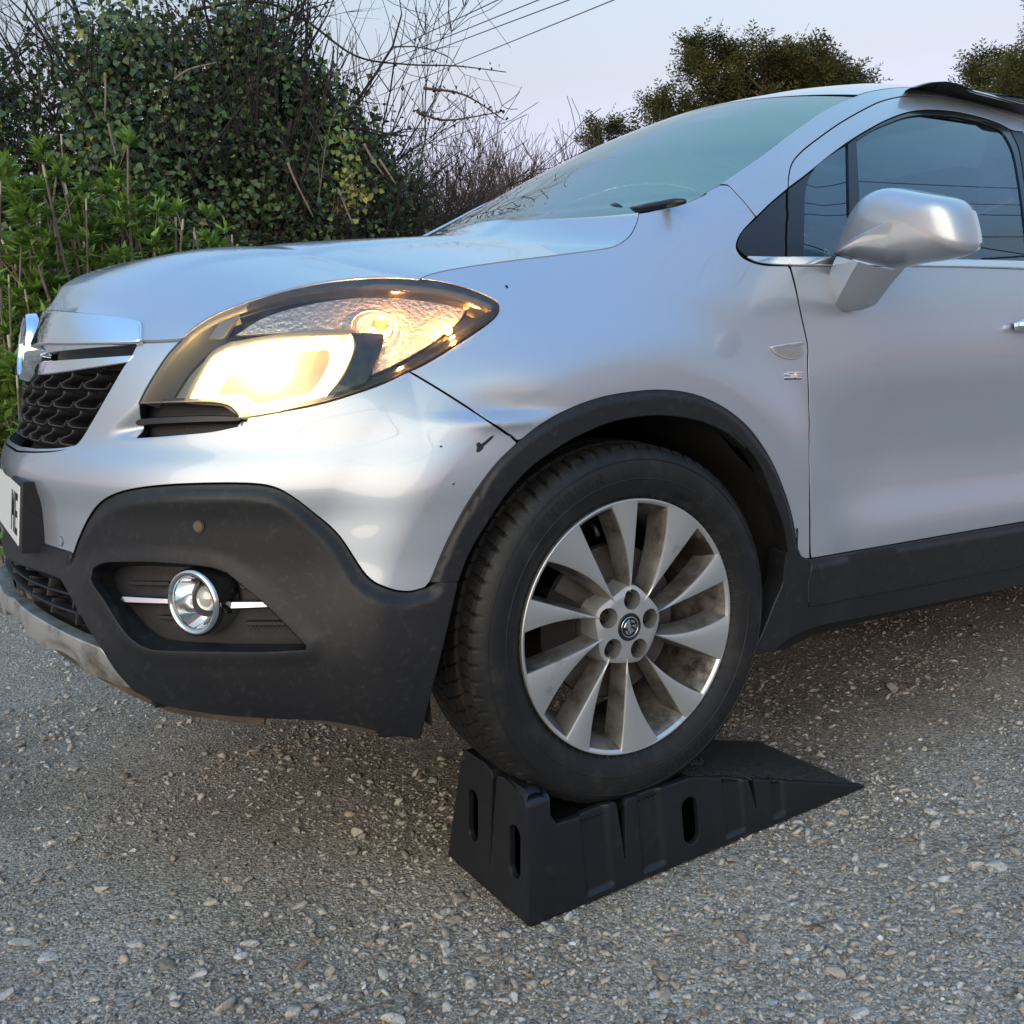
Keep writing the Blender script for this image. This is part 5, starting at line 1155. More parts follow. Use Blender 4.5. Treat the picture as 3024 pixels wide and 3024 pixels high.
# ------------------------------------------------------------------ ramp (world space)
ramp = empty('wheel_ramp', (.16, .13, 0)); tag(ramp, 'black ribbed plastic car ramp under the raised front wheel', 'ramp')
def rb_(name, V, F, m=None, **kw): return mesh_ob(name, np.asarray(V, float) - [.16, .13, 0], F, m or M['ramp'], ramp, **kw)
def oval(cx, cz, w_, h, n=14):
    r = w_ / 2; P = []
    for i in range(n + 1): a = math.pi * i / n; P.append((cx + r * math.cos(a), cz + h / 2 - r + r * math.sin(a)))
    for i in range(n + 1): a = math.pi + math.pi * i / n; P.append((cx + r * math.cos(a), cz - h / 2 + r + r * math.sin(a)))
    return np.array(P)
def flat_panel(name, outline, holes, to3, inward, disp=None, res=.0055, th=.012, bev=.0025, hole_d=.012):
    """2D outline -> 3D by to3(a, b, depth); depth positive goes inward"""
    Q = resample(np.array(outline, float), res); Q = Q if area2(Q) > 0 else Q[::-1]; H = []
    for h in holes: h = resample(h, res * .6); H.append(h if area2(h) > 0 else h[::-1])
    Qi = resample(inset(Q, bev), res); V, F = fill(Qi, H, res); d = disp(V) if disp else np.zeros(len(V)); P = [to3(V[:, 0], V[:, 1], d)]; FF = [tuple(f) for f in F]; n0 = len(V); o = 0
    for li, L_ in enumerate([Qi] + H):
        n = len(L_); t = np.roll(L_, -1, 0) - np.roll(L_, 1, 0); t /= np.linalg.norm(t, axis=1, keepdims=True) + 1e-12; on = np.stack([t[:, 1], -t[:, 0]], -1) * (1 if li == 0 else -1)
        q1 = L_ + on * bev * .75; q2 = L_ + on * bev; dd = d[o:o + n]
        P += [to3(q1[:, 0], q1[:, 1], dd + bev * .3), to3(q2[:, 0], q2[:, 1], dd + bev), to3(q2[:, 0], q2[:, 1], dd + (th if li == 0 else hole_d))]
        for r in range(3):
            A = (o if r == 0 else n0 + (r - 1) * n); B = n0 + r * n
            for i in range(n):
                j = (i + 1) % n; f = (A + i, B + i, B + j, A + j); FF.append(f if li == 0 else f[::-1])
        o += n; n0 += 3 * n
    V3 = np.concatenate(P); a, b, c = V3[FF[0][0]], V3[FF[0][1]], V3[FF[0][2]]
    if np.cross(b - a, c - a) @ np.array(inward) > 0: FF = [f[::-1] for f in FF]
    return rb_(name, V3, FF, sharp=38)
side_o = [(-.281, 0), (-.262, .214), (-.258, .220), (-.232, .218), (-.226, .213), (-.204, .171), (-.155, .169), (-.083, .173), (-.072, .171), (-.069, .160), (-.062, .052), (-.052, .160), (-.046, .170), (-.022, .168), (.037, .167), (.111, .166), (.188, .1425), (.245, .122), (.258, .118), (.2595, .112), (.2745, .047), (.2725, .110), (.276, .1145), (.301, .105), (.355, .086), (.592, .006), (.598, 0)]
chn = [(-.155, -.088), (-.024, .036), (.186, .245), (.318, .358)]
def side_disp(V):
    d = np.zeros(len(V))
    for a, b in chn:
        bot = .012
        d += .007 * sstep((V[:, 0] - a) / .006) * (1 - sstep((V[:, 0] - (b - .012)) / .012)) * sstep((V[:, 1] - bot) / .006)
    return d
flat_panel('near_side', side_o, [oval(.101, .080, .043, .100)], lambda a, b, d: np.stack([a, -.026 + .06 * b + d, b], -1), (0, 1, 0), side_disp)
def far3(a, b, d): return np.stack([a, .292 - .24 * b - d, b], -1)
flat_panel('far_side', side_o, [oval(.101, .080, .043, .100)], far3, (0, -1, 0), side_disp, res=.016)
end_o = [(-.026, 0), (-.014, .222), (-.006, .230), (.034, .244), (.068, .249), (.088, .244), (.092, .232), (.117, .052), (.106, .232), (.112, .246), (.135, .253), (.176, .252), (.205, .240), (.228, .228), (.238, .205), (.290, .004), (.290, 0)]
flat_panel('end_stop', end_o, [oval(.026, .122, .042, .105), oval(.182, .130, .042, .108)], lambda a, b, d: np.stack([-.282 + .08 * b + d, a, b], -1), (1, 0, 0), th=.05)
# the back of the stop, wheel side
def strip(name, pts, y0, y1, ny=2): 
    V = []; ys = np.linspace(0, 1, ny)
    for x, z in pts:
        for t in ys: V.append((x, y0(z) + (y1(z) - y0(z)) * t, z))
    F = grid_faces(len(pts), ny); 
    a, b, c = np.array(V[F[0][0]]), np.array(V[F[0][1]]), np.array(V[F[0][2]])
    if np.cross(b - a, c - a)[2] < 0: F = [f[::-1] for f in F]
    return rb_(name, V, F, smooth=False)
yn = lambda z: -.022 + .06 * z; yf_ = lambda z: .288 - .24 * z
for (ya, yb2, nm) in ((-.010, .086, 0), (.110, .232, 1)):
    V = []; 
    for x, z in ((-.262, .236), (-.256, .2475), (-.240, .249), (-.228, .244), (-.222, .232), (-.200, .170), (-.198, .14)):
        for y in (ya, ya + .012, yb2 - .012, yb2): V.append((x, y, z - (.008 if y in (ya, yb2) else 0)))
    F = [f[::-1] for f in grid_faces(7, 4)]; a, b, c = (np.array(V[i]) for i in F[4][:3]); 
    if np.cross(b - a, c - a)[2] < 0: F = [f[::-1] for f in F]
    rb_('stop_block', V, F, sharp=30)
# ribbed deck: platform then slope
deck = []; x = -.198
while x < .108: deck += [(x, .1535), (x + .002, .1575), (x + .006, .1575), (x + .008, .1535)]; x += .0115
deck += [(.108, .1560), (.112, .1640)]
x = .114; zl = lambda x: .1635 - (x - .112) * (.1635 - .004) / (.592 - .112)
while x < .584: deck += [(x, zl(x) - .0060), (x + .0012, zl(x)), (x + .0052, zl(x)), (x + .0064, zl(x) - .0060)]; x += .0128
dko = strip('ribbed_deck', deck, yn, yf_); dko.data.materials.append(mat('dusty_rib_tops', (.075, .073, .070), .5, mott=(60, .3)))
dz_ = [1 if abs(dko.data.vertices[p.vertices[0]].co.z - dko.data.vertices[p.vertices[2]].co.z) < .0019 and p.area > .0008 and p.center.z > zl(p.center.x + .16) - .003 and p.center.x > -.05 else 0 for p in dko.data.polygons]; print('ribs', sum(dz_), len(dz_)); dko.data.polygons.foreach_set('material_index', dz_)
rb_('slot_shade_block', [(-.24, .02, .003), (.42, .02, .003), (.42, .24, .003), (-.24, .24, .003), (-.24, .02, .150), (.10, .02, .150), (.10, .24, .150), (-.24, .24, .150), (.42, .02, .045), (.42, .24, .045)], [(0, 3, 2, 1), (4, 5, 6, 7), (0, 1, 8, 5, 4), (3, 7, 6, 9, 2), (0, 4, 7, 3), (5, 8, 9, 6), (1, 2, 9, 8)], mat('slot_shade_black', (.002, .002, .0022), 1, spec=0), smooth=False)  # near-black block added inside the ramp to stand in for shade behind the slots
dk = MB(); 
th_ = np.linspace(0, 2 * math.pi, 36, endpoint=False); ex_, ey_ = .195, .128; V = []
for r, h in ((.058, -.002), (.056, .003), (.050, .0035), (.048, .0010), (.001, .0010)): V += [(ex_ + r * math.cos(t), ey_ + r * math.sin(t) * .95, zl(ex_ + r * math.cos(t)) + h) for t in th_]
rb_('deck_emblem', V, grid_faces(5, 36, True), sharp=30)
for i in range(7):
    yy = ey_ - .03 + .010 * i; MB().box((ex_ - .008 + .003 * (i % 2), yy, 0), (ex_ + .014, yy + .0045, .0028)); V = [(ex_ - .01, yy, zl(ex_ - .01) + .001), (ex_ + .014, yy + .004, zl(ex_ + .014) + .001), (ex_ + .014, yy + .0075, zl(ex_ + .014) + .001), (ex_ - .01, yy + .0035, zl(ex_ - .01) + .001)]; V2_ = [(a, b, c + .002) for a, b, c in V]
    rb_('emblem_bar', V + V2_, [(4, 5, 6, 7), (0, 1, 5, 4), (1, 2, 6, 5), (2, 3, 7, 6), (3, 0, 4, 7)], smooth=False)

# ------------------------------------------------------------------ ground and gravel
rng = np.random.default_rng(7)
_w = [(rng.uniform(.5, 3.2), rng.uniform(0, 6.28), rng.uniform(0, 6.28)) for _ in range(14)]
def gh(x, y):
    x = np.asarray(x, float); y = np.asarray(y, float); h = 0 * x
    for f, a, p in _w: h = h + np.sin(f * (x * math.cos(a) + y * math.sin(a)) * 2 + p) / f
    h = h * .0035
    h = h + .0018 * np.sin(x * 31 + 2 * np.sin(y * 23)) * np.sin(y * 37 + 2 * np.sin(x * 19))
    dx = np.maximum(np.maximum(-.30 - x, x - .62), 0); dy = np.maximum(np.maximum(-.05 - y, y - .31), 0)
    return (h - .004) * sstep(np.hypot(dx, dy) / .25) - .004
def axis(lo, hi, fine0, fine1, step, grow=1.12):
    a = list(np.arange(fine0, fine1, step)); st = step; p = a[-1]
    while p < hi: st *= grow; p += st; a.append(p)
    st = step; p = a[0]; b = []
    while p > lo: st *= grow; p -= st; b.append(p)
    return np.array(b[::-1] + a)
gx = axis(-250, 250, -2.6, 3.2, .024); gy = axis(-60, 400, -.9, 3.4, .024)
X, Y = np.meshgrid(gx, gy); Z = gh(X, Y) * (np.hypot(X, Y) < 30)
me = bpy.data.meshes.new('ground'); nx, ny = len(gx), len(gy); V = np.stack([X, Y, Z], -1).reshape(-1, 3)
idx = np.arange(nx * ny).reshape(ny, nx); Fg = np.stack([idx[:-1, :-1], idx[:-1, 1:], idx[1:, 1:], idx[1:, :-1]], -1).reshape(-1, 4)
def np_mesh(name, V, F, m, kind=None, parent=None, smooth=False, attr=None):
    me = bpy.data.meshes.new(name); V = np.ascontiguousarray(V, np.float32); F = np.ascontiguousarray(F, np.int32); k = F.shape[1]
    me.vertices.add(len(V)); me.vertices.foreach_set('co', V.ravel()); me.loops.add(F.size); me.loops.foreach_set('vertex_index', F.ravel())
    me.polygons.add(len(F)); me.polygons.foreach_set('loop_start', np.arange(0, F.size, k, dtype=np.int32)); me.polygons.foreach_set('loop_total', np.full(len(F), k, np.int32))
    if smooth: me.polygons.foreach_set('use_smooth', np.ones(len(F), bool))
    if attr is not None:
        for nm, dom, dat in attr:
            at = me.attributes.new(nm, 'FLOAT', dom); at.data.foreach_set('value', np.ascontiguousarray(dat, np.float32))
    me.update(); me.validate(); me.materials.append(m); o = bpy.data.objects.new(name, me); COL.objects.link(o)
    if parent is not None: o.parent = parent
    if kind: o['kind'] = kind
    return o
def ground_mat():
    m, nt, p = new_mat('gravel_ground'); L = nt.links; tc = nd(nt, 'ShaderNodeTexCoord'); p.inputs['Roughness'].default_value = .92; p.inputs['Specular IOR Level'].default_value = .25
    def noise(sc, det=8, ro=.65):
        n = nd(nt, 'ShaderNodeTexNoise'); n.inputs['Scale'].default_value = sc; n.inputs['Detail'].default_value = det; n.inputs['Roughness'].default_value = ro; L.new(tc.outputs['Object'], n.inputs['Vector']); return n.outputs[0]
    def ramp_(src, *st):
        r = nd(nt, 'ShaderNodeValToRGB'); L.new(src, r.inputs[0])
        for i, (q, c) in enumerate(st):
            e = r.color_ramp.elements[i] if i < 2 else r.color_ramp.elements.new(q); e.position = q; e.color = (*c, 1)
        return r.outputs[0]
    big = ramp_(noise(.9, 5), (.36, (.27, .23, .19)), (.50, (.42, .375, .325)), (.64, (.53, .495, .445)))
    fine = ramp_(noise(90, 8, .85), (.30, (.30, .29, .28)), (.52, (1.0, 1.0, 1.0)), (.72, (1.5, 1.48, 1.45)))
    mx = nd(nt, 'ShaderNodeMix', data_type='RGBA', blend_type='MULTIPLY'); mx.inputs[0].default_value = 1; L.new(big, mx.inputs[6]); L.new(fine, mx.inputs[7])
    v = nd(nt, 'ShaderNodeTexVoronoi'); v.inputs['Scale'].default_value = 160; L.new(tc.outputs['Object'], v.inputs['Vector'])
    sp = nd(nt, 'ShaderNodeSeparateColor'); L.new(v.outputs['Color'], sp.inputs[0])
    cr = ramp_(sp.outputs[0], (0, (.45, .44, .43)), (.5, (1, .98, .95)), (1, (1.5, 1.5, 1.5)))
    m2 = nd(nt, 'ShaderNodeMix', data_type='RGBA', blend_type='MULTIPLY'); m2.inputs[0].default_value = .8; L.new(mx.outputs[2], m2.inputs[6]); L.new(cr, m2.inputs[7])
    L.new(m2.outputs[2], p.inputs['Base Color'])
    vb = nd(nt, 'ShaderNodeTexVoronoi'); vb.inputs['Scale'].default_value = 160; L.new(tc.outputs['Object'], vb.inputs['Vector'])
    ad = nd(nt, 'ShaderNodeMath', operation='MULTIPLY_ADD'); L.new(vb.outputs['Distance'], ad.inputs[0]); ad.inputs[1].default_value = -.8; L.new(noise(240, 4, .7), ad.inputs[2])
    b = nd(nt, 'ShaderNodeBump'); b.inputs['Strength'].default_value = 1.0; b.inputs['Distance'].default_value = .008; L.new(ad.outputs[0], b.inputs['Height']); L.new(b.outputs[0], p.inputs['Normal'])
    return m
GM = ground_mat(); np_mesh('ground', V, Fg, GM, 'structure', smooth=True)
def attr_mat(name, stops, rough=.8, spec=.3, sub=0, bump=None, trans=0.0, mottle=None):
    m, nt, p = new_mat(name); L = nt.links; a = nd(nt, 'ShaderNodeAttribute', attribute_name='tone'); r = nd(nt, 'ShaderNodeValToRGB'); L.new(a.outputs['Fac'], r.inputs[0])
    for i, (q, c) in enumerate(stops):
        e = r.color_ramp.elements[i] if i < 2 else r.color_ramp.elements.new(q); e.position = q; e.color = (*c, 1)
    src = r.outputs[0]
    if mottle:
        n = nd(nt, 'ShaderNodeTexNoise'); n.inputs['Scale'].default_value = mottle[0]; n.inputs['Detail'].default_value = 5; tc = nd(nt, 'ShaderNodeTexCoord'); L.new(tc.outputs['Object'], n.inputs['Vector'])
        mr = nd(nt, 'ShaderNodeMapRange'); mr.inputs[1].default_value = .3; mr.inputs[2].default_value = .7; mr.inputs[3].default_value = 1 - mottle[1]; mr.inputs[4].default_value = 1 + mottle[1]; L.new(n.outputs[0], mr.inputs[0])
        vm = nd(nt, 'ShaderNodeVectorMath', operation='SCALE'); L.new(src, vm.inputs[0]); L.new(mr.outputs[0], vm.inputs['Scale']); src = vm.outputs[0]
    L.new(src, p.inputs['Base Color']); p.inputs['Roughness'].default_value = rough; p.inputs['Specular IOR Level'].default_value = spec
    if trans:
        t = nd(nt, 'ShaderNodeBsdfTranslucent'); L.new(src, t.inputs[0]); mx = nd(nt, 'ShaderNodeMixShader'); mx.inputs[0].default_value = trans
        out = [n for n in nt.nodes if n.type == 'OUTPUT_MATERIAL'][0]; L.new(p.outputs[0], mx.inputs[1]); L.new(t.outputs[0], mx.inputs[2]); L.new(mx.outputs[0], out.inputs[0])
    return m
STM = attr_mat('gravel_stone', ((0, (.18, .15, .12)), (.25, (.33, .29, .24)), (.45, (.44, .39, .33)), (.6, (.48, .455, .42)), (.72, (.42, .33, .25)), (.82, (.34, .355, .39)), (.93, (.56, .53, .48)), (1, (.74, .72, .66))), .85, .3, mottle=(180, .3))
import bmesh
def ico(sub):
    if sub == 0: return np.array([(1, 0, 0), (-1, 0, 0), (0, 1, 0), (0, -1, 0), (0, 0, 1), (0, 0, -1.)]), np.array([(0, 2, 4), (2, 1, 4), (1, 3, 4), (3, 0, 4), (2, 0, 5), (1, 2, 5), (3, 1, 5), (0, 3, 5)])
    bm = bmesh.new(); bmesh.ops.create_icosphere(bm, subdivisions=sub, radius=1); V = np.array([v.co[:] for v in bm.verts]); F = np.array([[v.index for v in f.verts] for f in bm.faces]); bm.free(); return V, F
def stones(name, P, size, sub, r):
    V0, F0 = ico(sub); n = len(P); k = len(V0)
    var = 12; shp = []
    for _ in range(var):
        v = V0.copy()
        for _c in range(8):                               # chop with planes so that the stones are angular
            d = r.normal(size=3); d /= np.linalg.norm(d); t = r.uniform(.30, .72); e = v @ d - t; v = v - np.outer(np.maximum(e, 0), d)
        v = v * (1 + r.normal(size=(k, 1)) * (.04 if sub else .3)); shp.append(v)
    shp = np.array(shp)[r.integers(0, var, n)]
    sc = np.stack([r.uniform(.9, 1.9, n), r.uniform(.6, 1.2, n), r.uniform(.4, .9, n)], -1) * size[:, None]
    a = r.uniform(0, 6.28, n); tl = r.normal(size=(n, 2)) * .3
    v = shp * sc[:, None, :]; ca, sa = np.cos(a), np.sin(a)
    x = v[..., 0] * ca[:, None] - v[..., 1] * sa[:, None]; y = v[..., 0] * sa[:, None] + v[..., 1] * ca[:, None]; z = v[..., 2] + x * tl[:, :1] + y * tl[:, 1:]
    zz = gh(P[:, 0], P[:, 1]) + sc[:, 2] * r.uniform(-.25, .4, n)
    V = np.stack([x + P[:, :1], y + P[:, 1:2], z + zz[:, None]], -1).reshape(-1, 3); F = (F0[None] + (np.arange(n) * k)[:, None, None]).reshape(-1, 3)
    tone = np.clip(r.beta(1.8, 2.9, n) + (r.random(n) > .972) * .4 + .10 * np.sin(P[:, 0] * 1.9 + 1.3 * np.sin(P[:, 1] * 1.1)) * np.cos(P[:, 1] * 1.6 + P[:, 0] * .7), 0, 1)
    return V, F, np.repeat(tone, len(F0))
def scatter(n, r, falloff):
    """random ground points in view of the camera and a margin, thinning with distance"""
    out = []
    while sum(map(len, out)) < n:
        d = 1.0 + (13 * r.random(n * 3) ** falloff); a = math.atan2(FW[1], FW[0]) + r.uniform(-.72, .72, n * 3)
        P = np.stack([CW[0] + d * np.cos(a), CW[1] + d * np.sin(a)], -1)
        cl = .5 + .5 * np.sin(P[:, 0] * 4.3 + 2 * np.sin(P[:, 1] * 3.1)) * np.sin(P[:, 1] * 5.2 + 1.7 * np.sin(P[:, 0] * 2.7)); P = P[r.random(len(P)) < .15 + .85 * cl ** 1.4]
        inr = (P[:, 0] > -.275) & (P[:, 0] < .595) & (P[:, 1] > -.02) & (P[:, 1] < .29); P = P[~inr]; out.append(P)
    return np.concatenate(out)[:n]
r1 = np.random.default_rng(3)
P = scatter(120000, r1, 1.7); V, F, t_ = stones('g', P, np.clip(r1.lognormal(-5.85, .35, len(P)), .0015, .007) * (1 + .12 * np.hypot(P[:, 0] - CW[0], P[:, 1] - CW[1])), 0, r1)
gv0 = np_mesh('fine_grit', V, F, STM, 'stuff', attr=[('tone', 'FACE', t_)]); tag(gv0, 'fine grey brown grit covering the track', 'grit')
P = scatter(30000, r1, 1.8); V, F, t_ = stones('g', P, np.clip(r1.lognormal(-5.35, .40, len(P)), .0025, .012) * (1 + .08 * np.hypot(P[:, 0] - CW[0], P[:, 1] - CW[1])), 1, r1)
gv = np_mesh('gravel', V, F, STM, 'stuff', attr=[('tone', 'FACE', t_)]); tag(gv, 'grey and brown gravel chippings strewn over the track', 'gravel')
P = scatter(7000, r1, 1.6); V, F, t_ = stones('g', P, np.clip(r1.lognormal(-4.95, .38, len(P)), .0045, .018), 2, r1)
gv2 = np_mesh('loose_gravel', V, F, STM, 'stuff', attr=[('tone', 'FACE', t_)]); tag(gv2, 'larger angular gravel stones lying loose on the track', 'gravel')
# single stones one can pick out in the photograph (pixel, half size in metres, tone, label)
BIG = [((2120, 2448 + 160), .0, 0, '')]
def c11(x, y): return (x / 1.486, 2200 + y / 1.486)
def c12(x, y): return (1900 + x / 1.719, 2300 + y / 1.719)
pick = [(c12(840, 1070), 60, .6, 'flat grey stone with a pale top near the bottom edge, largest right of the ramp'), (c12(1095, 1155), 48, .55, 'grey block stone at the bottom edge, right of the flat grey stone'),
        (c12(1205, 785), 26, .99, 'small chalk white stone, the whitest on the right of the track'), (c12(1690, 430), 38, .5, 'pointed grey stone near the right edge of the photo'),
        (c12(1815, 428), 50, .62, 'wide flat grey slab stone at the right edge'), (c12(635, 670), 42, .42, 'brown grey upright stone below the ramp oval slot'),
        (c12(780, 880), 30, .6, 'pale rounded stone left of the two tan stones'), (c12(665, 1085), 34, .82, 'bluish grey stone left of the largest flat stone'),
        (c12(1290, 740), 44, .45, 'long low tan stone just right of the white stone'), (c12(1262, 855), 28, .70, 'upper one of two tan stones touching each other'), (c12(1312, 882), 30, .73, 'lower one of two tan stones touching each other'),
        (c12(1085, 395), 26, .6, 'blocky pale stone in the middle of the bare patch right of the ramp'), (c12(1218, 432), 26, .9, 'pale wedge stone beside the blocky pale stone'),
        (c12(790, 220), 24, .88, 'pale stone against the foot of the ramp near its thin end'), (c12(880, 240), 30, .3, 'dark brown stone by the thin end of the ramp'),
        (c12(770, 575), 26, .65, 'pinkish grey stone below the slot side of the ramp'), (c12(915, 610), 28, .45, 'brown triangular stone right of the pinkish stone'),
        (c12(1720, 628), 24, .66, 'pale grey stone at the right, under the wide slab'), (c12(1365, 1150), 24, .64, 'light oval pebble at the lower right'), (c12(1565, 1130), 36, .6, 'pale grey lump in the stony patch at lower right'),
        (c12(1672, 1190), 26, .12, 'dark brown round stone near the bottom right corner'), (c12(750, 1155), 34, .84, 'pale blue grey stone under the bluish stone'), (c12(440, 975), 26, .56, 'grey stone in the small heap at lower middle'),
        (c12(100, 770), 26, .5, 'brown grey stone alone below the near corner of the ramp'), (c12(8, 1108), 20, .72, 'orange brown pebble below the ramp corner'), (c12(240, 1085), 34, .73, 'peach coloured crumbly stone in the lower middle'),
        (c11(205, 930), 66, .62, 'long pale slab stone at the lower left'), (c11(30, 1105), 48, .8, 'blue grey stone cut by the left edge'), (c11(100, 865), 50, .5, 'long thin stone above the pale slab'),
        (c11(1100, 860), 34, .52, 'dark shadowed lump above the white faced stone'), (c11(1065, 915), 32, .9, 'pale faced stone under the dark lump'), (c11(940, 680), 34, .44, 'upright brown stone left of the ramp shade'),
        (c11(790, 725), 30, .42, 'brown cube stone left of the upright brown stone'), (c11(1040, 615), 36, .46, 'brown stone at the front of the little heap'), (c11(1000, 575), 30, .45, 'tan stone at the left of the little heap'), (c11(1090, 575), 28, .4, 'grey stone at the right of the little heap'),
        (c11(1575, 375), 42, .45, 'cracked brown stone under the bumper shade'), (c11(1320, 235), 22, .75, 'light tan pebble under the bumper'), (c11(1285, 268), 22, .5, 'grey tan pebble next to the light tan one'),
        (c11(1410, 462), 30, .35, 'flat dark stone in the brown shade'), (c11(1690, 845), 40, .4, 'rough grey stone in front of the ramp end'), (c11(1240, 1015), 28, .5, 'low grey stone at the bottom centre left'),
        (c11(1285, 1150), 46, .45, 'wedge shaped grey stone near the bottom edge'), (c11(1375, 1150), 30, .85, 'pale stone right of the grey wedge'), (c11(1735, 1180), 50, .64, 'broad pale blue grey stone at the bottom, left of the twig'),
        (c11(735, 1080), 24, .2, 'dark grey pebble at lower left of the centre'), (c11(600, 865), 60, .55, 'flat streaked slab sunk in the gravel on the left'), (c11(860, 990), 44, .58, 'sunken blue streaked slab below the middle of the left side'),
        (c11(455, 340), 30, .35, 'brown round stone on the left below the skid plate'), (c11(585, 452), 22, .9, 'light stone with a dark side on the left'), (c11(445, 625), 34, .68, 'pale pinkish stone on the left'), (c11(235, 425), 44, .6, 'flat grey stone near the left edge'),
        (c11(320, 100), 28, .62, 'grey stone at the left under the front lip'), (c11(165, 360), 30, .66, 'light flat stone at the far left'), (c11(1410, 1090), 24, .6, 'small grey stone above the bottom edge, left of centre'),
        (c11(405, 1105), 32, .5, 'olive grey stone at the lower left')]
for i, (p, wpx, tone, lab) in enumerate(pick):
    g = ground_at(*p); dist = np.linalg.norm(g - CW); half = wpx * .74 * dist / FPX
    rr_ = np.random.default_rng(100 + i); V0, F0 = ico(3); v = V0.copy()
    for _c in range(13):
        d = rr_.normal(size=3); d /= np.linalg.norm(d); t = rr_.uniform(.34, .66); e = v @ d - t; v = v - np.outer(np.maximum(e, 0), d)
    v *= 1 + .02 * np.sin(v @ rr_.normal(size=3) * 7)[:, None]
    flat_ = .35 if any(q in lab for q in ('slab', 'flat', 'long', 'low')) else .62
    v = v * [half * 1.15, half * rr_.uniform(.55, .85), half * flat_]; a = rr_.uniform(-.5, .5) - .5; R2 = np.array([[math.cos(a), -math.sin(a), 0], [math.sin(a), math.cos(a), 0], [0, 0, 1]])
    v = v @ R2.T; zc = float(gh(g[0], g[1])) + (half * flat_ * (.25 if flat_ > .5 else .05))
    o = np_mesh('stone', v, F0, STM, attr=[('tone', 'FACE', np.full(len(F0), tone))]); o.location = (g[0], g[1] + half * .3, zc); tag(o, lab, 'stone', 'stones lying on the gravel track')
# dry twigs on the ground
tw = mat('dry_twig', (.13, .08, .05), .85)
def c13(x, y): return c11(x, y)
for pts, lab in (([c13(1350, 1225), (930, 3000), c13(1480, 1175), c13(1600, 1120), c13(1725, 1098)], 'long thin brown twig at the bottom, left of centre'),
                 ([c13(1780, 1035), c13(1830, 1085), c13(1900, 1140), c13(1932, 1165)], 'pale thin twig at the bottom centre'),
                 ([c12(830, 725), c12(900, 712), c12(985, 690)], 'dark twig lying below the ramp on the right'), ([c12(505, 1190), c12(560, 1225), c12(640, 1228), c12(715, 1205)], 'reddish curved twig at the bottom centre right'),
                 ([c12(1830, 1085), c12(1880, 1075), c12(1900, 1040), c12(1890, 1020)], 'hooked twig near the right edge'), ([c12(1500, 128), c12(1560, 130), c12(1600, 122)], 'short reddish twig right of the ramp tip'), ([c12(1810, 295), c12(1870, 285), c12(1915, 262)], 'thin twig at the right edge above the slab')):
    G_ = [ground_at(*p) for p in pts]; G_ = smooth_path([G_], 5); G_[:, 2] = gh(G_[:, 0], G_[:, 1]) + .006
    o = MB().tube(list(G_), list(np.linspace(.0016, .0008, len(G_))), 6).build('twig', tw); tag(o, lab, 'twig', 'twigs on the gravel')

# ------------------------------------------------------------------ vegetation
def branch_mesh(name, segs, m, parent=None, n=4, kind='stuff', **kw):
    """segs: array (k, 8): p0, p1, r0, r1"""
    S = np.array(segs, float); p0, p1, ra, rb2 = S[:, :3], S[:, 3:6], S[:, 6], S[:, 7]; d = p1 - p0; d /= np.linalg.norm(d, axis=1, keepdims=True) + 1e-9
    ref = np.where(np.abs(d[:, 2:3]) > .9, [[1., 0, 0]], [[0, 0, 1.]]); u = np.cross(d, ref); u /= np.linalg.norm(u, axis=1, keepdims=True) + 1e-9; v = np.cross(d, u)
    a = np.arange(n) * 2 * math.pi / n; ring = u[:, None] * np.cos(a)[None, :, None] + v[:, None] * np.sin(a)[None, :, None]
    V = np.concatenate([p0[:, None] + ring * ra[:, None, None], p1[:, None] + ring * rb2[:, None, None]], 1).reshape(-1, 3)
    j = np.arange(n); f = np.stack([j, (j + 1) % n, n + (j + 1) % n, n + j], -1); F = (f[None] + (np.arange(len(S)) * 2 * n)[:, None, None]).reshape(-1, 4)
    return np_mesh(name, V, F, m, kind, parent=parent, smooth=True, **kw)
def grow(p, d, L, r, depth, R, out, kids=3, wig=.22, spread=.7, up=.1, shrink=.68, nseg=4, tips=None):
    d = d / np.linalg.norm(d); pts = [np.array(p, float)]; rad = [r]
    for i in range(nseg):
        d = d + R.normal(size=3) * wig + [0, 0, up * .3]; d /= np.linalg.norm(d); q = pts[-1] + d * L / nseg; r1_ = r * (1 - .6 * (i + 1) / nseg)
        out.append([*pts[-1], *q, rad[-1], r1_]); pts.append(q); rad.append(r1_)
        if depth > 0:
            for _ in range(R.poisson(kids / nseg * 1.2)):
                e = d + R.normal(size=3) * spread + [0, 0, up]; grow(q, e, L * shrink * R.uniform(.6, 1.1), max(r1_ * .65, .0012), depth - 1, R, out, kids, wig, spread, up, shrink, max(2, nseg - 1), tips)
    if tips is not None: tips.append((pts[-1], d))
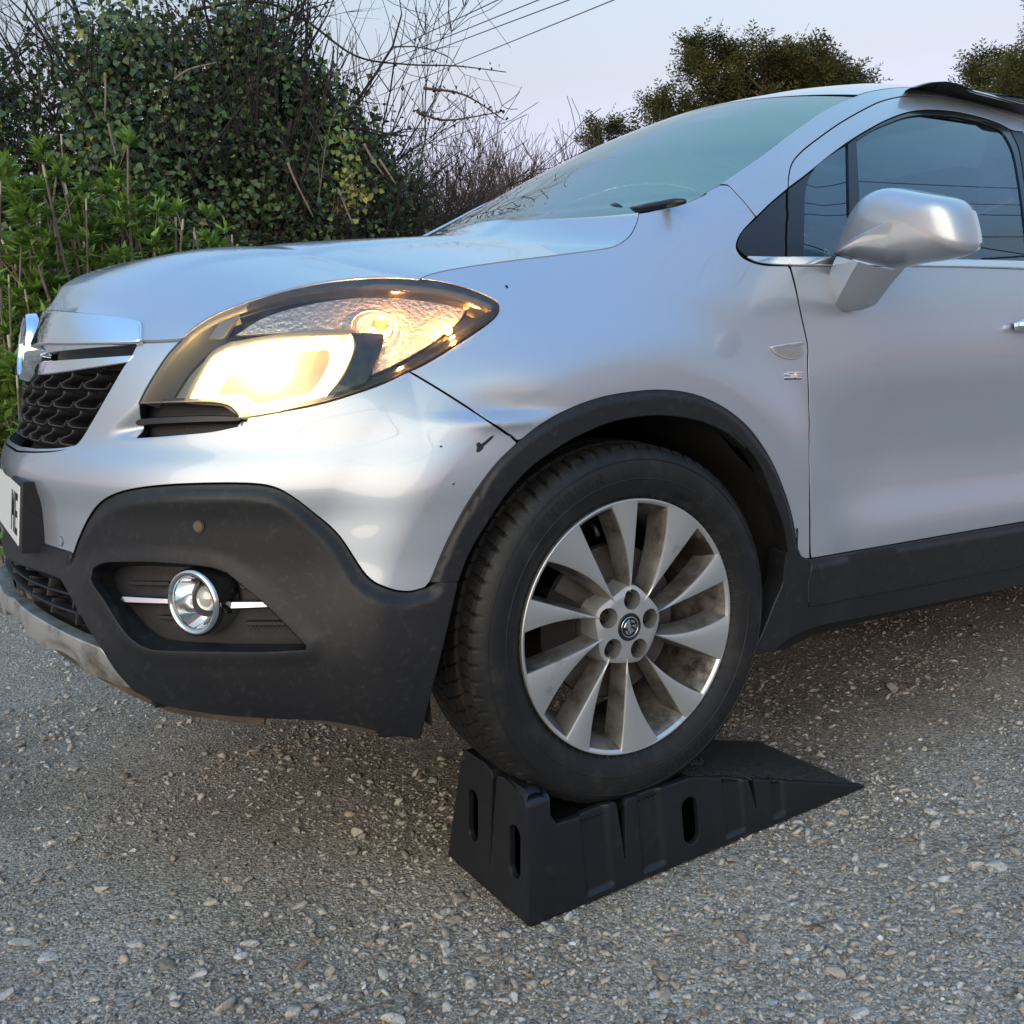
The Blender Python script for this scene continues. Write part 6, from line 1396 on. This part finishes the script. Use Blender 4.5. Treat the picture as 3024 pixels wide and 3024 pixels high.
def leaves(P, N, size, shape, R, elong=1.0, fold=.25, droop=0.0):
    """one leaf per point: a small folded outline (shape = list of half-outline (t, w))"""
    n = len(P); N = N / (np.linalg.norm(N, axis=1, keepdims=True) + 1e-9); A = R.normal(size=(n, 3)); A -= N * (A * N).sum(1, keepdims=True); A /= np.linalg.norm(A, axis=1, keepdims=True) + 1e-9
    A[:, 2] -= droop; A /= np.linalg.norm(A, axis=1, keepdims=True); B = np.cross(N, A); k = len(shape); V = []
    for t, w in shape: V.append(P + A * (size * t * elong)[:, None])
    for t, w in shape: V.append(P + A * (size * t * elong)[:, None] + B * (size * w)[:, None] + N * (size * w * fold)[:, None])
    for t, w in shape: V.append(P + A * (size * t * elong)[:, None] - B * (size * w)[:, None] + N * (size * w * fold)[:, None])
    V = np.stack(V, 1).reshape(-1, 3); f = []
    for i in range(k - 1): f += [(i, i + 1, k + i + 1, k + i), (i, 2 * k + i, 2 * k + i + 1, i + 1)]
    f = np.array(f); F = (f[None] + (np.arange(n) * 3 * k)[:, None, None]).reshape(-1, 4); return V, F, len(f)
IVY = [(0, .05), (.25, .48), (.55, .34), (1.0, .03)]; LANCE = [(0, .02), (.35, .17), (1.0, .01)]; ROUND = [(0, .05), (.4, .36), (1.0, .04)]
ivy_m = attr_mat('ivy_leaf', ((0, (.018, .032, .013)), (.3, (.042, .078, .026)), (.65, (.085, .150, .042)), (.93, (.15, .22, .05)), (1, (.30, .29, .05))), .42, .5, trans=.12)
elder_m = attr_mat('elder_leaf', ((0, (.08, .14, .028)), (.5, (.18, .30, .055)), (1, (.33, .46, .09))), .55, .4, trans=.2)
dead_m = attr_mat('dead_leaf', ((0, (.028, .022, .018)), (.6, (.055, .042, .034)), (1, (.10, .08, .06))), .8, .2, trans=.1)
cyp_m = attr_mat('cypress_leaf', ((0, (.020, .024, .009)), (.5, (.065, .070, .020)), (1, (.17, .16, .05))), .7, .3, trans=.1)
bark_dark = mat('dark_bark', (.030, .024, .022), .9); bark_brown = mat('brown_twig_bark', (.12, .078, .060), .9); stem_m = mat('pale_stem', (.20, .155, .115), .85, mott=(30, .3)); cut_m = mat('cut_wood', (.55, .48, .36), .8); bramble_m = mat('bramble_stem', (.10, .06, .05), .8)
HD = 7.2                                                 # distance of the hedge
def lv(name, P, N, size, shape, R, m, parent, tone, **kw):
    V, F, k = leaves(P, N, size, shape, R, **kw); o = np_mesh(name, V, F, m, 'stuff', parent=parent, attr=[('tone', 'FACE', np.repeat(np.clip(tone, 0, 1), k))]); return o
def hedge_bush(label, u0, u1, top, dist, n, R, group, thick=1.1, bare=.25, yellow=0.0, twig_n=26):
    """an ivy-grown bush: woody skeleton, a lumpy volume of leaves, shoots on top"""
    base = atw((u0 + u1) / 2, 1060, dist); base[2] = 0; bush = empty('ivy_bush', base); tag(bush, label, 'bush', group)
    lat = atw(u1, 1000, dist) - atw(u0, 1000, dist); lat[2] = 0; W = np.linalg.norm(lat); lat /= W; bk = np.array([-lat[1], lat[0], 0]);  bk = bk if bk @ FWn > 0 else -bk
    tops = [(atw(u, v, dist) - base) for u, v in top]; tx = [t @ lat for t in tops]; tz = [t[2] for t in tops]
    order = np.argsort(tx); tx = np.array(tx)[order]; tz = np.array(tz)[order]
    # leaf clumps spread through the front layer of the volume
    nc = n // 26; a = R.uniform(tx[0], tx[-1], nc); H = np.interp(a, tx, tz); hh = R.random(nc) ** .85 * H * .97; dep = -thick * .5 * np.sqrt(np.clip(1 - (hh / (H + .1)) ** 3, 0, 1)) * (1 - .45 * R.random(nc)) + .18 * np.sin(a * 4.1 + hh * 2.3) + .12 * np.sin(hh * 6 + a * 9)
    C_ = a[:, None] * lat + dep[:, None] * bk + np.stack([0 * a, 0 * a, hh], -1); k = R.integers(12, 40, nc); idx = np.repeat(np.arange(nc), k); spr = R.uniform(.05, .15, nc)
    P = C_[idx] + R.normal(size=(len(idx), 3)) * spr[idx][:, None]; P = P[P[:, 2] > .02]; idx = idx[:len(P)]
    tone0 = R.beta(2, 3, nc); isdead = R.random(nc) < bare; N = np.array([[0, 0, .5]]) - bk * .8 + R.normal(size=(len(P), 3)) * .65
    tn = np.clip(tone0[idx] * .75 + R.random(len(P)) * .3, 0, .92); tn = np.where(R.random(len(P)) < yellow, 1.0, tn); dd = isdead[idx]
    lv('ivy_foliage', P[~dd], N[~dd], R.uniform(.018, .052, (~dd).sum()), IVY, R, ivy_m, bush, tn[~dd], droop=.5)
    lv('dead_foliage', P[dd], N[dd], R.uniform(.02, .042, dd.sum()), ROUND, R, dead_m, bush, R.random(dd.sum()), droop=.2)
    segs = []
    for _ in range(twig_n):
        x = R.uniform(tx[0], tx[-1]); z = np.interp(x, tx, tz); z0 = z * R.uniform(.2, .95); p = x * lat - bk * thick * R.uniform(.1, .55) + [0, 0, z0]
        grow(p, lat * R.normal() * .8 - bk * .3 + np.array([0, 0, 1.]), R.uniform(.4, 1.0), R.uniform(.006, .014), 2, R, segs, 4, .2, .8, .1, .62, 5)
    for _ in range(6):
        x = R.uniform(tx[0], tx[-1]); grow(x * lat, np.array([0, 0, 1.]), np.interp(x, tx, tz) * .8, .035, 2, R, segs, 5, .12, .5, .2, .6, 7)
    branch_mesh('branch', segs, bark_dark, bush, n=4)
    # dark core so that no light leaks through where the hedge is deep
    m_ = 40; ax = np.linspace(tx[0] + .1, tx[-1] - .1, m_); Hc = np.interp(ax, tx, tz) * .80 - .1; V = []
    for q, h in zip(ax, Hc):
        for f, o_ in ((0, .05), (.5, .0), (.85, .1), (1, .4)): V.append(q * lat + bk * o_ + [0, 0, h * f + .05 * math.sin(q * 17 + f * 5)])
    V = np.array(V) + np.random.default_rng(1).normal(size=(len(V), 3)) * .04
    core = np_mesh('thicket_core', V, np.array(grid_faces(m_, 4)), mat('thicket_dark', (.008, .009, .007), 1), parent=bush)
    return bush
Rv = np.random.default_rng(11)
grp = 'ivy grown hedge along the track'
hedge_bush('left end of the hedge, dark ivy with thin bare twigs against the sky', -420, 330, [(-420, 60), (-200, 120), (0, 170), (90, 175), (180, 120), (250, 105), (330, 60)], HD + .3, 26000, Rv, grp, bare=.20, yellow=.012, twig_n=14)
hedge_bush('tallest dark green ivy mass in the hedge, topped with yellowish shoots', 240, 800, [(240, 110), (330, 50), (420, 20), (520, 35), (620, 45), (700, 30), (800, 90)], HD, 40000, Rv, grp, bare=.18, yellow=.02)
hedge_bush('right part of the ivy hedge sloping down towards the thorn bush', 700, 1180, [(700, 40), (800, 95), (880, 170), (960, 250), (1050, 330), (1120, 420), (1180, 520)], HD + .2, 27000, Rv, grp, bare=.32, yellow=.012, twig_n=34)
def shrub_elder(label, u, vtop, dist, R, nst, wpx, group='leafy green shrubs in front of the hedge', rscale=1.0):
    b = atw(u, 1100, dist); b[2] = 0; o = empty('leafy_shrub', b); tag(o, label, 'shrub', group); H = atw(u, vtop, dist)[2]; Wm = wpx * dist / FPX; segs = []; LP = []; LN = []; cuts = []
    for i in range(nst):
        a = R.uniform(-1, 1); dx = np.array([RT[0], RT[1], 0]) * a * Wm * .5; dy = np.array([FW[0], FW[1], 0]) * R.uniform(-.3, .3); p = dx * .45 + dy; h = H * R.uniform(.45, 1.0) * (1 - .25 * abs(a)); q = p.copy(); d = np.array([0, 0, 1.]) + dx * .9 / max(H, 1) + R.normal(size=3) * .12; d /= np.linalg.norm(d); r0_ = R.uniform(.006, .013) * rscale; ns = 9
        for j in range(ns):
            d = d + R.normal(size=3) * .05 + [0, 0, .03]; d /= np.linalg.norm(d); q2_ = q + d * h / ns; segs.append([*q, *q2_, r0_ * (1 - .45 * j / ns), r0_ * (1 - .45 * (j + 1) / ns)])
            if j > 2 and R.random() < .62:
                e = d * .4 + R.normal(size=3) * .6 + [0, 0, .35]; e /= np.linalg.norm(e); l = R.uniform(.08, .26); t = q2_ + e * l; segs.append([*q2_, *t, r0_ * .4, .0015]); kk = R.integers(5, 9)
                for c_ in range(R.integers(1, 3)):
                    base_ = q2_ + e * l * (1 if c_ == 0 else .6); an = R.uniform(0, 6.28) + np.arange(kk) * 2.4
                    for x_ in an: LP.append(base_ + R.normal(size=3) * .012); LN.append(np.array([math.cos(x_) * .75, math.sin(x_) * .75, .55]) + R.normal(size=3) * .2)
            q = q2_
        if R.random() < .45: cuts.append((q.copy(), d.copy(), r0_ * .56))
        else:
            for x_ in np.arange(8) * 2.4: LP.append(q + R.normal(size=3) * .01); LN.append(np.array([math.cos(x_) * .7, math.sin(x_) * .7, .5]) + R.normal(size=3) * .2)
    branch_mesh('stem', segs, stem_m, o, n=6)
    cs = [[*q, *(q + d * .05), r, r * .98] for q, d, r in cuts]
    if cs: branch_mesh('cut_stem', cs, cut_m, o, n=6)
    P = np.array(LP); D = np.array(LN); D /= np.linalg.norm(D, axis=1, keepdims=True)
    # each whorl point carries several narrow leaflets that point along D
    rep_ = 4; P = np.repeat(P, rep_, 0) ; D = np.repeat(D, rep_, 0) + R.normal(size=(len(P), 3)) * .32; D /= np.linalg.norm(D, axis=1, keepdims=True)
    n = len(P); up_ = np.array([[0, 0, 1.]]) + R.normal(size=(n, 3)) * .3; B = np.cross(D, up_); B /= np.linalg.norm(B, axis=1, keepdims=True) + 1e-9; N = np.cross(B, D); sz_ = R.uniform(.05, .095, n)[:, None]
    V = np.stack([P, P + D * sz_ * .4 + B * sz_ * .17 + N * sz_ * .05, P + D * sz_ - N * sz_ * .12, P + D * sz_ * .4 - B * sz_ * .17 + N * sz_ * .05], 1).reshape(-1, 3); F = np.array([[0, 1, 2, 3]])[None] + (np.arange(n) * 4)[:, None, None]
    hz = P[:, 2] / max(H, .1); tone = np.clip(R.beta(2.2, 2.2, n) * .8 + .15 * hz, 0, 1); np_mesh('leaf_cluster', V, F.reshape(-1, 4), elder_m, 'stuff', parent=o, attr=[('tone', 'FACE', tone)])
for args in (('bright green leafy shrub at the left edge of the photo', 20, 400, 5.4, 40, 330), ('leafy green shrub with a tall bare stick above it', 180, 300, 5.7, 44, 330), ('green shrub in the middle of the row with pale cut sticks', 330, 380, 5.5, 42, 320),
             ('leafy shrub above the bonnet with leaning brown stems', 500, 400, 5.8, 36, 300), ('low green shrub nearest the windscreen, leaning right', 660, 560, 6.0, 32, 300), ('small low shrub behind the badge at the left', 60, 700, 5.0, 30, 300)):
    shrub_elder(args[0], args[1], args[2], args[3], Rv, args[4], args[5])
def thorn(label, name, u, dist, ztop_v, R, nst, spread, m, group=None, depth=3, lean=(0, 0), r0=.03, kids=5, shoots=0, L0=.55):
    b = atw(u, 1100, dist); b[2] = 0; o = empty(name, b); tag(o, label, 'bush', group); H = atw(u, ztop_v, dist)[2]; segs = []; tips = []
    for _ in range(nst):
        d = np.array([0, 0, 1.]) + np.array([RT[0], RT[1], 0]) * (R.normal() * spread + lean[0]) + R.normal(size=3) * .15; grow(R.normal(size=3) * [.15, .15, 0], d, H * L0 * R.uniform(.7, 1.1), r0, depth, R, segs, kids, .16, .75, .12, .62, 6, tips)
    for _ in range(shoots):
        t, d = tips[R.integers(len(tips))]; 
        if t[2] > H * .5: grow(t, d * .3 + np.array([RT[0] * .15, RT[1] * .15, 1.]), R.uniform(.3, .6), .004, 1, R, segs, 5, .06, .6, .2, .25, 5)
    S = np.array(segs); k = H / np.quantile(S[:, 5], .995); S[:, :6] *= k; S[:, 6:] = np.maximum(S[:, 6:], .0022); S = S[S[:, 5] > .02]; branch_mesh('branch', S, m, o, n=4); return o, S
o_, S_ = thorn('bare blackthorn bush, its twigs black against the sky beside the windscreen', 'thorn_bush', 1170, 7.3, 95, Rv, 13, .22, bark_dark, depth=3, kids=7, shoots=34)
sel = S_[Rv.integers(0, len(S_), 3000)]; P = sel[:, 3:6] + Rv.normal(size=(3000, 3)) * .02; lv('dead_foliage', P, Rv.normal(size=(3000, 3)), Rv.uniform(.012, .026, 3000), ROUND, Rv, dead_m, o_, Rv.random(3000) * .5)
thorn('dense bare thorn thicket at the foot of the blackthorn', 'thorn_bush', 1090, 7.0, 540, Rv, 14, .32, bark_dark, depth=3, kids=6, L0=.6)
thorn('bare twiggy bush rising over the middle of the ivy hedge', 'thorn_bush', 840, 7.7, 10, Rv, 7, .3, bark_dark, depth=3, kids=5, L0=.6)
thorn('thin bare twigs at the far left above the hedge', 'thorn_bush', 60, 7.9, 20, Rv, 5, .4, bark_dark, depth=3, kids=5, L0=.62)
for i, (u, vt, dd, nn, lab) in enumerate(((1400, 400, 12.5, 15, 'reddish brown bare scrub bush, leftmost behind the bonnet'), (1520, 385, 13.2, 16, 'wind combed bare scrub bush, tallest of the brown ones'), (1630, 455, 14, 12, 'low bare scrub bush next to the windscreen edge'), (1700, 440, 15, 5, 'thin twiggy bush, rightmost of the brown scrub'), (1300, 440, 12, 12, 'bare brown scrub bush half hidden by the blackthorn'))):
    b = atw(u, 1060, dd); b[2] = 0; o = empty('scrub_bush', b); tag(o, lab, 'bush', 'bare brown scrub beyond the hedge'); H = atw(u, vt, dd)[2]; segs = []
    for _ in range(nn * 7):
        d = np.array([RT[0] * .25, RT[1] * .25, 1.]) + Rv.normal(size=3) * .22; grow(Rv.normal(size=3) * [.8, .6, 0], d, H * Rv.uniform(.35, .85), .012, 2, Rv, segs, 10, .07, .35, .1, .45, 6)
    S = np.array(segs); k = H / np.quantile(S[:, 5], .9992); S[:, :6] *= k; S[:, 6:] = np.clip(S[:, 6:], .0030, .008); branch_mesh('twig', S, bark_brown, o, n=3)
    hazeP = S[:, 3:6]; k_ = min(2500, len(hazeP)); P = hazeP[Rv.integers(0, len(hazeP), k_)] + Rv.normal(size=(k_, 3)) * .05; P = P[P[:, 2] < H * .8]; lv('dead_foliage', P, Rv.normal(size=(len(P), 3)), Rv.uniform(.02, .05, len(P)), ROUND, Rv, dead_m, o, Rv.random(len(P)))
# yellow-green ivy sprays and pale dead sticks in the hedge
for (u, v, k, lab) in ((1040, 545, 60, 'yellowing ivy spray hanging low on the right of the hedge'), (1020, 400, 40, 'fresh green ivy spray on the right side of the hedge')):
    b = atw(u, v, 6.4); o = empty('ivy_spray', b); tag(o, lab, 'ivy'); R = Rv; segs = []; q = np.array([-.1, .3, -.35]); tips = []
    grow(q, np.array([.2, -.3, .9]), .5, .006, 1, R, segs, 6, .1, .6, .1, .5, 5, tips); branch_mesh('stem', segs, stem_m, o, n=4)
    P = R.normal(size=(k * 2, 3)) * [.06, .04, .09]; lv('leaf_cluster', P, R.normal(size=(k * 2, 3)) * .6 + [0, -.9, .3], R.uniform(.022, .042, k * 2), IVY, R, ivy_m, o, np.where(R.random(k * 2) < .6, 1.0, .9) if k == 60 else .85 + .1 * R.random(k * 2), droop=.5)
for pts, lab in (([(515, 235), (560, 205), (640, 185)], 'pale broken stick at the top of the ivy'), ([(665, 590), (690, 620), (715, 650)], ''), ([(310, 215), (312, 270), (310, 345)], 'pale upright stick in front of the ivy'), ([(320, 365), (330, 410), (343, 460)], 'short pale stick above the green shrub'),
                 ([(1120, 470), (1140, 500), (1170, 545)], 'pale dead stick in the right of the hedge'), ([(1075, 425), (1100, 470), (1133, 518)], 'thin pale stick crossing the hedge at right'), ([(1000, 560), (1020, 610), (1042, 662)], 'pale stick near the bottom right of the hedge'), ([(850, 480), (870, 530), (925, 640)], 'long thin stick hanging in the hedge')):
    if not lab: continue
    G_ = smooth_path([[atw(u, v, 6.2) for u, v in pts]], 4); o = MB().tube(list(G_), list(np.linspace(.008, .005, len(G_))), 6).build('dead_stick', stem_m); tag(o, lab, 'stick', 'pale dead sticks in the hedge')
# arching bramble shoots over the hedge top
for pts, lab in (([(560, 30), (760, 5), (900, 60), (1050, 165), (1200, 190), (1350, 195), (1495, 213)], 'long arching bramble shoot reaching right across the sky'), ([(820, 60), (900, 30), (980, 5)], 'dark shoot sticking up from the hedge top'), ([(1230, 330), (1320, 355), (1480, 330)], 'thorny shoot pointing right out of the blackthorn'), ([(1250, 260), (1370, 280), (1490, 355)], 'drooping thorn shoot beside the blackthorn')):
    G_ = smooth_path([[atw(u, v, 6.9) for u, v in pts]], 6); o = MB().tube(list(G_), list(np.linspace(.010, .003, len(G_))), 6).build('bramble_shoot', bramble_m if 'arching' not in lab else bark_dark); tag(o, lab, 'bramble', 'shoots above the hedge')
    P = G_[Rv.integers(0, len(G_), 60)] + Rv.normal(size=(60, 3)) * .015; lv('leaf_cluster', P, Rv.normal(size=(60, 3)), Rv.uniform(.012, .03, 60), ROUND, Rv, dead_m, o, Rv.random(60) * .5)
# cypress trees behind the car: limbs carrying drooping feathery sprays
def cypress(label, u, vtop, dist, R, wpx, nl, lean=.35, vbase=1000, leader=True):
    b = atw(u, 1000, dist); b[2] = 0; o = empty('cypress_tree', b); tag(o, label, 'tree', 'wind blown cypress trees beyond the car'); H = atw(u, vtop, dist)[2] * .95; W = wpx * dist / FPX; right = np.array([RT[0], RT[1], 0]) / np.hypot(RT[0], RT[1]); segs = []; P = []; D = []
    trunk = [np.array([0, 0, H * t]) + right * (.25 * math.sin(t * 3)) for t in np.linspace(0, .97, 10)]; tr = MB(); tr.tube(trunk, list(np.linspace(.16, .02, 10)), 8).build('trunk', bark_brown, o)
    for i in range(int(nl * .75)):
        t = R.uniform(.34, .99); st = np.array([0, 0, H * t]); a = R.uniform(0, 6.28); reach = W * .55 * (1 - t) ** .6 * R.uniform(.35, 1.25) + .25; dirh = np.array([math.cos(a), math.sin(a), 0]); d = dirh + right * lean + [0, 0, .55]; d /= np.linalg.norm(d); q = st.copy(); ns = 7
        for j in range(ns):
            d = d + R.normal(size=3) * .08 + [0, 0, .04]; d /= np.linalg.norm(d); q2_ = q + d * reach / ns; segs.append([*q, *q2_, .03 * (1 - j / ns) + .004, .03 * (1 - (j + 1) / ns) + .004])
            k = 0 if j < 2 else 3 + int(2.6 * j)
            for _ in range(k):
                s_ = d * 1.2 + R.normal(size=3) * .42 + right * .35 + [0, 0, .25]; s_ /= np.linalg.norm(s_); P.append(q2_ + R.normal(size=3) * .09); D.append(s_)
            q = q2_
    P = np.array(P); D = np.array(D); branch_mesh('limb', segs, bark_brown, o, n=4)
    # each spray: a bent rachis with short side fronds
    n = len(P); LV = []; LF = []; L_ = R.uniform(.14, .40, n)
    up_ = np.array([[0, 0, 1.]]) + R.normal(size=(n, 3)) * .5; B = np.cross(D, up_); B /= np.linalg.norm(B, axis=1, keepdims=True) + 1e-9; parts = []
    for s_, sd in ((.15, 1), (.30, -1), (.45, 1), (.60, -1), (.75, 1), (.88, -1), (1.0, 0)):
        root_ = P + D * (L_ * s_)[:, None] - np.array([0, 0, 1.]) * (L_ * s_ ** 2 * .25)[:, None]; dr = D * .75 + B * sd * .8; ll = L_ * .34 * (1.15 - .5 * s_); wv = np.cross(dr, B + D * .3); wv /= np.linalg.norm(wv, axis=1, keepdims=True) + 1e-9
        wv = np.cross(dr, wv); wv /= np.linalg.norm(wv, axis=1, keepdims=True) + 1e-9; w_ = L_ * .032
        parts.append(np.stack([root_ - wv * w_[:, None], root_ + dr * (ll * .5)[:, None] + wv * w_[:, None] * 1.2, root_ + dr * ll[:, None] - np.array([0, 0, 1.]) * (ll * .2)[:, None], root_ + dr * (ll * .5)[:, None] - wv * w_[:, None] * 1.2], 1))
    V = np.concatenate(parts).reshape(-1, 3); m_ = len(V) // 4; F = (np.array([[0, 1, 2, 3]])[None] + (np.arange(m_) * 4)[:, None, None]).reshape(-1, 4); tone = np.tile(R.beta(2, 2, n), 7) * .8 + R.random(m_) * .2
    np_mesh('frond_spray', V, F, cyp_m, 'stuff', parent=o, attr=[('tone', 'FACE', np.clip(tone, 0, 1))])
for a in (('small cypress at the left end of the row behind the windscreen', 1885, 345, 19, 170, 40), ('left cypress of the big group, with bare pale limbs', 2060, 275, 18, 330, 90), ('cypress with a thin leader sticking up above the group', 2185, 110, 18.5, 330, 110),
          ('tallest broad cypress in the middle of the group', 2330, 130, 18, 360, 130), ('cypress right of the tallest one, blown to the right', 2440, 145, 18.6, 330, 110), ('rightmost cypress of the big group over the roof edge', 2520, 200, 18, 260, 80),
          ('thin cypress tip behind the roof rail', 2890, 160, 20, 160, 50), ('cypress at the right edge behind the roof rail', 2990, 190, 19, 300, 90), ('tall cypress cut off by the right edge of the photo', 3080, -20, 21, 200, 90)):
    cypress(a[0], a[1] - (60 if a[1] < 2700 else 0), a[2], a[3], Rv, a[4], a[5])

# ------------------------------------------------------------------ overhead wires
wire_m = mat('wire_grey', (.10, .11, .13), .6)
def wire(p0, p1, d0, d1, lab, sag=.12):
    A = atw(*p0, d0); B = atw(*p1, d1); t = np.linspace(-1.2, 1.6, 60)[:, None]; P = A + (B - A) * t; P[:, 2] -= sag * (1 - (2 * t[:, 0] - 1) ** 2) * 0 - .0
    o = MB().tube(list(P), .012, 6).build('overhead_wire', wire_m); tag(o, lab, 'wire', 'power lines crossing the sky')
wire((1150, 150), (1470, 0), 30, 22, 'leftmost overhead wire, disappearing into the blackthorn'); wire((1150, 178), (1590, 0), 30, 22, 'second overhead wire from the left'); wire((1200, 180), (1680, 0), 30, 22, 'third overhead wire from the left'); wire((1390, 172), (1812, 0), 30, 22, 'rightmost and lowest of the four overhead wires')
for i, (y, z) in enumerate(((-3.2, 10.6), (-3.4, 9.0), (-3.1, 7.6), (-3.4, 6.3), (-3.2, 5.1))):
    P = [np.array([x, y, z + .16 * (x - 12) + .0022 * (x - 8) ** 2]) for x in np.linspace(-12, 50, 40)]; tag(MB().tube(P, .022, 6).build('overhead_wire', wire_m), ('topmost', 'second', 'middle', 'fourth', 'lowest')[i] + ' of five overhead wires mirrored as curves in the side window', 'wire', 'power lines mirrored in the side window')
hedge_bush('dark ivy hedge running on to the left of the photo', -1700, -420, [(-1700, 200), (-1400, 120), (-1100, 190), (-800, 90), (-420, 120)], HD + 1.2, 9000, np.random.default_rng(5), grp, twig_n=10)
